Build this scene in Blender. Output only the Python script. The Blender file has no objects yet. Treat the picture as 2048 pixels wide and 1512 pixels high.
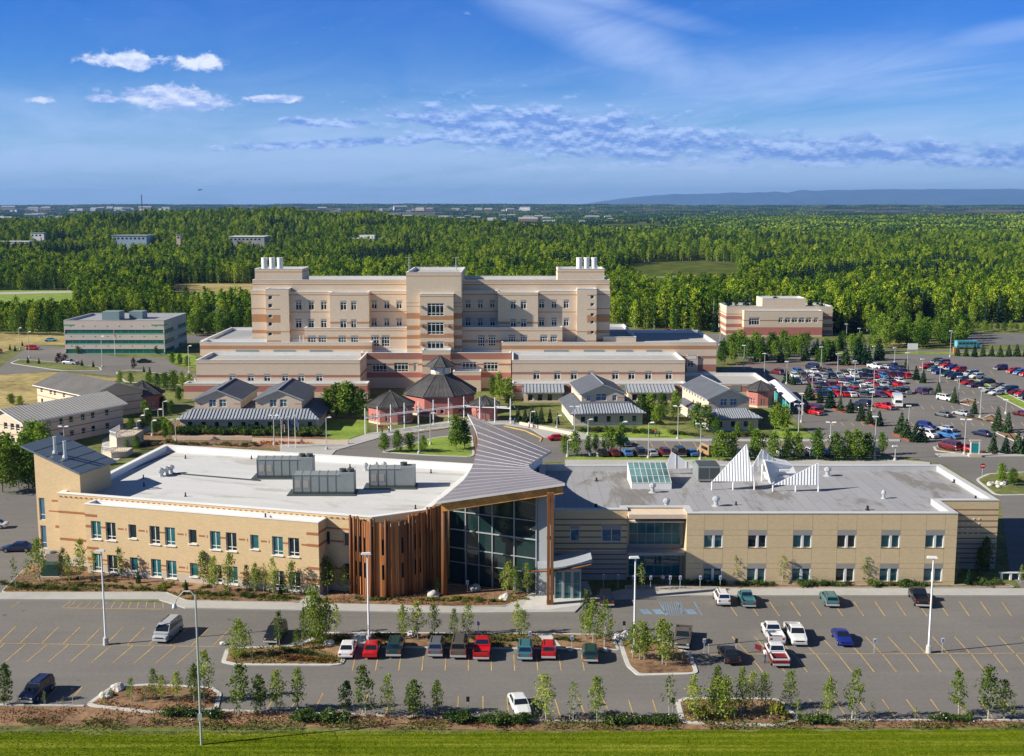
import bpy, bmesh, math, random
from math import sin, cos, pi, sqrt, atan2, radians, exp, hypot
from mathutils import Vector, Matrix, noise
random.seed(7)
# ------------------------------------------------------------------ camera, sun, sky
SC = bpy.context.scene
COL = SC.collection
F, CX, CY, H = 2350., 1024., 756., 52.
TH = math.atan(344 / F); CT, ST = cos(TH), sin(TH)
cd = bpy.data.cameras.new('camera'); cam = bpy.data.objects.new('camera', cd); COL.objects.link(cam)
cam.location = (0, 0, H); cam.rotation_euler = (pi / 2 - TH, 0, 0)
cd.sensor_width = 36; cd.lens = F / 2048 * 36; cd.clip_start = 1; cd.clip_end = 90000
SC.camera = cam
SUN_EL, SUN_AZ = radians(31), radians(-104)      # azimuth measured from +Y towards +X
SD = Vector((sin(SUN_AZ) * cos(SUN_EL), cos(SUN_AZ) * cos(SUN_EL), sin(SUN_EL)))
ld = bpy.data.lights.new('sun', 'SUN'); ld.energy = 5.0; ld.angle = radians(.53); ld.color = (1, .93, .80)
sun = bpy.data.objects.new('sun', ld); COL.objects.link(sun)
sun.rotation_euler = SD.to_track_quat('Z', 'Y').to_euler(); sun.location = (-100, 0, 300)
SC.view_settings.view_transform = 'Standard'; SC.view_settings.look = 'None'
SC.view_settings.exposure = 0.62; SC.view_settings.gamma = 1
SC.cycles.max_bounces = 5; SC.cycles.diffuse_bounces = 2; SC.cycles.glossy_bounces = 2
SC.cycles.transmission_bounces = 2; SC.cycles.transparent_max_bounces = 4; SC.cycles.volume_bounces = 0
SC.cycles.use_denoising = True
SC.cycles.caustics_reflective = False; SC.cycles.caustics_refractive = False

class NT:                                            # tiny node-tree writer
    def __init__(s, nt): s.t = nt; s.n = nt.nodes; s.l = nt.links
    def add(s, typ, inp=None, **kw):
        nd = s.n.new(typ)
        for k, v in kw.items(): setattr(nd, k, v)
        for k, v in (inp or {}).items():
            if isinstance(v, tuple) and len(v) == 2 and hasattr(v[0], 'outputs'):
                s.l.new(v[0].outputs[v[1]], nd.inputs[k])
            elif hasattr(v, 'outputs'): s.l.new(v.outputs[0], nd.inputs[k])
            else: nd.inputs[k].default_value = v
        return nd
    def m(s, op, a, b=0., c=0., clamp=False):
        nd = s.add('ShaderNodeMath', {0: a, 1: b, 2: c}, operation=op); nd.use_clamp = clamp; return nd
    def mix(s, fac, a, b, typ='MIX'):
        nd = s.add('ShaderNodeMix', data_type='RGBA', blend_type=typ)
        for k, v in ((0, fac), (6, a), (7, b)):
            if isinstance(v, tuple) and len(v) == 2 and hasattr(v[0], 'outputs'): s.l.new(v[0].outputs[v[1]], nd.inputs[k])
            elif hasattr(v, 'outputs'):
                s.l.new(v.outputs[2 if v.bl_idname == 'ShaderNodeMix' else 0], nd.inputs[k])
            else: nd.inputs[k].default_value = v if k == 0 else (*v[:3], 1)
        return nd
    def ramp(s, fac, stops):
        nd = s.add('ShaderNodeValToRGB', {0: fac}); cr = nd.color_ramp
        while len(cr.elements) < len(stops): cr.elements.new(.5)
        for e, (p, c) in zip(cr.elements, stops):
            e.position = p; e.color = (*c, 1) if isinstance(c, tuple) else (c, c, c, 1)
        return nd

W = bpy.data.worlds.new('World'); SC.world = W; W.use_nodes = True
for n_ in list(W.node_tree.nodes): W.node_tree.nodes.remove(n_)
n = NT(W.node_tree)
sky = n.add('ShaderNodeTexSky', sky_type='NISHITA', sun_disc=False, sun_elevation=SUN_EL, sun_rotation=SUN_AZ,
            altitude=50, air_density=1.0, dust_density=.25, ozone_density=3.2)
hs = n.add('ShaderNodeHueSaturation', {'Saturation': 1.25, 'Hue': .508, 'Value': 1.0, 'Color': sky})
tc = n.add('ShaderNodeTexCoord'); nrm = n.add('ShaderNodeVectorMath', {0: (tc, 'Generated')}, operation='NORMALIZE')
sep = n.add('ShaderNodeSeparateXYZ', {0: nrm})
az = n.m('ARCTAN2', (sep, 0), (sep, 1)); el = (sep, 2)
# high thin cirrus: noise stretched over a flat layer far overhead
zc_ = n.m('MAXIMUM', n.m('ADD', el, .06), .02)
px_ = n.m('DIVIDE', (sep, 0), zc_); py_ = n.m('DIVIDE', (sep, 1), zc_)
cv = n.add('ShaderNodeCombineXYZ', {0: n.m('ADD', px_, n.m('MULTIPLY', py_, .35)), 1: n.m('MULTIPLY', py_, .5), 2: 3.1})
c1 = n.add('ShaderNodeTexNoise', {'Vector': cv, 'Scale': 1.3, 'Detail': 9, 'Roughness': .66, 'Distortion': .7})
c2 = n.add('ShaderNodeTexNoise', {'Vector': cv, 'Scale': .33, 'Detail': 2, 'Roughness': .5})
def gauss(a0, e0, sa, se, ang=0.):
    da = n.m('SUBTRACT', az, a0); de = n.m('SUBTRACT', el, e0)
    if ang:
        da, de = n.m('ADD', n.m('MULTIPLY', da, cos(ang)), n.m('MULTIPLY', de, sin(ang))), n.m('SUBTRACT', n.m('MULTIPLY', de, cos(ang)), n.m('MULTIPLY', da, sin(ang)))
    q = n.m('ADD', n.m('POWER', n.m('DIVIDE', da, sa), 2.), n.m('POWER', n.m('DIVIDE', de, se), 2.))
    return n.m('POWER', 2.718, n.m('MULTIPLY', q, -1.))
fan = n.m('MAXIMUM', n.m('MAXIMUM', gauss(.07, .142, .19, .032, -.42), gauss(.27, .103, .26, .040)),
          n.m('MAXIMUM', gauss(.02, .178, .20, .014, -.25), n.m('MULTIPLY', gauss(-.36, .040, .5, .036), .95)))
fan2 = n.m('MAXIMUM', n.m('MAXIMUM', fan, n.m('MULTIPLY', gauss(.38, .128, .10, .014, .12), .9)), n.m('ADD', n.m('MULTIPLY', gauss(.1, .02, .9, .06), .9), .38))
cir = n.m('MULTIPLY', n.m('ADD', n.m('MULTIPLY', c1, 1.9), n.m('MULTIPLY', c2, .8)), fan2)
cirf = n.add('ShaderNodeMapRange', {0: cir, 1: .25, 2: 1.9, 3: 0., 4: .72}, interpolation_type='SMOOTHSTEP')
elf = n.add('ShaderNodeMapRange', {0: el, 1: 0., 2: .16, 3: 0., 4: 1.}, interpolation_type='SMOOTHSTEP')
elh = n.add('ShaderNodeMapRange', {0: el, 1: .19, 2: .38, 3: 0., 4: 1.}); tint = n.mix(elh, n.mix(elf, (.52, .84, 1.30), (.15, .56, 1.24)), (.34, .38, .42)); hs2 = n.mix(1., hs, tint, 'MULTIPLY')  # unseen upper sky is darkened here to cut ambient light and deepen wall shadows
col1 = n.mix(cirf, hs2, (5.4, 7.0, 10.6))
# cumulus low over the plain, in rows
def cum(shift):
    v = n.add('ShaderNodeCombineXYZ', {0: az, 1: n.m('MULTIPLY', n.m('ADD', el, shift), 2.4), 2: .37})
    return n.add('ShaderNodeTexNoise', {'Vector': v, 'Scale': 40., 'Detail': 10, 'Roughness': .68})
def union(gs):
    m_ = gs[0]
    for k in gs[1:]: m_ = n.m('MAXIMUM', m_, k)
    return m_
na = cum(0.); nb = cum(.0040)
vl = n.add('ShaderNodeCombineXYZ', {0: az, 1: n.m('MULTIPLY', el, 1.5), 2: 1.9}); nl = n.add('ShaderNodeTexNoise', {'Vector': vl, 'Scale': 46., 'Detail': 8, 'Roughness': .6})
left = union([gauss(-.310, .1130, .040, .0080), gauss(-.262, .1140, .038, .0100), gauss(-.272, .0850, .062, .0125), gauss(-.200, .086, .035, .004), gauss(-.372, .081, .016, .0045), gauss(-.325, .083, .03, .004), gauss(-.435, .113, .014, .006)])
band = union([gauss(-.03, .067, .10, .0085, -.10), gauss(.055, .059, .165, .023, -.08), gauss(.27, .044, .17, .0135, -.05), gauss(-.15, .068, .05, .004), gauss(-.14, .0515, .10, .0045, .05), gauss(.40, .036, .10, .008)])
low = n.m('MULTIPLY', gauss(.14, .032, .25, .008), .75)
def cover(g, th0, th1, top, na=na):
    k = n.m('ADD', n.m('MULTIPLY', g, .85), n.m('MULTIPLY', n.m('SUBTRACT', na, .5), 1.9))
    return n.add('ShaderNodeMapRange', {0: k, 1: th0, 2: th1, 3: 0., 4: top}, interpolation_type='SMOOTHSTEP')
relief = n.m('MULTIPLY', n.m('SUBTRACT', na, nb), 3.6)
c_low = n.mix(cover(low, .42, .72, .5), col1, (6.2, 7.4, 10.6))
shade = n.mix(n.m('ADD', n.m('MULTIPLY', relief, 1.5), .36, clamp=True), (1.55, 3.1, 7.8), (5.2, 6.9, 10.8))
c_band = n.mix(cover(band, .26, .60, .88), c_low, shade)
hgt = n.add('ShaderNodeMapRange', {0: el, 1: .074, 2: .120, 3: -.1, 4: .62})
lshade = n.mix(n.m('ADD', n.m('ADD', relief, hgt), .30, clamp=True), (3.4, 4.8, 9.0), (9.2, 9.8, 11.6))
col2 = n.mix(cover(left, .42, .72, .92, nl), c_band, lshade)
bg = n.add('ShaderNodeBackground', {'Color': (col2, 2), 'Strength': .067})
n.add('ShaderNodeOutputWorld', {0: bg})
# ------------------------------------------------------------------ measuring helpers
def G(u, v, z=0.):
    a = (u - CX) / F; b = (v - CY) / F; t = (H - z) / (ST + b * CT)
    return Vector((a * t, (CT - b * ST) * t))
def Z(v, D):
    b = (v - CY) / F; t = D / (CT - b * ST); return H - (ST + b * CT) * t
def X(u, v, D):
    b = (v - CY) / F; return (u - CX) / F * D / (CT - b * ST)
def on_wall(u, v, p0, d):                            # ray against a vertical wall: (distance along, height)
    rx, ry = (u - CX) / F, CT - (v - CY) / F * ST
    det = rx * -d[1] + d[0] * ry
    t = (p0[0] * -d[1] + d[0] * p0[1]) / det
    s = ((rx * t - p0[0]) * d[0] + (ry * t - p0[1]) * d[1])
    return s, H - (ST + (v - CY) / F * CT) * t
# ------------------------------------------------------------------ materials
MATS = {}
def mat(name, col, rough=.8, var=.12, scale=1., bump=0., metal=0., spec=.3, tint=None, kind=None, stretch=(1, 1, 1), coords='Object'):
    m = bpy.data.materials.new(name); m.use_nodes = True; MATS[name] = m
    t = NT(m.node_tree); bs = t.n['Principled BSDF']
    bs.inputs['Roughness'].default_value = rough; bs.inputs['Metallic'].default_value = metal
    bs.inputs['Specular IOR Level'].default_value = spec
    if var == 0: bs.inputs['Base Color'].default_value = (*col, 1); return m
    co = t.add('ShaderNodeTexCoord'); mp = t.add('ShaderNodeMapping', {'Vector': (co, coords), 'Scale': stretch})
    a = t.add('ShaderNodeTexNoise', {'Vector': mp, 'Scale': scale, 'Detail': 6, 'Roughness': .65})
    b = t.add('ShaderNodeTexNoise', {'Vector': mp, 'Scale': scale * .13, 'Detail': 3})
    f = t.m('ADD', t.m('MULTIPLY', a, .6), t.m('MULTIPLY', b, .5))
    lo = tuple(c * (1 - var * 1.6) for c in col); hi = tuple(min(1, c * (1 + var * 1.6)) for c in (tint or col))
    r = t.ramp(f, [(.36, lo), (.74, hi)])
    m['f'] = 1; t.l.new(r.outputs[0], bs.inputs['Base Color'])
    if bump:
        bp = t.add('ShaderNodeBump', {'Height': a, 'Strength': bump, 'Distance': .05}); t.l.new(bp.outputs[0], bs.inputs['Normal'])
    return m
def brick(name, col, var=.055):                       # courses of brick too small to see singly, blotchy from afar
    m = bpy.data.materials.new(name); m.use_nodes = True
    t = NT(m.node_tree); bs = t.n['Principled BSDF']; bs.inputs['Roughness'].default_value = .9; bs.inputs['Specular IOR Level'].default_value = .1
    co = t.add('ShaderNodeTexCoord'); sp = t.add('ShaderNodeSeparateXYZ', {0: (co, 'Object')})
    al = t.m('ADD', (sp, 0), t.m('MULTIPLY', (sp, 1), .37))
    v = t.add('ShaderNodeCombineXYZ', {0: al, 1: (sp, 2), 2: 0.})
    bk = t.add('ShaderNodeTexBrick', {'Vector': v, 'Scale': 1., 'Mortar Size': .012, 'Brick Width': .4, 'Row Height': .2,
               'Color1': (*[c * (1 - var) for c in col], 1), 'Color2': (*[min(1, c * (1 + var)) for c in col], 1), 'Mortar': (*[c * .8 for c in col], 1)})
    nz = t.add('ShaderNodeTexNoise', {'Vector': (co, 'Object'), 'Scale': .6, 'Detail': 5, 'Roughness': .6})
    mx = t.mix(t.m('MULTIPLY', nz, .30), (bk, 0), tuple(c * .72 for c in col))
    t.l.new(mx.outputs[2], bs.inputs['Base Color'])
    return m
def foliage(name, c0, c1, c2, trans=.25):
    m = bpy.data.materials.new(name); m.use_nodes = True; t = NT(m.node_tree)
    for q in list(t.n): t.n.remove(q)
    oi = t.add('ShaderNodeObjectInfo'); ge = t.add('ShaderNodeNewGeometry')
    f = t.m('ADD', t.m('MULTIPLY', (ge, 'Random Per Island'), .42), t.m('MULTIPLY', (oi, 'Random'), .62))
    r = t.ramp(f, [(.12, c0), (.5, c1), (.9, c2)])
    d = t.add('ShaderNodeBsdfDiffuse', {'Color': r}); tr = t.add('ShaderNodeBsdfTranslucent', {'Color': r})
    mx = t.add('ShaderNodeMixShader', {0: trans, 1: d, 2: tr}); t.add('ShaderNodeOutputMaterial', {0: mx})
    return m
def glass(name, col, rough=.03, spec=1.0, metal=.0, var=.5, scale=.25):
    m = mat(name, col, rough, var, scale, spec=.5); m.node_tree.nodes['Principled BSDF'].inputs['IOR'].default_value = 1.5; m.node_tree.nodes['Principled BSDF'].inputs['Coat Weight'].default_value = .35
    m.node_tree.nodes['Principled BSDF'].inputs['Coat Roughness'].default_value = .02
    return m
M = dict(
 tan=brick('tan brick', (.67, .495, .29)), tan2=brick('sandstone block', (.70, .54, .325)), cream=brick('cream brick', (.73, .595, .455)),
 rbrick=brick('red brown brick', (.38, .16, .08)), pink=brick('pink brick', (.42, .20, .15)), pinkd=brick('rose brick', (.52, .20, .17)),
 orange=brick('orange brick', (.50, .27, .14)), base=mat('plinth concrete', (.50, .44, .36), .9, .08, 1.),
 cop=mat('coping metal', (.55, .55, .55), .5, .06, .5), copw=mat('white coping', (.78, .78, .76), .6, .05, .5),
 roofw=None, roofg=None,
 frame=mat('white window frame', (.74, .74, .72), .5, .04, 2.), frameg=mat('grey window frame', (.33, .35, .36), .5, .04, 2.),
 gteal=glass('teal glass', (.022, .14, .16)), gdark=glass('dark glass', (.012, .028, .034)), gblue=glass('bluish glass', (.08, .17, .26)), ggreen=mat('green strip glass', (.010, .13, .10), .25, .2, .3, spec=.4),
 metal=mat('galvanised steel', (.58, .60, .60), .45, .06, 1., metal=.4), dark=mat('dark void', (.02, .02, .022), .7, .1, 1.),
 white=mat('white paint', (.80, .80, .80), .5, .03, 1.), wood=None, timber=mat('oiled timber', (.20, .080, .028), .6, .35, 2.2, stretch=(1, 1, .12)),
 glulam=mat('glulam beam', (.58, .27, .07), .55, .35, 6.), ahu=mat('grey green unit paint', (.23, .255, .255), .5, .07, 1.),
 ahud=mat('unit grille', (.07, .085, .085), .6, .1, 4.), seam=mat('zinc seam roof', (.33, .30, .305), .42, .08, .7, metal=.35),
 seamb=mat('blue grey shingle roof', (.105, .115, .14), .85, .12, 3.), seaml=mat('pale seam roof', (.40, .43, .47), .5, .06, 1., metal=.2),
 seamd=mat('dark groove', (.12, .13, .15), .7, .06, 1.), bronze=mat('weathered dark roof', (.088, .084, .084), .6, .30, .5, metal=.1),
 flat=mat('gravel roof', (.40, .39, .37), .95, .08, .6), flatd=mat('grey membrane', (.30, .31, .33), .9, .08, .3), conc=mat('pale concrete', (.52, .51, .48), .9, .10, .8),
 grm=mat('ribbed grey roof', (.40, .39, .38), .55, .08, .8, metal=.2), panel=mat('grey spandrel', (.33, .31, .28), .7, .05, 1.),
 rock=mat('boulder stone', (.55, .53, .50), .95, .2, 2., bump=.4), red=mat('red paint', (.42, .02, .02), .5, .05, 1.), teal=mat('teal paint', (.02, .30, .30), .5, .08, 1.),
 bark=mat('bark', (.20, .17, .13), .95, .2, 6.), birch=mat('pale birch bark', (.42, .40, .34), .9, .25, 6.), rubber=mat('tyre rubber', (.015, .015, .016), .8, .1, 3.),
 chrome=mat('hub metal', (.5, .5, .52), .3, .05, 3., metal=.8), rlamp=mat('red lamp glass', (.45, .02, .01), .2, 0), wlamp=mat('clear lamp glass', (.75, .75, .72), .15, 0),
 cglass=mat('car glass', (.012, .016, .02), .05, 0, spec=1.), trim=mat('black trim', (.02, .02, .022), .6, .1, 2.),
 yellow=mat('worn yellow paint', (.54, .36, .12), .85, .28, 3.), blue=mat('worn blue paint', (.20, .33, .50), .85, .22, 3.), redk=mat('red kerb paint', (.50, .06, .04), .8, .1, 2.),
 skin=mat('skin', (.45, .27, .19), .6, 0), hair=mat('hair', (.04, .03, .02), .8, 0), orangep=mat('orange paint', (.5, .2, .04), .7, .1, 1.),
)
# flat roof membranes with ponding stains and lap seams
def roofmat(name, col, stain, seam, sc=.16, amt=.55, rot=0.):
    m = bpy.data.materials.new(name); m.use_nodes = True; t = NT(m.node_tree); bs = t.n['Principled BSDF']
    bs.inputs['Roughness'].default_value = .85; bs.inputs['Specular IOR Level'].default_value = .2
    co = t.add('ShaderNodeTexCoord'); mp = t.add('ShaderNodeMapping', {'Vector': (co, 'Object'), 'Rotation': (0, 0, rot)})
    st = t.add('ShaderNodeMapping', {'Vector': mp, 'Scale': (.35, 1, 1)})
    a = t.add('ShaderNodeTexNoise', {'Vector': st, 'Scale': sc, 'Detail': 8, 'Roughness': .7, 'Distortion': .5})
    f = t.ramp(a, [(.53, 0.), (.60, amt), (.70, amt * .4), (.78, amt)])
    b = t.add('ShaderNodeTexNoise', {'Vector': mp, 'Scale': 2.5, 'Detail': 4})
    c0 = t.mix(t.m('MULTIPLY', b, .5), col, tuple(c * .80 for c in col))
    bk = t.add('ShaderNodeTexBrick', {'Vector': mp, 'Scale': 1., 'Mortar Size': .05, 'Brick Width': 9., 'Row Height': 1.9, 'Color1': (1, 1, 1, 1), 'Color2': (.93, .93, .93, 1), 'Mortar': (*seam, 1)})
    c1 = t.mix(1., c0, (bk, 0), 'MULTIPLY'); c2 = t.mix(f, c1, stain)
    t.l.new(c2.outputs[2], bs.inputs['Base Color']); return m
M['roofw'] = roofmat('white roof membrane', (.64, .64, .63), (.36, .33, .28), (.93, .93, .93), .17, .62, radians(16))
M['roofg'] = roofmat('grey roof membrane', (.36, .36, .375), (.17, .155, .13), (.72, .72, .74), .10, .8, radians(90))
def woodmat():
    m = bpy.data.materials.new('cedar planks'); m.use_nodes = True; t = NT(m.node_tree); bs = t.n['Principled BSDF']; bs.inputs['Roughness'].default_value = .7
    ge = t.add('ShaderNodeNewGeometry'); co = t.add('ShaderNodeTexCoord'); mp = t.add('ShaderNodeMapping', {'Vector': (co, 'Object'), 'Scale': (3, 3, .25)})
    nz = t.add('ShaderNodeTexNoise', {'Vector': mp, 'Scale': 1.6, 'Detail': 6, 'Roughness': .7})
    f = t.m('ADD', t.m('MULTIPLY', (ge, 'Random Per Island'), .5), t.m('MULTIPLY', nz, .55))
    r = t.ramp(f, [(.15, (.07, .030, .014)), (.5, (.33, .115, .030)), (.85, (.66, .27, .075))]); t.l.new(r.outputs[0], bs.inputs['Base Color']); return m
M['wood'] = woodmat()
# ------------------------------------------------------------------ mesh builder and object helpers
ORG = {}
class MB:
    def __init__(s): s.v = []; s.f = []; s.m = []
    def add(s, vs, fs, mi=0):
        o = len(s.v); s.v += [tuple(p) for p in vs]
        for f in fs: s.f.append([i + o for i in f]); s.m.append(mi)
    def quad(s, a, b, c, d, mi=0): s.add([a, b, c, d], [(0, 1, 2, 3)], mi)
    def poly(s, pts, mi=0): s.add(pts, [tuple(range(len(pts)))], mi)
    def box(s, x0, x1, y0, y1, z0, z1, mi=0):
        s.add([(x0, y0, z0), (x1, y0, z0), (x1, y1, z0), (x0, y1, z0), (x0, y0, z1), (x1, y0, z1), (x1, y1, z1), (x0, y1, z1)],
              [(0, 3, 2, 1), (4, 5, 6, 7), (0, 1, 5, 4), (1, 2, 6, 5), (2, 3, 7, 6), (3, 0, 4, 7)], mi)
    def obox(s, p, q, w, z0, z1, mi=0, side=0.):     # box along segment p-q of width w, side shifts it to the outer side
        p = Vector(p[:2]); q = Vector(q[:2]); d = (q - p).normalized(); nn = Vector((d.y, -d.x))
        a = nn * (side + w / 2); b = nn * (side - w / 2)
        s.prism([p + a, q + a, q + b, p + b], z0, z1, mi)
    def prism(s, poly, z0, z1, mi=0, top=None, cap=True):
        n_ = len(poly); A = [(p[0], p[1], z0) for p in poly]; B = [(p[0], p[1], z1) for p in (top or poly)]
        fs = [(i, (i + 1) % n_, n_ + (i + 1) % n_, n_ + i) for i in range(n_)]
        if cap: fs += [tuple(range(n_))[::-1], tuple(range(n_, 2 * n_))]
        s.add(A + B, fs, mi)
    def tube(s, a, b, r0, r1=None, k=6, mi=0, cap=True):
        a = Vector(a); b = Vector(b); r1 = r0 if r1 is None else r1
        d = (b - a).normalized(); x = d.orthogonal().normalized(); y = d.cross(x)
        vs = [a + (x * cos(t) + y * sin(t)) * r0 for t in [2 * pi * i / k for i in range(k)]] + \
             [b + (x * cos(t) + y * sin(t)) * r1 for t in [2 * pi * i / k for i in range(k)]]
        fs = [(i, (i + 1) % k, k + (i + 1) % k, k + i) for i in range(k)]
        if cap: fs += [tuple(range(k))[::-1], tuple(range(k, 2 * k))]
        s.add(vs, fs, mi)
    def lathe(s, c, prof, k=8, mi=0, ph=0.):         # prof: (radius, z)
        for (r0, z0), (r1, z1) in zip(prof, prof[1:]):
            vs = [(c[0] + r * cos(ph + 2 * pi * i / k), c[1] + r * sin(ph + 2 * pi * i / k), z) for r, z in ((r0, z0), (r1, z1)) for i in range(k)]
            s.add(vs, [(i, (i + 1) % k, k + (i + 1) % k, k + i) for i in range(k)], mi)
    def mesh(s, name, mats, off=(0, 0, 0), smooth=False):
        me = bpy.data.meshes.new(name)
        me.from_pydata([(p[0] - off[0], p[1] - off[1], p[2] - off[2]) for p in s.v], [], s.f)
        for m_ in mats: me.materials.append(m_)
        me.polygons.foreach_set('material_index', s.m)
        if smooth: me.polygons.foreach_set('use_smooth', [True] * len(s.f))
        me.update(); return me
    def build(s, name, mats, parent=None, smooth=False, loc=None):
        mats = mats if isinstance(mats, (list, tuple)) else [mats]
        off = ORG.get(parent.name, (0, 0, 0)) if parent else (loc or (0, 0, 0))
        o = bpy.data.objects.new(name, s.mesh(name, mats, off, smooth)); COL.objects.link(o)
        if parent: o.parent = parent; ORG[o.name] = off
        elif loc: o.location = loc
        return o
def tag(o, label=None, cat=None, group=None, kind=None):
    for k, v in (('label', label), ('category', cat), ('group', group), ('kind', kind)):
        if v: o[k] = v
    return o
def thing(name, loc, label, cat, group=None, rz=0.):
    o = bpy.data.objects.new(name, None); COL.objects.link(o); o.location = loc; o.rotation_euler.z = rz
    o.empty_display_size = .5; ORG[o.name] = tuple(loc); return tag(o, label, cat, group)
def copy_tree(o, parent=None, loc=None, rz=None, sc=None, label=None, group=None):
    c = o.copy(); COL.objects.link(c); c.parent = parent
    if loc is not None: c.location = loc
    if rz is not None: c.rotation_euler.z = rz
    if sc is not None: c.scale = (sc, sc, sc) if not isinstance(sc, tuple) else sc
    if label: c['label'] = label
    if group: c['group'] = group
    for ch in KIDS.get(o.name, ()): copy_tree(ch, c)
    return c
KIDS = {}
def kids(o):
    KIDS[o.name] = [c for c in bpy.data.objects if c.parent == o]
    for c in KIDS[o.name]: kids(c)
ORD = 'first second third fourth fifth sixth seventh eighth ninth tenth eleventh twelfth thirteenth fourteenth fifteenth sixteenth seventeenth eighteenth nineteenth twentieth'.split()
def nth(i): return ORD[i] if i < 20 else 'twenty ' + ORD[i - 20] if i < 29 else ('thirty ' + ORD[i - 30] if i >= 30 else 'thirtieth')
def structure(name, mb, m): return tag(mb.build(name, m), kind='structure')
# ------------------------------------------------------------------ walls with real openings
def facade(mb, p0, p1, z0, z1, ops=(), bands=(), mi=0, depth=.18, rev=None):
    p0 = Vector(p0[:2]); p1 = Vector(p1[:2]); L = (p1 - p0).length; d = (p1 - p0) / L; nn = Vector((d.y, -d.x))
    ops = [(max(0, a), min(L, b), max(z0, c), min(z1, e)) for a, b, c, e in ops if b > 0 and a < L and e > z0 and c < z1]
    xs = sorted({0, L} | {k for o in ops for k in o[:2]} | {min(max(k, 0), L) for b in bands for k in b[:2]})
    zs = sorted({z0, z1} | {k for o in ops for k in o[2:]} | {min(max(k, z0), z1) for b in bands for k in b[2:4]})
    P = lambda s, z, q=0.: (p0.x + d.x * s - nn.x * q, p0.y + d.y * s - nn.y * q, z)
    for xa, xb in zip(xs, xs[1:]):
        if xb - xa < 1e-4: continue
        for za, zb in zip(zs, zs[1:]):
            if zb - za < 1e-4: continue
            cx, cz = (xa + xb) / 2, (za + zb) / 2
            if any(a < cx < b and c < cz < e for a, b, c, e in ops): continue
            k = mi
            for b in bands:
                if b[0] < cx < b[1] and b[2] < cz < b[3]: k = b[4]
            mb.quad(P(xa, za), P(xb, za), P(xb, zb), P(xa, zb), k)
    r = mi if rev is None else rev
    for a, b, c, e in ops:
        mb.quad(P(a, c), P(a, c, depth), P(a, e, depth), P(a, e), r); mb.quad(P(b, c, depth), P(b, c), P(b, e), P(b, e, depth), r)
        mb.quad(P(a, e), P(a, e, depth), P(b, e, depth), P(b, e), r); mb.quad(P(a, c, depth), P(a, c), P(b, c), P(b, c, depth), r)
WIN = {}
def window(parent, p0, d, op, cols=2, rows=(), fr=.09, gl=None, fm=None, depth=.14, fins=False):
    a, b, c, e = op; w, h = b - a, e - c; nn = Vector((d[1], -d[0])); gl = gl or M['gdark']; fm = fm or M['frame']
    key = (round(w, 1), round(h, 1), cols, tuple(rows), gl.name, fm.name, fins)
    if key not in WIN:
        m = MB(); w, h = key[:2]
        m.box(0, w, 0, .06, 0, fr, 0); m.box(0, w, 0, .06, h - fr, h, 0); m.box(0, fr, 0, .06, fr, h - fr, 0); m.box(w - fr, w, 0, .06, fr, h - fr, 0)
        for i in range(1, cols): m.box(w * i / cols - fr / 2, w * i / cols + fr / 2, .003, .063, fr, h - fr, 0)
        for r in rows: m.box(fr, w - fr, .006, .057, h * r - fr / 2, h * r + fr / 2, 0)
        if fins:
            m.box(w - .16, w + .02, -.28, -.002, -.05, h, 0); m.box(w / 2 - .16, w / 2 + .16, -.28, -.002, 0, h, 0); m.box(-.02, w + .04, -.30, -.004, -.16, -.02, 0)
        g = MB(); g.quad((fr / 2, .03, fr / 2), (w - fr / 2, .03, fr / 2), (w - fr / 2, .03, h - fr / 2), (fr / 2, .03, h - fr / 2))
        WIN[key] = (m.mesh('window', [fm]), g.mesh('pane', [gl]))
    fm_, gm = WIN[key]; org = Vector(ORG[parent.name])
    base = Vector((p0[0] + d[0] * a - nn.x * depth, p0[1] + d[1] * a - nn.y * depth, c)) - org
    o = bpy.data.objects.new('window', fm_); COL.objects.link(o); o.parent = parent; o.location = base; o.rotation_euler.z = atan2(d[1], d[0])
    o.scale = (w and (b - a) / key[0], 1, (e - c) / key[1])
    g = bpy.data.objects.new('pane', gm); COL.objects.link(g); g.parent = o
    return o
def inset(poly, w):
    n_ = len(poly); out = []
    for i in range(n_):
        a, b, c = Vector(poly[i - 1][:2]), Vector(poly[i][:2]), Vector(poly[(i + 1) % n_][:2])
        d1 = (b - a).normalized(); d2 = (c - b).normalized(); n1 = Vector((-d1.y, d1.x)); n2 = Vector((-d2.y, d2.x))
        k = n1 + n2; out.append(b + k * (w / max(.3, 1 + n1.dot(n2))))
    return out
def roofed(root, fp, z0, z1, ph, feats, mats, roofm, copm, wall='wall', pw=.4, lip=.06, mi=0):
    """walls round a CCW footprint, each edge with its openings and bands, a parapet with coping and a flat roof inside"""
    mb = MB(); n_ = len(fp)
    for i in range(n_):
        f = feats.get(i, {}); facade(mb, fp[i], fp[(i + 1) % n_], z0, z1, f.get('ops', ()), f.get('bands', ()), mi, f.get('depth', .18), f.get('rev'))
    inn = inset(fp, pw)
    for i in range(n_):
        j = (i + 1) % n_; a, b = inn[i], inn[j]
        mb.quad((b.x, b.y, z1 - ph), (a.x, a.y, z1 - ph), (a.x, a.y, z1), (b.x, b.y, z1), len(mats))
    mb.build(wall, list(mats) + [copm], root)
    c = MB(); out = inset(fp, -lip); inn2 = inset(fp, pw + .02)
    for i in range(n_):
        j = (i + 1) % n_
        A = [(out[i].x, out[i].y), (out[j].x, out[j].y), (inn2[j].x, inn2[j].y), (inn2[i].x, inn2[i].y)]
        c.prism(A, z1 + .003, z1 + .10, 0)
    c.build('coping', copm, root)
    r = MB(); r.poly([(p.x, p.y, z1 - ph) for p in inset(fp, pw - .05)], 0); return r.build('roof', roofm, root)
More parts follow.
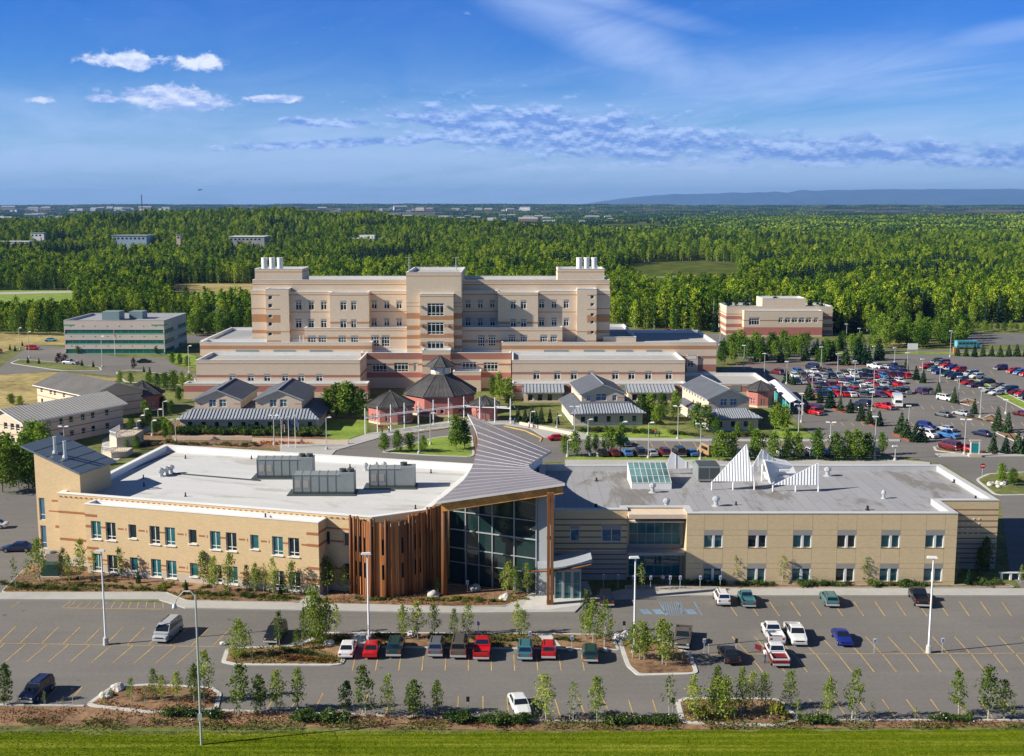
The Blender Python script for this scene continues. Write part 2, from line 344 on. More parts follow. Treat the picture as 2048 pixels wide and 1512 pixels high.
# ================================================================== terrain, paving and planting beds
def smooth(a, b, x): t = min(max((x - a) / (b - a), 0), 1); return t * t * (3 - 2 * t)
def height(x, y):
    h = 31 * exp(-((x + 400) / 400) ** 2 - ((y - 1750) / 520) ** 2) * smooth(650, 1200, y)
    h += 17 * exp(-((x - 1500) / 1100) ** 2 - ((y - 3100) / 800) ** 2) * smooth(1400, 2600, y)
    h += smooth(3800, 7500, y) * 14
    h += (33 + 9 * exp(-((x + 900) / 2600) ** 2) + 7 * noise.noise(Vector((x / 900, 3.3, 0))) + 5 * noise.noise(Vector((x / 260, 7.7, 0)))) * exp(-((y - 9600) / 1300) ** 2)
    h += smooth(1080, 2600, y) * 3.5 * noise.noise(Vector((x / 420, y / 420, 1.)))
    return h
m = MB(); ys = [-60, 60, 300, 500, 640]
while ys[-1] < 13000: ys.append(ys[-1] * 1.035 + 8)
ys += [20000, 30000]
NX = 90
for y in ys:
    w_ = max(260, y * .62)
    for i in range(NX + 1): x = (i / NX * 2 - 1) * w_; m.v.append((x, y, height(x, y) - .06))
for j in range(len(ys) - 1):
    for i in range(NX): a = j * (NX + 1) + i; m.f.append([a, a + 1, a + NX + 2, a + NX + 1]); m.m.append(0)
tm = bpy.data.materials.new('plain and woodland floor'); tm.use_nodes = True; t = NT(tm.node_tree); bs = t.n['Principled BSDF']; bs.inputs['Roughness'].default_value = 1; bs.inputs['Specular IOR Level'].default_value = 0
co = t.add('ShaderNodeTexCoord'); sp = t.add('ShaderNodeSeparateXYZ', {0: (co, 'Object')})
a1 = t.add('ShaderNodeTexNoise', {'Vector': (co, 'Object'), 'Scale': .06, 'Detail': 8, 'Roughness': .6})
near = t.ramp(a1, [(.35, (.045, .075, .018)), (.55, (.10, .12, .03)), (.75, (.20, .17, .06))])
mp = t.add('ShaderNodeMapping', {'Vector': (co, 'Object'), 'Scale': (.0010, .0035, 1)}); a2 = t.add('ShaderNodeTexNoise', {'Vector': mp, 'Scale': 1., 'Detail': 6, 'Roughness': .6})
far = t.ramp(a2, [(.47, (.010, .025, .018)), (.52, (.015, .032, .02)), (.56, (.26, .18, .12)), (.66, (.36, .25, .16))])
ff = t.add('ShaderNodeMapRange', {0: (sp, 1), 1: 6000., 2: 7000.}); f2 = t.add('ShaderNodeMapRange', {0: (sp, 1), 1: 9300., 2: 9500.})
c1 = t.mix(ff, near, far); c2 = t.mix(f2, c1, (.015, .03, .02)); t.l.new(c2.outputs[2], bs.inputs['Base Color'])
structure('terrain', m, tm)
# distant mountains
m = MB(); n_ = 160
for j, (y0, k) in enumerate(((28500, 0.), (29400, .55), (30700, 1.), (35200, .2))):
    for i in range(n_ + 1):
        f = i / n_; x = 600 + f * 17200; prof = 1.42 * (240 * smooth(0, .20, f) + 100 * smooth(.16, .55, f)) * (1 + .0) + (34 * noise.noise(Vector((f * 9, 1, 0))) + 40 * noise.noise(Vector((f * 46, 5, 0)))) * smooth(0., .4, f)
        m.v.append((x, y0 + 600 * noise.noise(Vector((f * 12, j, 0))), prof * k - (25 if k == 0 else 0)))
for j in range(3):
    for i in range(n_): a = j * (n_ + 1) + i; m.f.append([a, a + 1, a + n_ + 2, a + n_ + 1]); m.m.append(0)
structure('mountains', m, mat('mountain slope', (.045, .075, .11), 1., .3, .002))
# paving: each sheet a little above the one below
asph = bpy.data.materials.new('asphalt'); asph.use_nodes = True; t = NT(asph.node_tree); bs = t.n['Principled BSDF']; bs.inputs['Roughness'].default_value = .9; bs.inputs['Specular IOR Level'].default_value = .2
co = t.add('ShaderNodeTexCoord'); a1 = t.add('ShaderNodeTexNoise', {'Vector': (co, 'Object'), 'Scale': 2.2, 'Detail': 9, 'Roughness': .75}); a2 = t.add('ShaderNodeTexNoise', {'Vector': (co, 'Object'), 'Scale': .05, 'Detail': 5, 'Roughness': .6})
mp = t.add('ShaderNodeMapping', {'Vector': (co, 'Object'), 'Scale': (.05, .9, 1)}); a3 = t.add('ShaderNodeTexNoise', {'Vector': mp, 'Scale': .5, 'Detail': 5, 'Roughness': .7})
a4 = t.add('ShaderNodeTexVoronoi', {'Vector': (co, 'Object'), 'Scale': .22, 'Randomness': 1.}); sp_ = t.ramp(a4, [(.03, 1.), (.09, 0.)])
a5 = t.add('ShaderNodeTexNoise', {'Vector': (co, 'Object'), 'Scale': .11, 'Detail': 2}); oil = t.m('MULTIPLY', sp_, t.ramp(a5, [(.47, 0.), (.56, .8)]))
f = t.m('ADD', t.m('ADD', t.m('MULTIPLY', a1, .45), t.m('MULTIPLY', a2, .4)), t.m('MULTIPLY', a3, .25))
r = t.ramp(f, [(.38, (.132, .125, .117)), (.7, (.220, .206, .190))]); vc = t.add('ShaderNodeTexVoronoi', {'Vector': t.mix(.06, (co, 'Object'), (a1, 1)), 'Scale': .075}, feature='DISTANCE_TO_EDGE'); ck = t.m('MULTIPLY', t.ramp(vc, [(.005, 1.), (.013, 0.)]), .62); c = t.mix(ck, t.mix(oil, r, (.045, .043, .04)), (.06, .058, .055)); t.l.new(c.outputs[2], bs.inputs['Base Color'])
M['asph'] = asph
M['asphd'] = mat('older asphalt', (.16, .155, .15), .9, .12, .8)
M['lawn'] = mat('mown grass', (.16, .25, .03), .95, .22, 1.2, tint=(.22, .30, .04))
M['mulch'] = mat('bark mulch', (.17, .095, .055), 1., .35, 1.3, tint=(.26, .16, .09), bump=.6)
M['dryg'] = mat('dry meadow', (.26, .21, .07), 1., .30, .35, tint=(.38, .30, .12)); M['rough'] = mat('rough grass verge', (.07, .115, .022), 1., .4, .7, tint=(.15, .16, .045))
M['gravel'] = mat('grey gravel', (.33, .29, .25), 1., .2, 3.); M['path'] = mat('pale footway', (.42, .41, .385), .9, .08, .9)
gm = bpy.data.materials.new('striped mown field'); gm.use_nodes = True; t = NT(gm.node_tree); bs = t.n['Principled BSDF']; bs.inputs['Roughness'].default_value = 1; bs.inputs['Specular IOR Level'].default_value = .05
co = t.add('ShaderNodeTexCoord'); mp = t.add('ShaderNodeMapping', {'Vector': (co, 'Object'), 'Scale': (.03, 1.3, 1)}); a1 = t.add('ShaderNodeTexNoise', {'Vector': mp, 'Scale': 1., 'Detail': 4, 'Roughness': .6})
a2 = t.add('ShaderNodeTexNoise', {'Vector': (co, 'Object'), 'Scale': 1.1, 'Detail': 10, 'Roughness': .85}); f = t.m('ADD', t.m('MULTIPLY', a1, .62), t.m('MULTIPLY', a2, .5))
r = t.ramp(f, [(.40, (.04, .075, .002)), (.56, (.115, .16, .004)), (.72, (.27, .28, .035))]); t.l.new(r.outputs[0], bs.inputs['Base Color']); M['field'] = gm
LV = {}; SN = [0]
def sheet(name, pts, m_, lvl, px=True, h=0.):
    P = [G(*p) if px else Vector(p) for p in pts]
    ar = sum(P[i - 1].x * P[i].y - P[i].x * P[i - 1].y for i in range(len(P)))
    if ar < 0: P = P[::-1]
    SN[0] += 1; mb = MB(); z = lvl * .012 + SN[0] * .00025
    if h: mb.prism([tuple(p) for p in P], z - .2, z + h)
    else: mb.poly([(p.x, p.y, z) for p in P])
    return structure(name, mb, m_)
def rnd(pts, r=.35, k=4):                            # round the corners of a pixel outline
    out = []; n_ = len(pts)
    for i in range(n_):
        a, b, c = [Vector(pts[q % n_]) for q in (i - 1, i, i + 1)]
        for j in range(k + 1): t_ = j / k; p = b.lerp(a, r * .5).lerp(b, t_).lerp(b.lerp(b.lerp(c, r * .5), t_), t_); out.append(p)
    return out
def kerbed(name, pts, m_, lvl, w=.5, h=.13, km=None, r=.35):
    P = [G(*p) for p in (rnd(pts, r) if r else pts)]
    if sum(P[i - 1].x * P[i].y - P[i].x * P[i - 1].y for i in range(len(P))) < 0: P = P[::-1]
    SN[0] += 1; h += SN[0] * .0003; k = MB(); n_ = len(P); I = inset(P, w)
    for i in range(n_):
        j = (i + 1) % n_; a, b, c, d = P[i], P[j], I[j], I[i]
        k.quad((*a, 0), (*b, 0), (*b, h), (*a, h)); k.quad((*a, h), (*b, h), (*c, h), (*d, h))
    structure('kerb', k, km or M['conc']); f = MB(); f.poly([(*p, h - .03 + lvl * .004) for p in inset(P, w - .02)]); return structure(name, f, m_)
sheet('campus_ground', [(-330, 90), (330, 90), (330, 560), (-330, 560)], M['rough'], 0, False)
rl = random.Random(4); sheet('front_lawn', [(-120, 60), (120, 60)] + [(120 - i * 1.2, 112.3 - .013 * i + rl.uniform(-.35, .35)) for i in range(201)], M['field'], 2.5, False)
sheet('planting_strip', [(-200, 1452), (480, 1452), (1100, 1462), (2300, 1450), (2300, 1430), (1100, 1436), (430, 1415), (-200, 1405)], M['mulch'], 2)
# asphalt of the front lot runs from the walk down to the kerb
sheet('parking_lot', [(-400, 1409), (140, 1412), (431, 1420), (900, 1435), (1100, 1441), (2400, 1441), (2400, 1190), (1180, 1190), (1000, 1215), (300, 1205), (-400, 1190)], M['asph'], 3)
sheet('side_road', [(-700, 1192), (0, 1192), (70, 1125), (90, 980), (95, 930), (60, 900), (-200, 905), (-700, 1000)], M['asph'], 4)
sheet('side_road', [(2300, 1192), (2050, 1185), (2020, 1150), (2000, 1000), (1890, 930), (1760, 905), (1760, 880), (2400, 880)], M['asph'], 4)
def kerbline(pts, w=.3, h=.14, km=None, name='kerb', px=True):
    P = [G(*p) if px else Vector(p) for p in pts]; k = MB()
    for a, b in zip(P, P[1:]): k.obox(a, b, w, 0, h)
    return structure(name, k, km or M['conc'])
kerbline([(-200, 1409), (0, 1411), (168, 1413)]); kerbline([(440, 1422), (700, 1430), (900, 1436), (1100, 1443), (1345, 1444)]); kerbline([(1600, 1441), (1980, 1442), (2300, 1442)])
sheet('sidewalk', [(-300, 1188), (330, 1187), (372, 1204), (520, 1207), (760, 1211), (905, 1216), (1010, 1216), (1065, 1188), (1170, 1185), (1180, 1196), (1150, 1226), (905, 1228), (370, 1218), (318, 1201), (-300, 1201)], M['path'], 5, h=.13)
sheet('sidewalk', [(1180, 1196), (1245, 1181), (1390, 1181), (1450, 1179), (2300, 1179), (2300, 1193), (1500, 1193), (1380, 1193), (1290, 1197), (1180, 1204)], M['path'], 5, h=.13)
sheet('footpath', [(640, 1180), (660, 1183), (622, 1209), (598, 1208)], M['path'], 6, h=.135)
sheet('entrance_apron', [(1065, 1188), (1105, 1165), (1175, 1165), (1185, 1190), (1160, 1214), (1100, 1222), (1040, 1222)], M['conc'], 6, h=.137)
kerbed('planting_bed', [(0, 1187), (60, 1128), (110, 1130), (640, 1178), (598, 1207), (372, 1203), (330, 1186)], M['mulch'], 4, .12, .16, r=.15)
kerbed('planting_bed', [(662, 1180), (720, 1180), (900, 1170), (1075, 1185), (1060, 1192), (1010, 1214), (900, 1215), (625, 1209)], M['mulch'], 4, .12, .16, r=.15)
kerbed('gravel_bed', [(1248, 1172), (1380, 1172), (1440, 1176), (1400, 1183), (1300, 1183), (1255, 1190)], M['gravel'], 4, .15, .16, r=.3)
kerbed('planting_bed', [(1380, 1170), (1920, 1172), (2000, 1165), (2030, 1176), (1450, 1178)], M['mulch'], 4, .12, .16, r=.1)
# centre islands
kerbed('traffic_island', [(452, 1297), (600, 1291), (640, 1266), (742, 1266), (714, 1294), (700, 1302), (684, 1333), (470, 1332), (442, 1326)], M['mulch'], 4)
kerbed('traffic_island', [(742, 1266), (1075, 1268), (1110, 1300), (714, 1296)], M['mulch'], 4, .35, r=.1)
kerbed('traffic_island', [(1095, 1268), (1225, 1270), (1240, 1302), (1118, 1300)], M['mulch'], 4, .35, r=.1)
kerbed('traffic_island', [(1230, 1268), (1290, 1268), (1345, 1290), (1384, 1310), (1398, 1350), (1275, 1353), (1252, 1333)], M['mulch'], 4)
kerbed('traffic_island', [(168, 1413), (222, 1374), (300, 1369), (425, 1375), (444, 1388), (436, 1422), (300, 1428)], M['mulch'], 4)
kerbed('traffic_island', [(1350, 1404), (1372, 1396), (1560, 1398), (1602, 1441), (1560, 1455), (1362, 1448)], M['mulch'], 4)
sheet('stepping_path', [(716, 1266), (746, 1266), (726, 1294), (690, 1292)], M['conc'], 14); sheet('stepping_path', [(1073, 1269), (1100, 1269), (1128, 1302), (1100, 1300)], M['conc'], 14)
# painted lines: strips on the asphalt
PL = MB(); PB = MB()
def strip(mb, a, b, w=.11, z=.05):
    a = G(*a); b = G(*b); mb.add(*(lambda d, nn: ([(*(a + nn), z), (*(b + nn), z), (*(b - nn), z), (*(a - nn), z)], [(0, 3, 2, 1)]))((b - a), Vector((-(b - a).y, (b - a).x)).normalized() * w / 2))
for i in range(13):
    x = 32 + i * 42.8; strip(PL, (x, 1253 + i * .5), (x - 34, 1286 + i * .6)) if i < 11 else None
    x = 10 + i * 42.9; strip(PL, (x, 1287 + i * .6), (x - 42, 1323 + i * .6)) if i < 10 else None
strip(PL, (-120, 1285), (435, 1294)); strip(PL, (-60, 1287), (-100, 1322))
for x in (40, 141): strip(PL, (x, 1203), (x - 17, 1216))
for i in range(12): strip(PL, (150 + i * 16, 1204), (134 + i * 17.5, 1217), .08)
strip(PL, (128, 1216.5), (330, 1219))
for i in range(11): x = 709 + i * 45.6; s_ = (x - 960) * .035; strip(PL, (x - s_ * .3, 1310), (x + s_ * .5, 1342))
for x in (60, 115, 165): strip(PL, (x, 1374), (x - 24, 1402))
for i in range(10): x = 532 + i * 47.8; sl = (960 - x) * .055; strip(PL, (x + sl, 1385 + i), (x, 1422 + i * 1.6)) if i < 9 else strip(PL, (966, 1393), (966, 1430))
for i in range(5): x = 1014 + i * 47.5; sl = (x - 965) * .055; strip(PL, (x, 1396), (x + sl * 1.6, 1438))
for i in range(2): x = 1257 + i * 48; strip(PL, (x, 1400), (x + 12, 1438))
for i in range(10): x = 1619 + i * 48.4; strip(PL, (x, 1399), (x + 27, 1436))
for i in range(17):
    x = 1336 + i * 42.2
    if i < 3: strip(PB, (1318 + i * 35, 1204), (1334 + i * 35, 1231))
    else: strip(PL, (x - 8, 1204), (x + 12, 1233))
for i in range(9): strip(PB, (1325 + i * 4.5, 1205), (1332 + i * 4.5, 1232), .07)
for i in range(15): x = 1466 + i * 44.5; strip(PL, (x - 2, 1274), (x + 30, 1308)); strip(PL, (x + 32, 1309), (x + 60, 1345))
strip(PL, (1420, 1309), (2200, 1307))
for x in (1285, 1310, 1375): 
    for q in range(6): strip(PB, (x - 6 + q * 3, 1219), (x + 4 + q * 3, 1229), .12)
structure('stall_lines', PL, M['yellow']); structure('accessible_stall_markings', PB, M['blue'])
# ================================================================== the two-storey clinic in front
clinic = thing('clinic_building', (0, 158, 0), 'two storey clinic with flat roofs, cedar log drum and swooping metal atrium roof', 'building')
KS = .983; LO = Vector((-21.63, 153.74)); LD = Vector((.9613, -.2756)); LN = Vector((.2756, .9613))
def L(s, t): return LO + (LD * s + LN * t) * KS
def zz(z): return z * KS + .88
def wallpx(p0, d, u, v): return on_wall(u, v, p0, d)
# --- long wing, upper wall
upm = [M['tan'], M['rbrick'], M['base']]
S0, S1 = -47., 10.
def ups(u, v): s_, z_ = on_wall(u, v, L(0, 0), LD); return s_ - S0 * KS, z_
za = ups(652, 1062)[1]; zb_ = ups(652, 1089)[1]
ops = [(ups(645, 1075)[0], ups(660, 1075)[0], zb_, za), (ups(687, 1075)[0], ups(702, 1075)[0], zb_, za), (ups(645, 1075)[0], ups(660, 1075)[0], 1.5, 4.1), (ups(687, 1075)[0], ups(702, 1075)[0], 1.7, 4.1)]
bd = [(0, 6, 7.8, 8.15, 1), (0, 6, 3.7, 4.1, 1), (41, 47, 8.7, 8.95, 1), (41, 47, 6.9, 7.2, 1), (41, 47, 3.1, 3.4, 1), (0, 57, 0, 1.3, 2)]
fpL = [L(-47, 0), L(3, 0), L(9, 6), L(7.5, 35.6), L(-51.5, 35.6), L(-47.3, 11)]
roofed(clinic, fpL, 0, zz(10.), .93, {0: dict(ops=ops, bands=bd)}, upm, M['roofw'], M['copw'], pw=.75)
for o in ops: window(clinic, L(S0, 0), LD, o, 1)
m = MB()
for i in range(56):
    p = L(-46.6 + i * .87, -.02); q = L(-46.6 + i * .87 + .3, -.02); m.obox(p, q, .16, 10.24, 10.42)
m.obox(L(-46.6, -.02), L(2.2, -.02), .05, 10.22, 10.44, 1); m.build('dentil_course', [M['rbrick'], M['tan']], clinic)
# --- projecting lower front
lo0 = L(-40.5, -2.63)
def los(u, v): return on_wall(u, v, lo0, LD)
UPZ = (los(183, 1041.5)[1], los(183, 1077)[1]); LOZ = (los(185, 1106.5)[1], los(185, 1141)[1])
pairs = [(720, 800), (835, 920), (1180, 1262), (1300, 1388), (1655, 1742), (1780, 1868)]; sing = [(1015, 1078), (1487, 1550), (1972, 2035)]
PP = [(a / 3.938, b / 3.938) for a, b in pairs] + [(480 + a / 3.938, 480 + b / 3.938) for a, b in ((253, 345), (380, 472))]
SS = [(a / 3.938, b / 3.938) for a, b in sing]
ops = []; kinds = []
for zt, zb in (UPZ, LOZ):
    for a, b in PP:
        s0 = los(a, 1060 + a * .06)[0]; ops.append((s0, s0 + 1.62, zb, zt)); kinds.append(2)
    for a, b in SS:
        s0 = los(a, 1060 + a * .06)[0]; ops.append((s0, s0 + 1.25, zb + .55, zt - .05)); kinds.append(1)
bd = []
for zt, zb, k in ((*UPZ, 1), (*LOZ, 1)):
    zm = zt - .85
    xs = sorted([o[:2] for o in ops if abs(o[3] - zt) < .1])
    pr = 0.
    for a, b in xs + [(36.8, 36.8)]:
        w_ = a - pr
        if w_ > 1.6: bd.append((pr + (.0 if pr == 0 else .35), a - (0. if a > 36 else .75), zm - .13, zm + .13, k)); bd.append((a - .5, a - .32, zm - .2, zm + .2, k))
        else: bd.append((pr, a, zm - .13, zm + .13, k))
        pr = b
    for a, b in ((0, 2.0), (34.4, 36.8)): bd += [(a, b, zt + .55, zt + .95, k), (a, b, zm - .2, zm + .2, k)]
bd.append((0, 36.8, 0, 1.2, 2)); bd.append((0, 36.8, 1.55, 1.67, 1))
fpo = [L(-40.5, -2.63), L(-3.72, -2.63), L(-3.72, .02), L(-40.5, .02)]
roofed(clinic, fpo, 0, zz(9.45), .55, {0: dict(ops=ops, bands=bd, depth=.25), 1: dict(bands=[(0, 3, 0, 1.2, 2), (0, 3, 8.6, 8.95, 1), (0, 3, 6.9, 7.25, 1), (0, 3, 4.1, 4.45, 1), (0, 3, 2.9, 3.1, 1)])},
       upm, M['roofw'], M['copw'], pw=.35)
random.seed(3)
for o, k in zip(ops, kinds):
    if k == 2: w_ = window(clinic, lo0, LD, o, 2, (.2,), fr=.1, gl=random.choice([M['gteal'], M['gteal'], M['gdark']]), depth=.2)
    else: window(clinic, lo0, LD, o, 1, (), fr=.1, gl=random.choice([M['gdark'], M['gteal']]), depth=.2)
for o in ops: m = MB(); m.obox(L(-40.5 + (o[0] - .08) / KS, -2.66), L(-40.5 + (o[1] + .08) / KS, -2.66), .26, o[2] - .12, o[2] - .005); m.build('sill', M['copw'], clinic)
# --- stair tower with a tilted metal roof
T0, T1, TA, TB = -51.9, -44.1, 1.5, 9.
def tz(s): return zz(15.75 + (s - T0) / (T1 - T0) * (12.95 - 15.75))
m = MB(); fp = [L(T0, TA), L(T1, TA), L(T1, TB), L(T0, TB)]; zt = [tz(T0), tz(T1), tz(T1), tz(T0)]
tops = [(.35, 1.35, 6.0, 9.4), (.35, 1.35, 1.7, 5.2)]
facade(m, fp[0], fp[1], 0, 13.1, tops, [(2.6, 5, 8.95, 9.25, 1), (2.0, 5, 7.4, 7.6, 1), (3, 5, 5.0, 5.4, 1), (0, 8, 0, 1.6, 2)])
for i in (1, 2, 3): facade(m, fp[i], fp[(i + 1) % 4], 0, 13.1)
for i in range(4):
    j = (i + 1) % 4; m.quad((*fp[i], 13.1), (*fp[j], 13.1), (*fp[j], zt[j]), (*fp[i], zt[i]), 0)
m.build('tower_wall', upm, clinic)
for o in tops: window(clinic, fp[0], LD, o, 1, (.25,), gl=M['gblue'])
m = MB(); a = [(T0 - 1.7, TA - .7), (T1 + .5, TA - .7), (T1 + .5, TB + .9), (T0 - 1.7, TB + .9)]
B = [(*L(s, t), tz(s) + .02) for s, t in a]; Tt = [(x, y, z + .28) for x, y, z in B]
m.add(B + Tt, [(3, 2, 1, 0), (4, 5, 6, 7), (0, 1, 5, 4), (1, 2, 6, 5), (2, 3, 7, 6), (3, 0, 4, 7)])
for k in range(1, 5):
    s_ = T0 - 1.7 + k * 2.1
    p, q = L(s_, TA - .7), L(s_, TB + .9); m.add([(*p, tz(s_) + .3), (*L(s_ + .06, TA - .7), tz(s_) + .3), (*L(s_ + .06, TB + .9), tz(s_) + .3), (*q, tz(s_) + .3), (*p, tz(s_) + .33), (*L(s_ + .06, TA - .7), tz(s_) + .33), (*L(s_ + .06, TB + .9), tz(s_) + .33), (*q, tz(s_) + .33)],
                                               [(0, 1, 5, 4), (4, 5, 6, 7), (1, 2, 6, 5), (3, 0, 4, 7)])
m.build('tower_roof', mat('blue grey metal sheet', (.15, .19, .24), .4, .06, .8, metal=.2), clinic)
# --- straight wing with the grey roof
RY = 157.3
fpR = [Vector(p) for p in ((4.4, 159.3), (16.1, 159.3), (16.1, 160.6), (24.1, 160.6), (24.1, RY), (61.4, RY), (61.4, 164.5), (70, 164.5), (70, 188), (4.4, 188))]
rm = [M['tan2'], mat('dark red brick', (.25, .13, .10), .9, .1, 2.), M['panel'], mat('wall joint', (.30, .235, .155), .9, .05, 1.), mat('grey banded block', (.40, .36, .31), .9, .08, 1.)]
U = [(Z(1070.5, RY), Z(1095.5, RY), Z(1060, RY)), (Z(1137, RY), Z(1163, RY), Z(1127, RY))]
wx = [X(u, 1080, RY) - 24.1 for u in (1408, 1496, 1586, 1674.5, 1762.5, 1851)]
ops = [(x, x + 2.62, zb, zt) for zt, zb, zp in U for x in wx]
bd = [(x, x + 2.62, zt, zp, 2) for zt, zb, zp in U for x in wx]
jn = [(0, 37.3, z_ - .02, z_ + .02, 3) for k in U for z_ in (k[2], k[0], k[1])] + [(x + q - .02, x + q + .02, 0, 10.1, 3) for x in wx for q in (0, 2.62)]
ST_ = [8.75, 7.95, 7.1, 6.2, 5.3, 4.5, 3.7, 3.0, 2.3, 1.6, .9]
band = lambda w_, base_: [(0, w_, 0, 4.2, 4)] + [(0, w_, z_ - .10, z_ + .10, 1) for z_ in ST_]
zt, zb, zp = U[0]
ol = [(X(1140.5, 1075, 159.3) - 4.4, X(1158.5, 1075, 159.3) - 4.4, zb + .35, zt + .35), (X(1203.5, 1075, 159.3) - 4.4, X(1242.4, 1075, 159.3) - 4.4, zb + .25, zt + .35)]
bl = band(11.7, 0) + [(a, b, e, e + .6, 2) for a, b, c, e in ol]
oe = [(.35, 7.65, 4.75, 8.2), (.35, 7.65, .15, 3.7)]
roofed(clinic, fpR, 0, 10.1, .8, {0: dict(ops=ol, bands=bl), 2: dict(ops=oe, bands=[(0, 8, 3.7, 4.75, 2), (0, 8, 8.2, 8.5, 2)]), 4: dict(ops=ops, bands=jn + bd, depth=.32), 6: dict(bands=band(8.6, 0)), 5: {}, 7: dict(bands=[(0, 30, z_ - .1, z_ + .1, 1) for z_ in ST_])},
       rm, M['roofg'], M['cop'], pw=.9)
random.seed(5)
for o in ops: window(clinic, fpR[4], (1, 0), o, 2, (), fr=.1, gl=random.choice([M['gteal'], M['gdark'], M['gteal']]), depth=.30, fins=True)
for o in ol: window(clinic, fpR[0], (1, 0), o, 1 if o[1] - o[0] < 2 else 2, (), gl=M['gblue'])
for o in oe: window(clinic, fpR[2], (1, 0), o, 6, (.45,), fr=.08, gl=M['gteal'], fm=M['frameg'])
for y_, a, b, c in ((157.6, 9.3, 9.9, 'cream'), (158.6, 8.45, 8.65, 'cream'), (158.1, 3.9, 4.3, 'frameg')): m = MB(); m.box(16.12, 24.08, y_, 160.58, a, b, 0); m.build('entrance_ledge', M[c], clinic)
m = MB()
for i in range(5):
    for k in range(4): m.box(64.1 + i * .78, 64.26 + i * .78, 164.44, 164.52, 7.35 - k * .72, 7.5 - k * .72)
m.build('tile_dots', M['white'], clinic)
# --- atrium: a ruled, saddle shaped metal roof between two curved edges
def crv(px, zs):
    return [Vector((*G(u, v, z), z)) for (u, v), z in zip(px, zs)]
Lp = crv([(873, 1003), (908, 979), (931, 955), (946, 928), (953, 899), (955, 876), (949, 854), (935, 827)], [13.3, 12.9, 12.7, 12.8, 13.2, 14.0, 15.0, 16.6])
Rp = crv([(1130, 966), (1093, 951), (1069, 942), (1058, 932), (1064, 926), (1088, 911), (1103, 902)], [16.3, 14.8, 13.8, 13.1, 12.7, 12.2, 12.0])
def resamp(P, k):
    ln = [0]
    for a, b in zip(P, P[1:]): ln.append(ln[-1] + (b - a).length)
    out = []
    for i in range(k + 1):
        t = ln[-1] * i / k; j = min(max(next((q for q in range(len(ln)) if ln[q] > t), len(ln) - 1), 1), len(ln) - 1)
        f = (t - ln[j - 1]) / (ln[j] - ln[j - 1]); g = lambda q: P[min(max(q, 0), len(P) - 1)]
        a, b, c, d = g(j - 2), g(j - 1), g(j), g(j + 1)
        out.append(.5 * ((2 * b) + (c - a) * f + (2 * a - 5 * b + 4 * c - d) * f * f + (3 * b - 3 * c + d - a) * f ** 3))
    return out
NV, NU = 28, 8
LC, RC = resamp(Lp, NV), resamp(Rp, NV)
S = lambda i, k: LC[i].lerp(RC[i], k / NU)
m = MB(); idx = lambda i, k: i * (NU + 1) + k
vs = [S(i, k) for i in range(NV + 1) for k in range(NU + 1)]
m.add(vs, [(idx(i, k), idx(i, k + 1), idx(i + 1, k + 1), idx(i + 1, k)) for i in range(NV) for k in range(NU)])
m.add([p - Vector((0, 0, .35)) for p in vs], [(idx(i, k), idx(i + 1, k), idx(i + 1, k + 1), idx(i, k + 1)) for i in range(NV) for k in range(NU)], 2)
dz = Vector((0, 0, .35))
for P in (LC, RC, [S(0, k) for k in range(NU + 1)], [S(NV, k) for k in range(NU + 1)]):
    for a, b in zip(P, P[1:]): m.quad(a, b, b - dz, a - dz, 1)
at_roof = m.build('atrium_roof', [M['seam'], M['cop'], M['glulam']], clinic)
m = MB()
for i in range(1, 18):
    f = i * 1.62; j = min(int(f), NV - 1); fr_ = f - j
    a = LC[j].lerp(LC[j + 1], fr_); b = RC[j].lerp(RC[j + 1], fr_); y_ = Vector((-(b - a).y, (b - a).x, 0)).normalized() * .07; up = Vector((0, 0, .05))
    m.add([a - y_, b - y_, b + y_, a + y_, a - y_ + up, b - y_ + up, b + y_ + up, a + y_ + up], [(4, 5, 6, 7), (0, 1, 5, 4), (2, 3, 7, 6)])
m.build('standing_seams', mat('seam rib metal', (.50, .46, .46), .4, .04, 1., metal=.3), clinic)
def roof_z(x, y):                                    # height of the ruled surface over a point
    best = None
    for i in range(NV + 1):
        a, b = LC[i], RC[i]; t = (x - a.x) / (b.x - a.x) if abs(b.x - a.x) > .1 else 0; t = min(max(t, 0), 1); p = a.lerp(b, t)
        e = abs(p.y - y) + abs(p.x - x)
        if best is None or e < best[0]: best = (e, p.z)
    return best[1] - .36
GA, GB, GC_ = Vector((-8.7, 158.6)), Vector((3.4, 152.9)), Vector((5.3, 152.2))
m = MB()
def vwall(P, z0=0., mi=0):
    for a, b in zip(P, P[1:]): m.quad((a[0], a[1], z0), (b[0], b[1], z0), (b[0], b[1], roof_z(*b[:2])), (a[0], a[1], roof_z(*a[:2])), mi)
vwall([GB, GC_], 0, 0); vwall([GC_, Vector((6.0, 160))], 0, 0)
li = [p.xy + Vector((1.3, .4)) for p in LC[4:-1]]; ri = [p.xy + Vector((-1.2, 0)) for p in RC[6:-1]]
vwall([GA] + li, 5, 1); vwall([Vector((6, 160))] + ri, 5, 1); vwall([li[-1], ri[-1]], 0, 1)
m.build('atrium_wall', [mat('grey metal cladding', (.30, .32, .33), .5, .05, 1.), M['white']], clinic)
m = MB(); gd = (GB - GA).normalized(); gl_ = (GB - GA).length; gp = lambda s_, q=0.: GA + gd * s_ + Vector((gd.y, -gd.x)) * q
N_ = 12
for i in range(N_):
    a, b = gp(gl_ * i / N_), gp(gl_ * (i + 1) / N_); m.quad((*a, 0), (*b, 0), (*b, roof_z(*b)), (*a, roof_z(*a)))
m.build('atrium_glass', glass('atrium glass', (.012, .032, .032), .02, 1., var=.2), clinic)
m = MB()
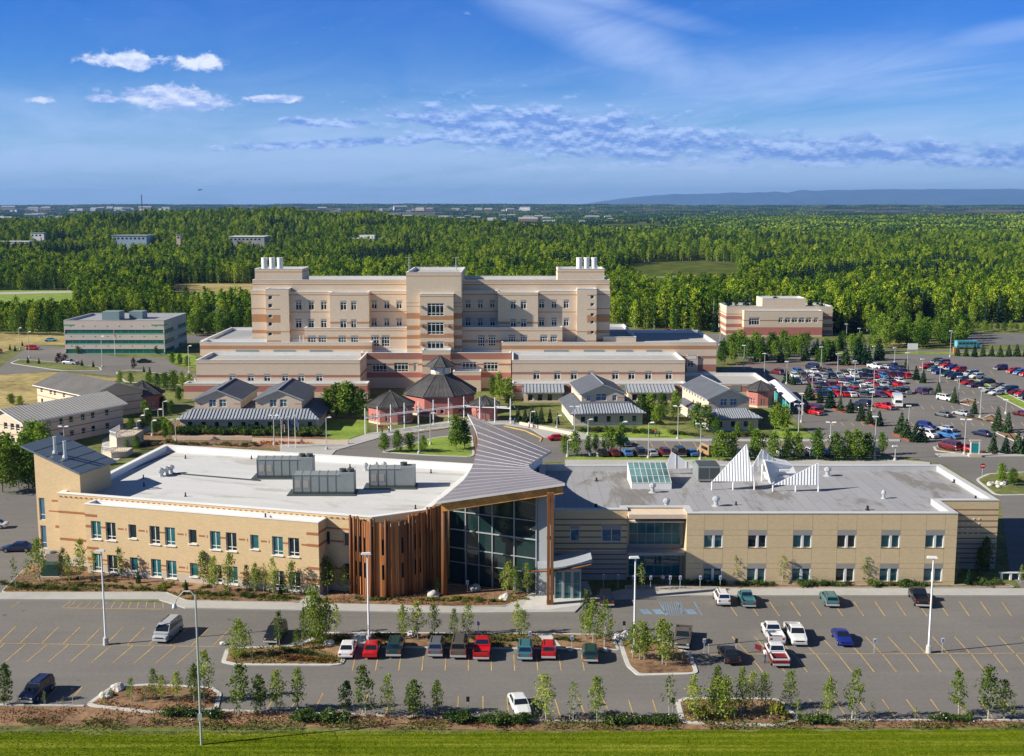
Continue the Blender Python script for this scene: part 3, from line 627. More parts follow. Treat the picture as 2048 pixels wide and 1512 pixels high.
for s_ in (2.6, 6.7, 10.0, gl_ - .1): p, q = gp(s_ - .07, .1), gp(s_ + .07, .1); m.obox(p, q, .2, 0, roof_z(*p))
for s_ in (4.6,): p, q = gp(s_ - .03, .05), gp(s_ + .03, .05); m.obox(p, q, .1, 0, roof_z(*p))
for z_, w_ in ((3.0, .05), (5.0, .08), (7.6, .11), (10.2, .08)): m.obox(gp(0, .13), gp(gl_, .13), .16, z_, z_ + w_ * 1.5)
m.build('mullions', M['frameg'], clinic)
m = MB(); a, b = LC[0] + Vector((.6, .5, -.38)), RC[0] + Vector((-.2, .5, -.38))
for k in range(2):
    o_ = Vector((0, .9 * k, 0)); a1, b1 = a + o_, b + o_; t_ = Vector((0, .28, 0)); d_ = Vector((0, 0, 1.15))
    m.add([a1 - d_, b1 - d_, b1 - d_ + t_, a1 - d_ + t_, a1, b1, b1 + t_, a1 + t_], [(0, 3, 2, 1), (4, 5, 6, 7), (0, 1, 5, 4), (1, 2, 6, 5), (2, 3, 7, 6), (3, 0, 4, 7)])
m.build('front_beam', M['glulam'], clinic)
m = MB(); cx_, cy_ = G(1100, 1211); m.box(cx_ - .42, cx_ - .04, cy_ - .4, cy_ + .4, 0, 15.2); m.box(cx_ + .04, cx_ + .42, cy_ - .4, cy_ + .4, 0, 15.2)
for z_ in (.3, 4.2, 9., 14.): m.box(cx_ - .46, cx_ + .46, cy_ - .3, cy_ + .3, z_, z_ + .35)
m.build('timber_column', M['timber'], clinic)
bx_, by_ = LC[-3].xy + Vector((.6, -.2)); m = MB(); m.tube((bx_, by_, 0), (bx_, by_, 14.2), .3, k=8); m.build('rear_column', M['timber'], clinic)
# --- the log drum: vertical cedar planks between round logs
bp = [G(*p) for p in ((703, 1187), (720, 1190), (744, 1196), (779, 1197), (820, 1189), (856, 1177), (895, 1163))]
tp = [Z(v, p.y) for v, p in zip((1036, 1041, 1044, 1045, 1035, 1020, 1007), bp)]
def arc(t):
    t = min(max(t, 0), 5.999); i = int(t); f = t - i; g = lambda q, P: P[min(max(q, 0), 6)]
    cr = lambda P: .5 * ((2 * g(i, P)) + (g(i + 1, P) - g(i - 1, P)) * f + (2 * g(i - 1, P) - 5 * g(i, P) + 4 * g(i + 1, P) - g(i + 2, P)) * f * f + (3 * g(i, P) - 3 * g(i + 1, P) + g(i + 2, P) - g(i - 1, P)) * f ** 3)
    return cr(bp), cr(tp)
random.seed(11); m = MB(); bk = MB(); t = 0.; pts = []
while t < 5.97:
    a, za = arc(t); b, _ = arc(min(t + .02, 6)); st = .02 * .30 / max((b - a).length, 1e-3); b, zb = arc(min(t + st, 6)); pts.append(a)
    o_ = random.choice((-.05, 0, .03, .07)); zt_ = za + random.uniform(-.14, .14); zl = random.choice((0., 0., .1))
    slit = random.random() < .16
    if slit: m.obox(a, b, .07, zl, 2.6, 0, o_); m.obox(a, b, .07, 4.7, 6.0, 0, o_); m.obox(a, b, .07, 8.2, zt_, 0, o_)
    else: m.obox(a + (b - a) * .04, b - (b - a) * .06, .07, zl, zt_, 0, o_)
    t += st
m.build('cedar_cladding', M['wood'], clinic)
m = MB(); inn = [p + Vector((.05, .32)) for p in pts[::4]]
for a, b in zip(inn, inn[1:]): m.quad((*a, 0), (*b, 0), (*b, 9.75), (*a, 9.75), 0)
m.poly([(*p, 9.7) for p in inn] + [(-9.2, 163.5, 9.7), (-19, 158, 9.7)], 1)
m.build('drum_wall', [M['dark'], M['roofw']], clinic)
m = MB()
for k, tt in enumerate((.02, .55, .95, 2.0, 2.85, 3.0, 4.0, 5.0, 5.95)):
    a, za = arc(tt); r_ = .2 if k not in (2, 5) else .14
    for q in ((0, -.38), (.42, -.30)) if k in (1, 3, 6, 7) else ((0, -.38),): m.tube((a.x + q[0], a.y + q[1], 0), (a.x + q[0] + .05, a.y + q[1], za + .5), r_, r_ * .85, 8)
a = LC[0]; m.tube((a.x + .9, a.y + 1.0, 0), (a.x + .9, a.y + 1., a.z - .6), .42, .36, 8)
m.build('upright_logs', M['timber'], clinic, True)
# --- entrance vestibule and curved canopy
m = MB(); N_ = 10
cz = lambda x: 4.75 + .018 * (x - 3.2) ** 2
for i in range(N_):
    a, b = 3.4 + i * .72, 3.4 + (i + 1) * .72
    for z0, k in ((0, 0), (-.18, 1)):
        m.quad((a, 149.4 + .1 * i * .5, cz(a) + z0), (b, 149.4 + .1 * (i + 1) * .5, cz(b) + z0), (b, 155, cz(b) + z0), (a, 155, cz(a) + z0), k)
    m.quad((a, 149.4 + .05 * i, cz(a)), (a, 149.4 + .05 * i, cz(a) - .18), (b, 149.4 + .05 * (i + 1), cz(b) - .18), (b, 149.4 + .05 * (i + 1), cz(b)), 0)
m.build('canopy_roof', [M['seaml'], M['frameg']], clinic)
m = MB()
for i in range(N_): a, b = 2.6 + i * .78, 2.6 + (i + 1) * .78; m.tube((a, 148.9, cz(a) - .2), (b, 148.9, cz(b) - .2), .14, .14, 6)
m.build('canopy_beam', M['timber'], clinic)
m = MB(); 
for a, b in (((5.6, 150.8), (9.2, 150.8)), ((9.2, 150.8), (9.2, 156))): facade(m, a, b, 0, 4.3, [(.15 + i * (Vector(b) - Vector(a)).length / 3, (i + .9) * (Vector(b) - Vector(a)).length / 3, .12, 3.9) for i in range(3)], depth=.12)
m.quad((5.6, 150.8, 4.3), (9.2, 150.8, 4.3), (9.2, 156, 4.3), (5.6, 156, 4.3)); m.build('vestibule', M['frameg'], clinic)
for i in range(3): window(clinic, Vector((5.6, 150.8)), (1, 0), (.15 + i * 1.2, (i + .9) * 1.2, .12, 3.9), 1, (.55,), fr=.07, gl=M['gteal'], fm=M['frameg'], depth=.1); window(clinic, Vector((9.2, 150.8)), (0, 1), (.15 + i * 5.2 / 3, (i + .9) * 5.2 / 3, .12, 3.9), 1, (.55,), fr=.07, gl=M['gteal'], fm=M['frameg'], depth=.1)
# ------------------------------------------------------------------ things standing on the clinic roofs
def ahu(u, v, ln, label, fans=2, zr=9.78, rz=0.):
    p = G(u, v, zr); t = thing('air_handler', (p.x, p.y, zr), label, 'air handling unit', 'grey air handlers on the white clinic roof', rz); ORG[t.name] = (0, 0, 0)
    m = MB(); m.box(-.8, ln + .3, -.7, 3.2, 0, .12); m.box(0, ln, 0, 2.6, .12, .5); m.build('base_frame', M['ahud'], t)
    m = MB(); m.prism([(0, 0), (ln - 2.1, 0), (ln - 2.1, 2.6), (0, 2.6)], .5, 3.0); m.prism([(ln - 2.1, .0), (ln, 0), (ln, 2.6), (ln - 2.1, 2.6)], .5, 3.25)
    m.add([(-.05, -.08, 3.0), (ln - 2.1, -.08, 3.0), (ln - 2.1, 2.68, 3.0), (-.05, 2.68, 3.), (-.05, 1.3, 3.38), (ln - 2.1, 1.3, 3.38)], [(0, 1, 5, 4), (2, 3, 4, 5), (0, 4, 3), (1, 2, 5)])
    k = 0.
    while k < ln - 2.2: m.box(k, k + .07, -.05, 0, .5, 3.0); m.add([(k, -.1, 3.02), (k + .09, -.1, 3.02), (k + .09, 1.3, 3.45), (k, 1.3, 3.45), (k, 2.7, 3.02), (k + .09, 2.7, 3.02)], [(0, 1, 2, 3), (3, 2, 5, 4)]); m.box(k, k + .07, -.02, 2.6, 3.3, 3.42) if 0 else None; k += 1.25
    m.build('casing', M['ahu'], t)
    m = MB()
    for q in range(2): m.box(.35 + q * 1.2, 1.15 + q * 1.2, -.03, -.004, 1.1, 2.2)
    m.build('louvre', M['panel'], t)
    for q in range(fans):
        m = MB(); m.lathe((ln - 1.75 + q * 1.15, 1.3 if fans > 1 else 1.6), [(.52, 3.25), (.55, 3.7), (.4, 3.72), (.1, 3.6)], 12); m.build('fan', M['ahud'], t)
    return t
ahu(514, 957, 8.7, 'long grey rooftop air handler behind the other two on the white clinic roof')
ahu(586, 990, 9.0, 'long grey rooftop air handler nearest the brick front of the clinic')
ahu(738, 977, 6.9, 'shorter grey rooftop air handler with one fan, closest to the swooping roof', 1)
def vent(u, v, h, r, label, zr, kind='roof_vent', hood=True):
    p = G(u, v, zr); t = thing(kind, (p.x, p.y, zr), label, 'roof vent', 'small vents on the clinic roofs'); ORG[t.name] = (0, 0, 0)
    m = MB(); m.lathe((0, 0), [(r * 2.2, 0), (r * 1.5, .12), (r, .2), (r, h)], 8); m.build('pipe', M['metal'] if hood else M['dark'], t)
    if hood: m = MB(); m.lathe((0, 0), [(r * .9, h - .1), (r * 1.7, h), (r * 1.7, h + .35), (r * .6, h + .6), (0, h + .6)], 8); m.build('cowl', M['metal'], t)
    return t
VL = [(322, 953, .8, .35), (333, 950, .8, .35), (342, 947, .8, .35), (731, 941, .7, .28), (752, 938, .6, .22), (768, 939, .7, .28)]
for i, (u, v, h, r) in enumerate(VL): vent(u, v, h, r, ('%s galvanised vent of the trio %s' % (nth(i % 3), 'near the tilted tower roof' if i < 3 else 'behind the air handlers')), 9.78)
for i, (u, v) in enumerate([(371, 917), (503, 918), (371, 993), (700, 935), (817, 925), (862, 946), (831, 1018), (287, 957), (531, 1035), (288, 972)]):
    vent(u, v, .6, .1, '%s thin dark pipe on the white clinic roof, counted from the tilted tower' % nth(i), 9.78, 'vent_pipe', False)
VR = [(1305, 985, .9, .3), (1333, 1015, .8, .3), (1432, 1012, .9, .32), (1472, 1010, .5, .12), (1655, 952, .9, .34), (1767, 997, .7, .2), (1735, 1020, .6, .18), (1908, 965, .5, .15), (1951, 998, .5, .15), (1192, 1016, .6, .2), (1195, 940, .5, .15), (1193, 962, .5, .15)]
for i, (u, v, h, r) in enumerate(VR): vent(u, v, h, r, '%s small vent on the grey clinic roof, counted from the glass skylight' % nth(i), 9.3, hood=h > .6)
p0 = L(T0, TA)
for k, (u, v) in enumerate(((103, 916), (126, 920))):
    s_ = -49.6 + k * 1.7; p = L(s_, 3.4); z_ = tz(s_) + .25; t = thing('flue_pipe', (p.x, p.y, z_), '%s tall steel flue on the tilted tower roof' % ('outer' if k == 0 else 'inner'), 'flue', 'steel flues on the tower roof'); ORG[t.name] = (0, 0, 0)
    m = MB(); m.lathe((0, 0), [(.42, -.1), (.3, .45), (.22, .5), (.22, 2.4), (.27, 2.4), (.27, 2.55), (0, 2.55)], 10); m.build('pipe', M['metal'], t)
# skylight
p = G(1263, 978, 9.3); t = thing('skylight', (p.x, p.y, 9.3), 'sloping teal glass skylight on the grey clinic roof', 'skylight'); ORG[t.name] = (0, 0, 0)
m = MB(); m.add([(0, 0, 0), (6.1, 0, 0), (6.1, 7, 0), (0, 7, 0), (0, 0, .9), (6.1, 0, .9), (6.1, 7, 2.6), (0, 7, 2.6)], [(0, 1, 5, 4), (1, 2, 6, 5), (2, 3, 7, 6), (3, 0, 4, 7)]); m.build('curb', M['white'], t)
m = MB(); m.quad((0.1, .1, .93), (6., .1, .93), (6., 6.9, 2.6), (.1, 6.9, 2.6)); m.build('pane', glass('skylight glass', (.14, .28, .28), .08, .8), t)
m = MB()
for i in range(8): m.add([(i * .86, 0, .95), (i * .86 + .1, 0, .95), (i * .86 + .1, 7, 2.66), (i * .86, 7, 2.66)], [(0, 1, 2, 3)])
for j in range(4): y_ = j * 2.3; m.add([(0, y_, .97 + y_ * .243), (6.1, y_, .97 + y_ * .243), (6.1, y_ + .1, .99 + y_ * .243), (0, y_ + .1, .99 + y_ * .243)], [(0, 1, 2, 3)])
m.build('glazing_bars', M['frame'], t)
# white ribbed triangular screens round the grey roof unit
def tri(pts, label, ribs=14, legs=()):
    c = sum((Vector(q) for q in pts), Vector()) / 3; t = thing('roof_screen', (c.x, c.y, 9.3), label, 'roof screen', 'white triangular screens on the grey clinic roof')
    a, b, d = [Vector(q) for q in pts]; nn = (b - a).cross(d - a).normalized()
    if nn.y > 0: nn = -nn
    m = MB(); w_ = nn * .05
    m.add([a + w_, b + w_, d + w_, a - w_, b - w_, d - w_], [(0, 1, 2), (3, 5, 4), (0, 3, 4, 1), (1, 4, 5, 2), (2, 5, 3, 0)]); m.build('sheet', M['white'], t)
    m = MB()
    for i in range(1, ribs):
        f = i / ribs; p_ = a.lerp(b, f); bw = (b - a).normalized()
        q_ = a.lerp(d, f / max(tri.ap, 1e-3)) if f < tri.ap else d.lerp(b, (f - tri.ap) / (1 - tri.ap + 1e-6))
        m.tube(p_ + nn * .06, q_ + nn * .06, .075, .075, 4)
    m.build('ribs', M['white'], t)
    m = MB()
    for q in legs: q = Vector(q); m.tube((q.x, q.y, 9.3), q, .12, .12, 6)
    m.build('legs', M['white'], t)
def P3(u, v, z): g = G(u, v, z); return (g.x, g.y, z)
# each defined from its base corners on the roof and its apex height
A_, B_ = P3(1424, 963, 10.6), P3(1509, 963, 10.6); yA = A_[1] + 3.5; tri.ap = .84
tri([A_, B_, (X(1493, 888, yA), yA, Z(888, yA))], 'tall white ribbed triangle screen with steep point, on stub legs', 15, (A_, ((A_[0] + B_[0]) / 2, A_[1], 10.6), B_))
A_, B_ = P3(1546, 970, 10.3), P3(1637, 970, 10.3); yA = A_[1] + 1.; tri.ap = .99
tri([A_, B_, (X(1637, 925, yA), yA, Z(925, yA))], 'low white ribbed wedge screen at the end of the group', 15, (A_, ((A_[0] + B_[0]) / 2, A_[1], 10.3), B_))
yB = G(1500, 965, 10.3).y + 5; tri.ap = .3
tri([(X(1497, 945, yB), yB, Z(945, yB)), (X(1582, 944, yB), yB + 1, Z(944, yB)), (X(1524, 898, yB), yB, Z(898, yB))], 'white slatted triangle screen between the tall point and the low wedge', 9, ((X(1524, 945, yB), yB, 12),))
yC = yB + 5; tri.ap = .2; Ca, Cb, Cc = (X(1330, 938, yC), yC, Z(938, yC)), (X(1394, 936, yC), yC, Z(936, yC)), (X(1343, 903, yC), yC, Z(903, yC))
tri([Ca, Cb, Cc], 'grey backed triangle screen leaning behind the skylight', 3, (Ca, Cb))
g0 = G(1542, 968, 9.3); t = thing('plant_box', (g0.x, g0.y, 9.3), 'white slanted plant enclosure among the triangle screens', 'roof plant'); ORG[t.name] = (0, 0, 0)
m = MB(); m.add([(0, 0, 0), (4.6, 0, 0), (4.6, 5, 0), (0, 5, 0), (-1, 0, 3.6), (3.6, 1, 2.6), (3.6, 5, 2.6), (-1, 5, 3.6)], [(0, 1, 5, 4), (1, 2, 6, 5), (2, 3, 7, 6), (3, 0, 4, 7), (4, 5, 6, 7)]); m.build('casing', M['white'], t)
m = MB(); m.box(1.2, 2.8, -.1, .3, 1., 1.3); m.box(1.2, 2.8, -.1, .3, 2., 2.3); m.build('hood', M['copw'], t)
g0 = G(1396, 965, 9.3); t = thing('condenser', (g0.x, g0.y, 9.3), 'grey green rooftop condenser beside the tall white triangle', 'roof plant'); ORG[t.name] = (0, 0, 0)
m = MB(); m.box(0, 3.4, 0, 4, .2, 2.6); m.box(0, 3.4, 4, 6.5, .2, 2.0); m.build('casing', M['ahu'], t); m = MB(); m.box(.1, 3.3, .1, 3.9, 2.6, 2.7); m.box(.1, 1.6, -.03, -.004, .6, 2.3); m.box(1.8, 3.3, -.03, -.004, .6, 2.3); m.build('grille', M['ahud'], t)
for a, b, lb in (((318, 945), (520, 962), 'long dark pipe run crossing the white roof towards the air handlers'), ((350, 903), (222, 955), 'dark strip of walkway pads from the tilted tower along the roof edge')):
    a, b = G(*a, 9.78), G(*b, 9.78); m = MB(); m.obox(a, b, .35 if 'pipe' in lb else .6, 9.78, 9.93 if 'pipe' in lb else 9.82); tag(m.build('roof_pipe' if 'pipe' in lb else 'walkway_pad', M['ahud']), lb, 'pipe' if 'pipe' in lb else 'roof pad')
# ================================================================== the hospital beyond the clinic
hosp = thing('hospital_building', (-23, 340, 0), 'large cream brick hospital with red brown bands behind the houses', 'building')
hm = [M['cream'], M['orange'], M['pink'], M['panel'], M['pinkd'], M['base']]
def rect(x0, y0, x1, y1): return [Vector((x0, y0)), Vector((x1, y0)), Vector((x1, y1)), Vector((x0, y1))]
def hblock(x0, y0, x1, y1, ztop, wins=(), bands=(), ph=.8, z0=0., lint=True, side=(), wall='wall', roofm=None, cols=2, rows=(.72,), root=None, frame=None, gl=None, lbands=None, mats=None):
    root = root or hosp
    bd = list(bands); ops = [(a - x0, b - x0, c, d) for a, b, c, d in wins]
    if lint: bd += [(a, b, d, d + .55, 3) for a, b, c, d in ops]
    f = {0: dict(ops=ops, bands=bd), 1: dict(bands=bands), 3: dict(bands=lbands if lbands is not None else bands, ops=side)}
    roofed(root, rect(x0, y0, x1, y1), z0, ztop, ph, f, mats or hm, roofm or M['flat'], M['copw'], wall=wall)
    for o in ops: window(root, Vector((x0, y0)), (1, 0), o, cols if o[1] - o[0] < 3.3 else 4, rows, fr=.16, gl=gl or M['gdark'], fm=frame, depth=.15)
BW = 999.
def c3(x, y): return 480 + x / 5.389, 500 + y / 5.389
def c4(x, y): return 840 + x / 5.12, 500 + y / 5.12
def wr(f, rects, y):                                 # pixel rectangles measured in one crop -> metres on the plane y
    out = []
    for a, b, c, d in rects:
        u0, v0 = f(a, c); u1, v1 = f(b, d); out.append((X(u0, v0, y), X(u1, v0, y), Z(v1, y), Z(v0, y)))
    return out
def Zy(v, y): return Z(v, y)
zT = Zy(560, 349); xl, xr = X(503, 600, 347), X(1220, 600, 347)
bT = [(0, BW, zT - 1.5, zT - 1.2, 1), (0, BW, zT - .7, zT - .5, 1)]
hblock(xl, 349, xr, 368, zT, bands=bT, wall='tower_wall', roofm=M['flat'])
zl = Zy(584, 347)
eb = [(0, BW, zl - .9, zl - .6, 1)]
def bandrows(w0=0, w1=BW): return [(w0, w1, 21.8, 22.1, 1), (w0, w1, 18.0, 20.3, 1), (w0, w1, 14.6, 15.6, 1), (w0, w1, 10.6, 12.8, 1), (w0, w1, 7.5, 8.6, 1), (w0, w1, zl - .9, zl - .6, 1)]
def thin(): return [(0, BW, Zy(624.5, 345) - .15, Zy(624.5, 345) + .1, 1), (0, BW, Zy(661, 345) - .15, Zy(661, 345) + .1, 1), (0, BW, zl - .9, zl - .6, 1)]
P_ = lambda u, y: X(u, 620, y)
# left half
hblock(P_(503, 347), 347, P_(532, 347), 348.9, zl + .4, bands=bandrows(), z0=0, lint=False)
hblock(P_(532, 344.5), 344.5, P_(578, 344.5), 348.9, Zy(578, 344.5), wr(c3, [(303, 348, a, b) for a, b in ((490, 535), (578, 622), (695, 732), (775, 820), (885, 925))], 344.5), bands=bandrows(0, 4.2) + [(4.2, BW, 15.2, 15.5, 1)], lint=False, cols=1, rows=())
hblock(P_(578, 346), 346, P_(660, 346), 348.9, zl, wr(c3, [(a, b, c, d) for a, b in ((597, 665), (733, 800), (870, 935)) for c, d in ((560, 645), (760, 840))], 346), bands=thin())
hblock(P_(660, 344.2), 344.2, P_(737.5, 344.2), 348.9, zl, wr(c3, [(a, b, c, d) for a, b in ((1080, 1148), (1195, 1255)) for c, d in ((565, 648), (765, 845))], 344.2), bands=thin()[1:] + [(0, BW, Zy(645, 344) - .4, Zy(645, 344) + .2, 1)])
hblock(P_(737.5, 347.5), 347.5, P_(814, 347.5), 348.9, zl + .3, wr(c3, [(a, b, c, d) for a, b in ((1415, 1475), (1550, 1612), (1683, 1745)) for c, d in ((560, 635), (755, 830))], 347.5), bands=thin())
hblock(P_(608, 342), 342, P_(814, 342), 347.4, Zy(656, 342), wr(c3, [(a, b, 940, 1030) for a, b in ((730, 820), (845, 930), (1060, 1145), (1195, 1275))] + [(a, b, 935, 1040) for a, b in ((1412, 1500), (1525, 1612))], 342),
       bands=[(0, BW, Zy(677, 342) - .2, Zy(677, 342) + .5, 1), (0, BW, Zy(662.5, 342), Zy(662.5, 342) + .25, 1)], cols=3, rows=(.3, .7))
# right half
hblock(P_(923, 347.5), 347.5, P_(996, 347.5), 348.9, zl + .3, wr(c4, [(a, b, c, d) for a, b in ((465, 520), (590, 645), (715, 770)) for c, d in ((530, 597), (715, 785))], 347.5), bands=thin())
hblock(P_(996, 344.2), 344.2, P_(1076, 344.2), 348.9, zl, wr(c4, [(a, b, c, d) for a, b in ((925, 985), (1030, 1090)) for c, d in ((530, 605), (725, 795))], 344.2), bands=thin()[1:] + [(0, BW, Zy(645, 344) - .4, Zy(645, 344) + .2, 1)])
hblock(P_(1076, 346), 346, P_(1154, 346), 348.9, zl + .3, wr(c4, [(a, b, c, d) for a, b in ((1215, 1275), (1345, 1400), (1470, 1525)) for c, d in ((525, 597), (710, 780))], 346), bands=thin())
hblock(P_(1154, 344.5), 344.5, P_(1193, 344.5), 348.9, Zy(578, 344.5), wr(c4, [(1745, 1785, a, b) for a, b in ((460, 500), (540, 575), (645, 680), (720, 755), (825, 860))], 344.5), bands=bandrows(3., 7) + [(0, 3, 15.2, 15.5, 1)], lint=False, cols=1, rows=())
hblock(P_(1193, 347), 347, P_(1220, 347), 348.9, zl + .4, bands=bandrows(), lint=False)
hblock(P_(923, 342), 342, P_(1125, 342), 347.4, Zy(655, 342), wr(c4, [(a, b, 885, 965) for a, b in ((905, 980), (1025, 1100), (1230, 1305), (1335, 1405))] + [(a, b, 890, 985) for a, b in ((590, 665), (700, 775))], 342),
       bands=[(0, BW, Zy(681, 342) - .6, Zy(681, 342) + .2, 1), (0, BW, Zy(662.5, 342), Zy(662.5, 342) + .25, 1)], cols=3, rows=(.3, .7))
# central pavilion
yp = 339.
pb = [(0, BW, a, b, 1) for a, b in ((Zy(632, yp) - .8, Zy(626, yp)), (Zy(660, yp), Zy(651, yp)), (Zy(678, yp) , Zy(670, yp)), (Zy(697, yp), Zy(691, yp)))] + [(0, BW, Zy(612, yp) - .2, Zy(612, yp), 1), (0, BW, Zy(605, yp) - .2, Zy(605, yp), 1)]
hblock(P_(813, yp), yp, P_(923, yp), 368, Zy(545, yp), bands=pb + [(0, BW, Zy(553, yp), Zy(553, yp) + .25, 1)], wall='pavilion_wall')
yb = 336.8
pb2 = [(0, BW, Zy(640, yb), Zy(631, yb), 1), (0, BW, Zy(676, yb), Zy(667, yb), 1), (0, BW, Zy(655, yb), Zy(648, yb), 1), (0, BW, Zy(692, yb), Zy(684, yb), 1), (0, BW, Zy(594, yb), Zy(594, yb) + .3, 1)]
hblock(P_(840, yb), yb, P_(907, yb), 338.9, Zy(588, yb), wr(c4, [(75, 245, 545, 675), (75, 245, 740, 865), (75, 245, 935, 1030)], yb), bands=pb2, lint=False, cols=4, rows=(.22, .82))
m = MB()
for v in (613, 651, 689):
    for u in (843, 895): x_, z_ = X(u, v, yb), Zy(v, yb); m.tube((x_, yb - .4, z_), (x_, yb - .02, z_), .4, .4, 8)
m.build('round_light', M['panel'], hosp)
for u0, u1, yy in ((512, 606, 351), (1115, 1208, 351)):
    hblock(P_(u0, yy), yy, P_(u1, yy), yy + 12, Zy(538, yy), bands=[(0, BW, Zy(545, yy), Zy(545, yy) + .3, 1)], z0=zT - .9, lint=False)
# podium
z1 = Zy(685, 338)
pbn = [(0, BW, z1 - 2.0, z1 - .9, 1), (0, BW, z1 - 4.4, z1 - 3.9, 2)]
for u0, u1 in ((397, 742), (1003, 1435)):
    hblock(P_(u0, 338), 338, P_(u1, 338), 346 if u0 < 500 else 372, z1, bands=pbn + [(0, BW, 4.5, 6.5, 2), (0, BW, 8.2, 8.7, 2)], lint=False)
    m = MB()
    for a, b in (((469, 514), (545, 588), (617, 662)) if u0 < 500 else ((1088, 1137), (1168, 1209), (1233, 1266), (1294, 1325))): m.box(P_(a, 338), P_(b, 338), 337.9, 338.1, Zy(707.5, 338), Zy(700, 338))
    m.build('louvre_strip', M['ahu'], hosp)
hblock(P_(1376, 337.6), 337.6, P_(1398, 337.6), 337.95, 9, [(P_(1378, 337), P_(1390, 337), Zy(735, 337.6), Zy(722, 337.6))], lint=False)
hblock(X(400, 670, 346), 346.1, P_(503, 347) + 3, 385, 12.4, roofm=M['flatd'], lint=False); hblock(P_(1220, 347) - 2, 346, X(1268, 670, 352), 384, z1 + .7, roofm=M['flatd'], lint=False)
yc = 335.; zc2 = Zy(706, yc)
cb = [(0, BW, Zy(725, yc) + .9, Zy(712, yc), 2), (0, BW, Zy(733, yc) + .3, Zy(727, yc), 2), (0, BW, Zy(755, yc), Zy(745, yc), 4), (0, BW, zc2 - .9, zc2 - .1, 2)]
hblock(P_(720, yc), yc, P_(843, yc), 341.9, zc2, wr(c3, [(1425, 1580, 1220, 1315), (1660, 1815, 1215, 1315), (1870, 1912, 1215, 1305)], yc), bands=cb, lint=False, cols=4, rows=(.25, .75))
hblock(P_(900, yc), yc, P_(1022, yc), 341.9, zc2, wr(c4, [(430, 580, 1145, 1220), (650, 800, 1150, 1243)], yc), bands=cb, lint=False, cols=4, rows=(.25, .75))
hblock(P_(843, 332), 332, P_(900, 332), 336.7, Zy(701, 332), bands=cb, lint=False)
hblock(P_(905, 329), 329, P_(961, 329), 334.9, 5.6, bands=[(0, BW, 3.2, 4.6, 4)], lint=False)
y2 = 320.
for u0, u1, wl, f7 in ((388, 720, [(600, 680), (795, 860), (957, 1035), (1145, 1215), (1305, 1380), (1498, 1562)], 0), (1020, 1370, [(245, 290), (395, 443), (517, 565), (643, 690), (820, 867), (940, 985), (1060, 1108), (1212, 1258)], 1)):
    us = [(340 + a / 5.12, 340 + b / 5.12) for a, b in wl] if not f7 else [(1000 + a / 3.657, 1000 + b / 3.657) for a, b in wl]
    us = [((a + b) / 2 - 6.6, (a + b) / 2 + 6.6) for a, b in us]
    vt, vb = (751.5, 765) if not f7 else (745.5, 759)
    wn = [(X(a, 755, y2), X(b, 755, y2), Z(vb, y2), Z(vt, y2)) for a, b in us]; zb2 = Z((vt + vb) / 2 - 4, y2)
    hblock(X(u0 + 4, 730, y2), y2, X(u1, 730, y2), 337.9, 10.05, wn, bands=[(0, BW, zb2 - .1, zb2 + .6, 2), (0, BW, 9.0, 9.2, 2), (0, BW, 4.2, 4.4, 2)],
           side=[(3 + k * 3, 4.2 + k * 3, 5.2, 7.) for k in range(4)] if f7 else ())
y3 = 315.5
hblock(X(368, 780, y3), y3, X(735, 780, y3), 319.9, 4.25, bands=[(0, BW, 2.0, 3.7, 4)], lint=False)
hblock(X(1025, 780, y3), y3, X(1370, 780, y3) , 319.9, 4.25, bands=[(0, BW, 2.0, 3.7, 4)], lint=False)
hblock(X(1370, 780, y3) + .01, y3, X(1541, 780, y3), 336, 4.25, bands=[(0, BW, 2.0, 3.7, 4)], lint=False)
m = MB()
for a, b in ((1090, 1133), (1240, 1262), (1308, 1350), (1462, 1482)): m.box(X(a, 780, y3), X(b, 780, y3), y3 - .06, y3 + .05, 2.1, 3.9)
m.build('grille', M['ahu'], hosp)
# things on the hospital roofs
def stack(x, y, z, h, r, label, grp='white exhaust stacks on the hospital', m_='white', cat='stack'):
    t = thing('exhaust_stack', (x, y, z), label, cat, grp); ORG[t.name] = (0, 0, 0); m = MB(); m.lathe((0, 0), [(r, 0), (r, h), (r * .8, h), (0, h - .3)], 12); m.build('pipe', M[m_], t, True)
    m = MB(); m.lathe((0, 0), [(r * 1.25, 0), (r * 1.25, .25), (r, .25)], 12); m.build('flange', M['metal'], t)
for k, u in enumerate((529, 544.5, 560)): stack(X(u, 530, 354), 354, Zy(538, 351) - .8, 4.1, .9, '%s of three fat white stacks on the penthouse above the sunlit tower end' % nth(k))
for k, u in enumerate((1158.5, 1173, 1188)): stack(X(u, 530, 354), 354, Zy(538, 351) - .8, 4.1, .9, '%s of three fat white stacks on the penthouse nearer the forest clearing' % nth(k))
for k, (u, y) in enumerate(((600, 343), (607, 343), (1150, 345), (1156, 345), (1162, 345))): stack(X(u, 680, y), y, z1 - .7, 2.2, .16, '%s thin flue on the %s podium roof' % (nth(k if k < 2 else k - 2), 'sunny' if k < 2 else 'shaded'), 'thin flues on the podium roof', 'metal', 'flue')
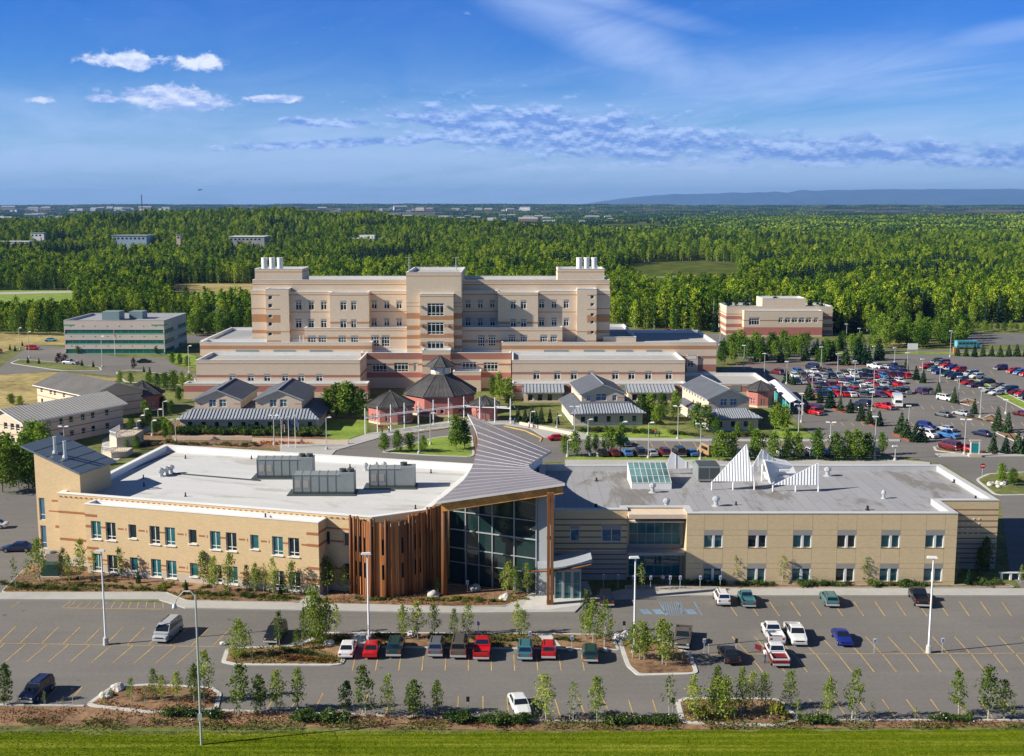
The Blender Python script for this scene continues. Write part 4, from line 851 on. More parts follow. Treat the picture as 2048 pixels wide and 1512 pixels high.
for k, u in enumerate((818, 912)):
    x_ = X(u, 530, 343); t = thing('antenna_mast', (x_, 343, Zy(545, yp) - .8), 'thin steel antenna mast on the %s corner of the central pavilion roof' % ('sunlit' if k == 0 else 'far'), 'antenna', 'antenna masts on the pavilion'); ORG[t.name] = (0, 0, 0)
    m = MB(); m.tube((0, 0, 0), (0, 0, 5), .12, .08, 6); m.tube((.5, .3, 0), (0, 0, 3.5), .06, .06, 4); m.build('pole', M['metal'], t); m = MB(); m.tube((-.9, 0, 4.9), (.9, 0, 4.9), .07, .07, 4); m.tube((-.8, 0, 2.6), (.8, 0, 2.6), .06, .06, 4); m.tube((0, -.5, 4.2), (0, .5, 4.2), .06, .06, 4); m.build('crossbar', M['metal'], t)
# ------------------------------------------------------------------ octagonal pavilions
def octagon(x, y, r, zw, za, name, label, lantern=False, trunc=.0, wallm='pinkd', over=.7, root=None, lm=None):
    t = thing(name, (x, y, 0), label, 'pavilion', 'dark roofed octagons'); ORG[t.name] = (0, 0, 0); ph = pi / 8
    m = MB()
    for i in range(8):
        a, b = ph + i * pi / 4 + pi, ph + (i + 1) * pi / 4 + pi; p, q = Vector((r * cos(a), r * sin(a))), Vector((r * cos(b), r * sin(b))); w_ = (q - p).length
        oo_ = ((w_ * .30, w_ * .44, .8, 2.4), (w_ * .56, w_ * .70, .8, 2.4)); facade(m, p, q, 0, zw, oo_, [(0, w_, 0, .5, 1)], depth=.15)
        if sin((a + b) / 2) < .3:
            for o in oo_: window(t, p, (q - p).normalized(), o, 1, (.6,), fr=.12)
    m.build('wall', [M[wallm], M['cream']], t)
    R_ = r + over; zt = za; rt = r * .28 if lantern else .35
    m = MB(); m.lathe((0, 0), [(R_ - .2, zw - .35), (R_, zw - .3), (R_, zw + .02), (rt, zt)], 8, 0, ph)
    for i in range(8):
        a = ph + i * pi / 4; m.tube((R_ * cos(a), R_ * sin(a), zw + .05), (rt * cos(a), rt * sin(a), zt + .05), .09, .07, 4)
        for k in range(1, 6 if r > 4 else 3):
            n_ = 6 if r > 4 else 3; b = a + pi / 4; f = k / n_; px_, py_ = (R_ * (cos(a) * (1 - f) + cos(b) * f), R_ * (sin(a) * (1 - f) + sin(b) * f)); g = 1 - abs(f - .5) * 2
            qx, qy = (rt * (cos(a) * (1 - f) + cos(b) * f), rt * (sin(a) * (1 - f) + sin(b) * f)); m.tube((px_, py_, zw + .04), (qx, qy, zt + .02), .06, .03, 4)
    m.lathe((0, 0), [(rt + .05, zt), (rt * .8, zt + .25), (0, zt + .3)], 8, 0, ph)
    rf = m.build('roof', lm or M['bronze'], t)
    if lantern:
        m = MB(); m.lathe((0, 0), [(rt, zt - .2), (rt, zt + 2.0)], 8, 0, ph); m.build('lantern_wall', M['cream'], t)
        m = MB()
        for i in range(8): a, b = ph + i * pi / 4 + .12, ph + (i + 1) * pi / 4 - .12; c = rt + .01; m.quad((c * cos(a), c * sin(a), zt + .4), (c * cos(b), c * sin(b), zt + .4), (c * cos(b), c * sin(b), zt + 1.7), (c * cos(a), c * sin(a), zt + 1.7))
        m.build('lantern_window', M['white'], t)
        m = MB(); m.lathe((0, 0), [(rt * .9, zt + 1.7), (rt * 1.55, zt + 1.9), (rt * 1.55, zt + 2.1), (.1, zt + 4.6), (0, zt + 4.7)], 8, 0, ph)
        for i in range(8): a = ph + i * pi / 4; m.tube((rt * 1.55 * cos(a), rt * 1.55 * sin(a), zt + 2.15), (.1 * cos(a), .1 * sin(a), zt + 4.65), .07, .05, 4)
        m.build('lantern_roof', M['bronze'], t)
    return t
octagon(X(881, 780, 297), 297, 9.2, 5.2, 9.7, 'entrance_rotunda', 'largest octagonal rotunda with dark ribbed roof and a lantern on top', True)
octagon(X(781, 790, 283), 283, 5.6, 4.3, 7.3, 'rotunda', 'pink octagonal rotunda with dark roof beside the dense dark trees')
octagon(X(969, 788, 285), 285, 3.4, 3.9, 5.8, 'rotunda', 'small pink octagon with dark roof at the pergola end')
octagon(X(285, 785, 300), 300, 5.0, 4.3, 7.3, 'rotunda', 'dark roofed octagon next to the grey ribbed roof building')
octagon(X(1521, 776, 305), 305, 3.6, 4.6, 6.6, 'rotunda', 'pink octagon by the big car park and the white covered walk')
# ------------------------------------------------------------------ blue-roofed houses
def ribs(m, a0, a1, b0, b1, n_, w=.13, h=.12, mi=0):
    a0, a1, b0, b1 = map(Vector, (a0, a1, b0, b1)); nn = (a1 - a0).cross(b0 - a0).normalized(); nn = nn if nn.z > 0 else -nn; e = (a1 - a0).normalized() * w / 2
    for i in range(n_ + 1):
        p = a0.lerp(a1, i / n_); q = b0.lerp(b1, i / n_); up = nn * h
        m.add([p - e, p + e, q + e, q - e, p - e + up, p + e + up, q + e + up, q - e + up], [(4, 5, 6, 7), (0, 1, 5, 4), (1, 2, 6, 5), (3, 0, 4, 7)], mi)
def house(x, y, w, dep, gables, label, ang=0., ze=3.0, skf=3.8, skz=1.7, wn=(), seam=True, blank_w=()):
    """one-storey body with a lean-to skirt roof all round and taller gabled bodies rising through it; local frame: x across, y away"""
    t = thing('gabled_house', (x, y, 0), label, 'house', 'blue grey gabled houses', ang); ORG[t.name] = (0, 0, 0)
    m = MB(); R = rect(.8, .9, w - .8, dep); ops = [(k + .6, k + 1.8, .7, 2.3) for k in [1.2 + q * 3.1 for q in range(int((w - 4) / 3.1) + 1)]]
    for i in range(4): facade(m, R[i], R[(i + 1) % 4], 0, ze + .1, ops if i == 0 else (), [(0, 99, 0, .5, 1)] if i else [(0, 99, 0, .5, 1), (0, 99, 2.5, 3.2, 2)])
    m.build('wall', [M['cream'], M['copw'], M['pinkd']], t)
    for o in ops: window(t, R[0], (1, 0), o, 1, (), fr=.12)
    m = MB(); O_ = rect(0, 0, w, dep + .4); k = skf; z2 = ze + skz; I_ = [Vector((k * .8, k)), Vector((w - k * .8, k)), Vector((w - k * .8, dep - .5)), Vector((k * .8, dep - .5))]
    for i in range(4):
        j = (i + 1) % 4; m.quad((*O_[i], ze), (*O_[j], ze), (*I_[j], z2), (*I_[i], z2), 0 if i == 0 else 1); m.quad((*O_[i], ze - .25), (*O_[j], ze - .25), (*O_[j], ze), (*O_[i], ze), 2)
    m.poly([(*p, z2) for p in I_], 1); m.poly([(*p, ze - .25) for p in O_][::-1], 2)
    m.build('skirt_roof', [M['seaml'], M['seamb'], mat('blue fascia', (.16, .19, .24), .6, .05, 1.)], t)
    m = MB(); ribs(m, (k * .8, 0, ze + .02), (w - k * .8, 0, ze + .02), (k * .8, k, z2 + .02), (w - k * .8, k, z2 + .02), int(w / .95), .2, .16)
    for q in range(3): f = (q + 1) / 4; m.tube((k * .8 * f, 0, ze + .05), (k * .8 * f, k * f, ze + skz * f + .05), .08, .08, 4); m.tube((w - k * .8 * f, 0, ze + .05), (w - k * .8 * f, k * f, ze + skz * f + .05), .08, .08, 4)
    m.build('roof_seams', M['seaml'], t)
    for gi, (gx, gw, gy, gd_, zE, zR, wins) in enumerate(gables):
        m = MB(); x0, x1, xm = gx + .5, gx + gw - .5, gx + gw / 2; y0, y1 = gy + .5, gy + gd_ - .5
        zb = ze - .1; slope = (zR - zE) / (gw / 2); zw = zE + slope * .5 - .15
        facade(m, (x0, y0), (x1, y0), zb, zw, [(a - x0, b - x0, c, min(d, zw - .05)) for a, b, c, d in wins], [(0, 1.6, zE - 1.2, zE - 1.0, 1), (x1 - x0 - 1.6, 99, zE - 1.2, zE - 1.0, 1)])
        m.poly([(x0, y0, zw), (x1, y0, zw), (xm, y0, zR - .2)]); facade(m, (x1, y0), (x1, y1), zb, zw); facade(m, (x1, y1), (x0, y1), zb, zw); m.poly([(x1, y1, zw), (x0, y1, zw), (xm, y1, zR - .2)])
        facade(m, (x0, y1), (x0, y0), zb, zw, [(1 + q * 2.4, 1.9 + q * 2.4, zw - 1.2, zw - .4) for q in range(int((y1 - y0 - 2) / 2.4))])
        m.build('gable_wall', [M['cream'], M['pinkd']], t)
        for a, b, c, d in wins: window(t, Vector((x0, y0)), (1, 0), (a - x0, b - x0, c, min(d, zw - .05)), 2, (.6,), fr=.13, gl=M['gblue'])
        m = MB(); A = [(gx, gy, zE), (gx + gw, gy, zE), (gx + gw, gy + gd_, zE), (gx, gy + gd_, zE)]; r0, r1 = (xm, gy, zR), (xm, gy + gd_, zR); dn = Vector((0, 0, .28))
        for a, b, c, d in ((A[0], r0, r1, A[3]), (r0, A[1], A[2], r1)):
            m.quad(a, b, c, d, 0); m.quad(*[Vector(q) - dn for q in (d, c, b, a)], 1)
        for a, b in ((A[0], r0), (r0, A[1]), (A[1], A[2]), (A[3], A[0]), (A[2], r1), (r1, A[3])): m.quad(Vector(a) - dn, Vector(b) - dn, b, a, 1)
        m.build('gable_roof', [M['seamb'], M['seaml']], t)
        m = MB(); m.tube((xm, gy, zR + .03), (xm, gy + gd_, zR + .03), .14, .14, 4); m.build('ridge_cap', M['seaml'], t)
    return t
def wins2(c, z0=5.1, z1=7.0, w=1.7): return [(c - w - .35, c - .35, z0, z1), (c + .35, c + w + .35, z0, z1)]
house(-78.3, 268.8, 33.5, 21, [(3.0, 11.8, 4.0, 19, 6.9, 9.3, wins2(8.9)), (17.3, 11.9, 4.0, 19, 6.9, 9.3, wins2(23.2))], 'wide house with two blue grey gables over a ribbed skirt roof, behind the dense hedge')
house(13.9, 275.5, 18.4, 22, [(3.2, 11.6, 6.6, 19, 6.7, 9.1, [(4.9, 5.9, 4.9, 6.3), (7.2, 9.9, 4.9, 6.8), (11.3, 12.4, 4.9, 6.3)])], 'single gabled house with blue grey roof facing the small lawn', radians(5))
house(45.6, 268.6, 13.2, 26, [(1.2, 11.0, 5.0, 23, 6.8, 9.2, wins2(6.6))], 'single gabled house with blue grey roof closest to the car park', radians(8))
for k, (u0, u1, y) in enumerate(((1045, 1128, 309), (1254, 1352, 309))):
    x0, x1 = X(u0, 800, y), X(u1, 800, y); t = thing('lean_to', (x0, y, 0), 'pale ribbed lean-to %s' % ('beside the rotunda end of the pink wall' if k == 0 else 'between the two single gabled houses'), 'lean-to', 'pale lean-to roofs'); ORG[t.name] = (0, 0, 0); w_ = x1 - x0
    m = MB(); m.quad((0, 0, 2.9), (w_, 0, 2.9), (w_, 6.3, 4.15), (0, 6.3, 4.15)); ribs(m, (0, 0, 2.92), (w_, 0, 2.92), (0, 6.3, 4.17), (w_, 6.3, 4.17), int(w_ / .9), .15, .13); m.quad((0, 0, 2.65), (w_, 0, 2.65), (w_, 0, 2.9), (0, 0, 2.9)); m.build('roof', M['seaml'], t)
    m = MB(); o_ = [(1 + q * 2.6, 2.4 + q * 2.6, .5, 2.3) for q in range(int(w_ / 2.6) - 1)]; facade(m, (.4, .8), (w_ - .4, .8), 0, 2.9, o_); facade(m, (.4, 6.2), (.4, .8), 0, 3.); m.build('wall', M['cream'], t)
    for o in o_: window(t, Vector((.4, .8)), (1, 0), o, 1, (), fr=.1)
# ------------------------------------------------------------------ two-storey blocks at the edge, office and far annexe
def longhouse(p0, d, ln, wid, ze, zr, label, roofm, ops_f, wallm='cream', over=.8, gab=()):
    """eave wall from p0 along d (outside to its right hand), ridge parallel, gable ends"""
    d = Vector(d).normalized(); nin = Vector((-d.y, d.x)); t = thing('housing_block', (p0[0], p0[1], 0), label, 'building', 'two storey brick blocks')
    P = lambda s, q: Vector(p0) + d * s + nin * q
    fp = [P(0, 0), P(ln, 0), P(ln, wid), P(0, wid)]; m = MB(); bd = [(0, 99, 3.1, 3.3, 1), (0, 99, 1.2, 1.35, 1), (0, 99, 4.9, 5.05, 1)]
    facade(m, fp[0], fp[1], 0, ze, ops_f, bd); facade(m, fp[1], fp[2], 0, ze, (), bd); facade(m, fp[2], fp[3], 0, ze, (), bd); facade(m, fp[3], fp[0], 0, ze, gab, bd)
    for a, b in ((1, 2), (3, 0)): m.poly([(*fp[a], ze), (*fp[b], ze), (*((fp[a] + fp[b]) / 2), zr - .15)])
    m.build('wall', [M[wallm], M['rbrick']], t)
    for o in ops_f: window(t, fp[0], d, o, 1, (.35,), fr=.1)
    for o in gab: window(t, fp[3], (fp[0] - fp[3]).normalized(), o, 1, (.35,), fr=.1)
    m = MB(); a0, a1, r0, r1, b0, b1 = P(-over, -over), P(ln + over, -over), P(-over, wid / 2), P(ln + over, wid / 2), P(-over, wid + over), P(ln + over, wid + over); zo = ze - .15
    for q in ((a0, a1, r1, r0), (b1, b0, r0, r1)):
        z_ = (zo, zo, zr, zr); m.quad(*[(*p, z) for p, z in zip(q, z_)], 0); m.quad(*[(*p, z - .22) for p, z in zip(q, z_)][::-1], 1)
    for p, q, zp, zq in ((a0, a1, zo, zo), (a0, r0, zo, zr), (a1, r1, zo, zr), (b0, r0, zo, zr), (b1, r1, zo, zr), (b0, b1, zo, zo)): m.quad((*p, zp - .22), (*q, zq - .22), (*q, zq), (*p, zp), 1)
    if roofm is M['grm']: ribs(m, (*a0, zo + .02), (*a1, zo + .02), (*r0, zr + .02), (*r1, zr + .02), int(ln / .8), .12, .1)
    m.build('roof', [roofm, M['copw']], t); return t
w6 = lambda xs, z0=(1.0, 4.1), h=1.5, w=1.2: [(x, x + w, z, z + h) for x in xs for z in z0]
longhouse((-104.8, 247.6), (13.6, 23.4), 27.2, 12.5, 6.3, 8.6, 'two storey brick block with pale grey ribbed roof beside the stair ramps', M['grm'], w6((3, 6, 9.2, 12, 15.2, 18, 22)), gab=w6((2, 3.6, 6.2, 8.4, 10.2)))
longhouse((-124, 303), (20.8, -19), 27.5, 14.5, 6.0, 8.6, 'two storey block with dark grey shingle roof behind the ribbed roof one', mat('dark shingle', (.14, .135, .13), .9, .15, 1.5), w6((2, 7, 9.2, 14, 20)))
og = thing('office_block', (-158.6, 414, 0), 'three storey pale office block with green ribbon windows and grey flat roof', 'building')
om = [mat('pale panel', (.60, .52, .46), .8, .05, .5), mat('green spandrel', (.10, .30, .24), .4, .06, .5)]
x0, x1, yo = X(127, 642, 414), X(327.5, 642, 414), 414.
zz = [Zy(v, yo) for v in (706, 699, 687, 679, 667, 660, 642)]; rb = [(0, 99, zz[0] * 0, .7, 1)] + [(0, 99, zz[i] - .35, zz[i], 1) for i in (2, 4)] + [(0, 4, Zy(652, yo), Zy(649, yo), 1), (31, 36, Zy(652, yo), Zy(649, yo), 1)]
def glz(a, b): return [(.3 + a, b - .3, Zy(707, yo) , Zy(698, yo)), (.3 + a, b - .3, Zy(687.5, yo), Zy(680, yo)), (.3 + a, b - .3, Zy(667, yo), Zy(659.5, yo))]
roofed(og, rect(x0, yo, x1, yo + 28.5), 0, Zy(641, yo), .7, {0: dict(ops=glz(0, x1 - x0), bands=rb), 1: dict(ops=glz(0, 12) + glz(17, 28.5), bands=rb), 3: dict(bands=rb)}, om, M['flatd'], M['cop'])
for o in glz(0, x1 - x0): window(og, Vector((x0, yo)), (1, 0), o, 14, (), fr=.12, gl=M['ggreen'], fm=om[1])
for o in glz(0, 12) + glz(17, 28.5): window(og, Vector((x1, yo)), (0, 1), o, 5, (), fr=.12, gl=M['ggreen'], fm=om[1])
m = MB(); xa = X(208, 640, yo + 10); m.box(xa, xa + 6.2, yo + 8, yo + 14, Zy(641, yo) - .7, Zy(641, yo) + 2.4); m.box(xa + 8.2, xa + 13, yo + 13, yo + 19, Zy(641, yo) - .7, Zy(641, yo) + 2.0); m.build('penthouse', mat('penthouse metal', (.22, .30, .31), .6, .05, .5), og)
m = MB()
for k in range(8):
    for z_ in (Zy(673, yo), Zy(692, yo), Zy(652.5, yo)): m.box(x0 + 2.3 + k * 4.3, x0 + 2.6 + k * 4.3, yo - .04, yo + .02, z_ - .15, z_ + .15)
m.build('panel_dots', M['dark'], og)
ax = thing('annexe_building', (X(1563, 640, 470), 470, 0), 'small two storey banded brick building in front of the forest edge', 'building')
def A_(u): return X(u, 640, 470)
zt_ = Zy(613, 474); ab = [(0, 99, 8.6, 8.9, 2), (0, 99, 6.6, 8.0, 2), (0, 99, 3.4, 4.8, 2), (0, 99, .8, 2.2, 2)]
hblock(A_(1456), 474, A_(1670), 492, zt_, bands=ab, lint=False, root=ax)
wa = [(A_(a), A_(b), Zy(645, 470), Zy(637, 470)) for a, b in ((1559, 1563.5), (1572, 1579), (1586, 1593), (1600, 1607), (1614, 1621))]
hblock(A_(1488), 470, A_(1645), 473.9, Zy(622, 470), [(A_(1498), A_(1519), Zy(650, 470), Zy(637, 470))] + [(a - .4, b + .4, c, d) for a, b, c, d in wa] + [(A_(1628), A_(1636), Zy(645, 470), Zy(637, 470))], bands=[(0, 99, Zy(642, 470), Zy(640, 470), 2), (0, 99, .6, 3.8, 4)], root=ax)
hblock(A_(1530), 476, A_(1618), 488, Zy(597, 476), z0=zt_ - .8, lint=False, root=ax)
# ================================================================== paving, lawns and walls between the buildings
sheet('visitor_lot', [(1180, 872), (1800, 872), (1800, 922), (1180, 922), (1120, 918), (1080, 880)], M['asph'], 4)
sheet('car_park', [(1440, 740), (1500, 722), (2500, 722), (2500, 925), (1880, 925), (1760, 908), (1640, 882), (1592, 842), (1540, 790)], M['asph'], 3)
sheet('through_road', [(1215, 668), (1300, 662), (1440, 690), (1500, 700), (2500, 703), (2500, 722), (1500, 722), (1420, 700), (1230, 690)], M['asph'], 4)
sheet('annexe_lot', [(1225, 662), (1440, 668), (1480, 676), (1720, 684), (1760, 700), (1470, 700), (1300, 680)], M['asphd'], 5)
sheet('far_road', [(1880, 664), (2500, 672), (2500, 692), (1960, 690), (1880, 680)], M['asphd'], 4)
sheet('meadow', [(1750, 664), (1800, 662), (1820, 690), (1750, 690)], M['dryg'], 3); sheet('meadow', [(1920, 650), (2500, 640), (2500, 665), (1930, 668)], M['rough'], 4)
sheet('grass_verge', [(1440, 704), (2500, 706), (2500, 710), (1440, 708)], M['lawn'], 6)
sheet('median', [(1862, 724), (1880, 724), (2120, 838), (2100, 846)], M['lawn'], 5); kerbline([(1862, 724), (2100, 846)]); kerbline([(1880, 724), (2120, 838)])
kerbline([(1450, 728), (1560, 732), (1740, 733)], .4, .14, M['redk'])
sheet('entry_loop', [(660, 922), (672, 902), (760, 876), (850, 862), (930, 852), (1010, 850), (1060, 858), (1090, 876), (1180, 874), (1180, 922), (1000, 930)], M['asph'], 3)
sheet('forecourt', [(560, 884), (700, 880), (735, 868), (930, 838), (1030, 842), (1150, 862), (1180, 872), (1180, 880), (1090, 876), (1060, 858), (1010, 850), (930, 852), (850, 862), (760, 876), (672, 902), (660, 915), (560, 910)], M['path'], 4, h=.1)
kerbline([(1008, 853), (1050, 862), (1083, 877), (1080, 884)], .35, .2, M['yellow']); kerbline([(806, 871), (850, 864), (925, 853)], .35, .2, M['yellow'])
kerbed('lawn', [(800, 895), (865, 876), (945, 868), (950, 915), (860, 912), (760, 905)], M['lawn'], 5)
sheet('lawn', [(640, 838), (735, 838), (735, 866), (700, 878), (690, 884), (640, 872)], M['lawn'], 4); sheet('lawn', [(1070, 850), (1150, 862), (1190, 868), (1300, 850), (1340, 862), (1400, 878), (1190, 876)], M['lawn'], 6)
sheet('lawn', [(1560, 840), (1600, 860), (1640, 876), (1560, 878), (1540, 870)], M['lawn'], 6)
sheet('footpath', [(1180, 876), (1400, 879), (1800, 880), (1800, 884), (1400, 884), (1180, 881)], M['path'], 7, h=.1)
sheet('footpath', [(1130, 921), (1800, 921), (1860, 926), (1860, 932), (1130, 930)], M['path'], 6, h=.1); sheet('grass_verge', [(1130, 914), (1780, 914), (1780, 921), (1130, 921)], M['lawn'], 7)
sheet('footpath', [(1870, 908), (2400, 905), (2400, 912), (1880, 915)], M['path'], 6, h=.1)
kerbed('planting_bed', [(1870, 902), (1950, 912), (2060, 912), (2060, 900), (1935, 905), (1865, 893)], M['mulch'], 5)
kerbed('planting_bed', [(1950, 960), (1975, 948), (2060, 944), (2120, 960), (2120, 990), (1990, 992)], M['rough'], 6)
sheet('office_drive', [(-200, 742), (0, 735), (60, 690), (130, 695), (380, 740), (400, 764), (260, 757), (130, 742), (0, 750), (-200, 752)], M['asph'], 4)
sheet('office_drive', [(120, 712), (330, 716), (345, 728), (390, 752), (250, 752), (60, 735)], M['asph'], 5); sheet('rear_drive', [(365, 672), (420, 668), (500, 672), (500, 682), (380, 685)], M['asphd'], 4)
kerbed('planting_bed', [(18, 727), (40, 718), (200, 734), (205, 742), (120, 742)], M['rough'], 6); kerbed('planting_bed', [(230, 745), (260, 740), (390, 756), (395, 772), (250, 765)], M['rough'], 6)
sheet('meadow', [(-100, 768), (0, 745), (110, 744), (240, 757), (180, 790), (90, 830), (-100, 870)], M['dryg'], 3); sheet('meadow', [(-200, 664), (130, 668), (130, 690), (60, 690), (0, 706), (-200, 712)], M['dryg'], 3)
sheet('lawn', [(330, 700), (392, 712), (396, 738), (345, 726)], M['lawn'], 5)
sheet('garden_beds', [(250, 845), (352, 840), (650, 842), (650, 872), (700, 885), (560, 900), (350, 892), (250, 900)], M['mulch'], 3)
sheet('stair_court', [(205, 880), (262, 850), (330, 835), (345, 842), (280, 870), (258, 905), (230, 925), (200, 925)], M['conc'], 5)
t_ = MB(); t_.obox(G(345, 880), G(505, 880), .35, 0, .9); t_.obox(G(505, 885), G(697, 889), .35, 0, 1.0)
tag(t_.build('garden_wall', M['cream']), 'low cream garden wall running below the dense hedge', 'wall')
t_ = MB(); P = [G(*p) for p in ((1040, 850), (1090, 860), (1150, 872))]
for a, b in zip(P, P[1:]): t_.obox(a, b, .4, 0, .8)
tag(t_.build('seat_wall', M['cream']), 'curved cream low wall beside the lawn and the turning loop', 'wall')
# terraced stair landings with white railings
def landing(u, v, w_, d_, h, label):
    p = G(u, v); t = thing('terrace', (p.x, p.y, 0), label, 'terrace', 'stepped terraces by the ribbed roof block'); ORG[t.name] = (0, 0, 0)
    m = MB(); m.prism([(0, 0), (w_ * .45, -d_ * .35), (w_, 0), (w_, d_), (0, d_)], 0, h); m.build('retaining_wall', M['cream'], t)
    pts = [(0, d_), (0, 0), (w_ * .45, -d_ * .35), (w_, 0)]
    m = MB()
    for a, b in zip(pts, pts[1:]):
        A, B = Vector(a), Vector(b); k = int((B - A).length / .45) + 1
        for i in range(k + 1): q = A.lerp(B, i / k); m.tube((q.x, q.y, h), (q.x, q.y, h + 1.1), .05, .05, 4)
        for z_ in (.15, 1.1): m.tube((*A, h + z_), (*B, h + z_), .06, .06, 4)
    m.build('railing', M['white'], t)
landing(220, 895, 5.2, 7, 2.6, 'upper stepped terrace with white railing beside the ribbed roof block'); landing(206, 915, 5.0, 4, 1.3, 'lower stepped terrace with white railing nearest the tilted tower')
# rows of stall lines behind the clinic and in the big car park
PM = MB()
for i in range(16): x = 1270 + i * 29; strip(PM, (x, 882), (x + 8, 896), .14, .07)
for i in range(20):
    for v0 in (742, 760, 782, 812, 845): x = 1600 + i * 20 + (v0 - 742) * .6; strip(PM, (x, v0), (x + 6, v0 + 7), .16, .06)
structure('far_stall_lines', PM, M['yellow'])
for a, b in (((1606, 791), (1630, 802)), ((1651, 812), (1686, 827)), ((1713, 839), (1749, 854)), ((1784, 869), (1826, 886))):
    kerbed('traffic_island', [a, (a[0] + 8, a[1] - 7), (b[0] + 14, b[1] - 9), b], M['mulch'], 5, .35, km=M['redk'], r=.2)
for a, b in (((1912, 806), (1940, 812)), ((1960, 838), (1998, 850)), ((1990, 866), (2030, 884))): kerbed('traffic_island', [a, (a[0] + 22, a[1] - 9), (b[0] + 20, b[1] - 6), b], M['mulch'], 5, .35, r=.2)
# white pergola sweeping past the rotundas
pts = [(732, 867.5), (756.6, 863.6), (783, 859.7), (810, 856), (838, 853), (867.6, 849), (898, 845), (928.5, 842), (960, 843), (990, 844), (1021, 846)]
pg = thing('pergola', (*G(870, 850), 0), 'long white curved pergola with posts sweeping past the octagons', 'pergola')
Q = [G(*p) for p in pts]; m = MB()
for a, b in zip(Q, Q[1:]):
    for dy in (-.9, .9): m.tube((a.x, a.y + dy, 3.7), (b.x, b.y + dy, 3.7), .12, .12, 6)
m.build('beam', M['white'], pg)
for a, b in zip(Q, Q[1:]):
    m = MB(); m.quad((a.x, a.y - .8, 3.9), (b.x, b.y - .8, 3.9), (b.x, b.y + .8, 3.9), (a.x, a.y + .8, 3.9)); m.quad((a.x, a.y - .8, 3.86), (a.x, a.y + .8, 3.86), (b.x, b.y + .8, 3.86), (b.x, b.y - .8, 3.86)) if 0 else None
for p in Q:
    m = MB(); m.tube((p.x, p.y - 1.1, 0), (p.x, p.y - 1.1, 6.2), .15, .12, 8); m.tube((p.x, p.y - 1.1, 5.6), (p.x + 1.1, p.y - .6, 3.8), .09, .09, 4); m.build('post', M['white'], pg)
cv_ = thing('covered_walk', (*G(1575, 800), 0), 'white barrel roofed covered walk with glass sides by the car park', 'covered walk'); m = MB(); a, b = G(1548, 786), G(1592, 830)
d_ = (b - a).normalized(); q_ = Vector((d_.y, -d_.x)) * 1.8; L_ = (b - a).length
m.quad((*(a - q_), 3.1), (*(b - q_), 3.1), (*b, 3.9), (*a, 3.9)); m.quad((*(b + q_), 3.1), (*(a + q_), 3.1), (*a, 3.9), (*b, 3.9)); m.build('roof', M['white'], cv_)
for k in range(7):
    for s_ in (-1, 1): p = a.lerp(b, k / 6) + q_ * s_ * .9; m = MB(); m.tube((*p, 0), (*p, 3.2), .1, .1, 4); m.build('post', M['white'], cv_)
m = MB(); m.quad((*(a + q_ * .9), .3), (*(b + q_ * .9), .3), (*(b + q_ * .9), 2.4), (*(a + q_ * .9), 2.4)); m.build('glass_side', M['teal'], cv_)
# ================================================================== vehicles
PAINT = {}
def paint(name, col):
    m = bpy.data.materials.new(name + ' car paint'); m.use_nodes = True; b = m.node_tree.nodes['Principled BSDF']; b.inputs['Base Color'].default_value = (*col, 1)
    b.inputs['Roughness'].default_value = .32; b.inputs['Coat Weight'].default_value = .6; b.inputs['Coat Roughness'].default_value = .06; PAINT[name] = m
for k_, c_ in dict(white=(.72, .72, .72), red=(.50, .008, .012), maroon=(.13, .012, .02), black=(.012, .012, .016), navy=(.012, .018, .06), blue=(.010, .022, .20), teal=(.05, .17, .19), silver=(.38, .40, .43), grey=(.13, .135, .14),
               green=(.012, .05, .045), brown=(.11, .095, .08), gold=(.42, .26, .12), olive=(.16, .16, .09), sky=(.05, .17, .42), purple=(.06, .02, .09), orange=(.55, .16, .05), lightblue=(.10, .42, .55)).items(): paint(k_, c_)
_m = PAINT['twotone'] = PAINT['red'].copy(); _m.name = 'two tone car paint'; _t = NT(_m.node_tree); _s = _t.add('ShaderNodeSeparateXYZ', {0: (_t.add('ShaderNodeTexCoord'), 'Object')})
_t.l.new(_t.mix(_t.m('GREATER_THAN', (_s, 2), .98), (.22, .012, .016), (.72, .72, .72)).outputs[2], _m.node_tree.nodes['Principled BSDF'].inputs['Base Color'])
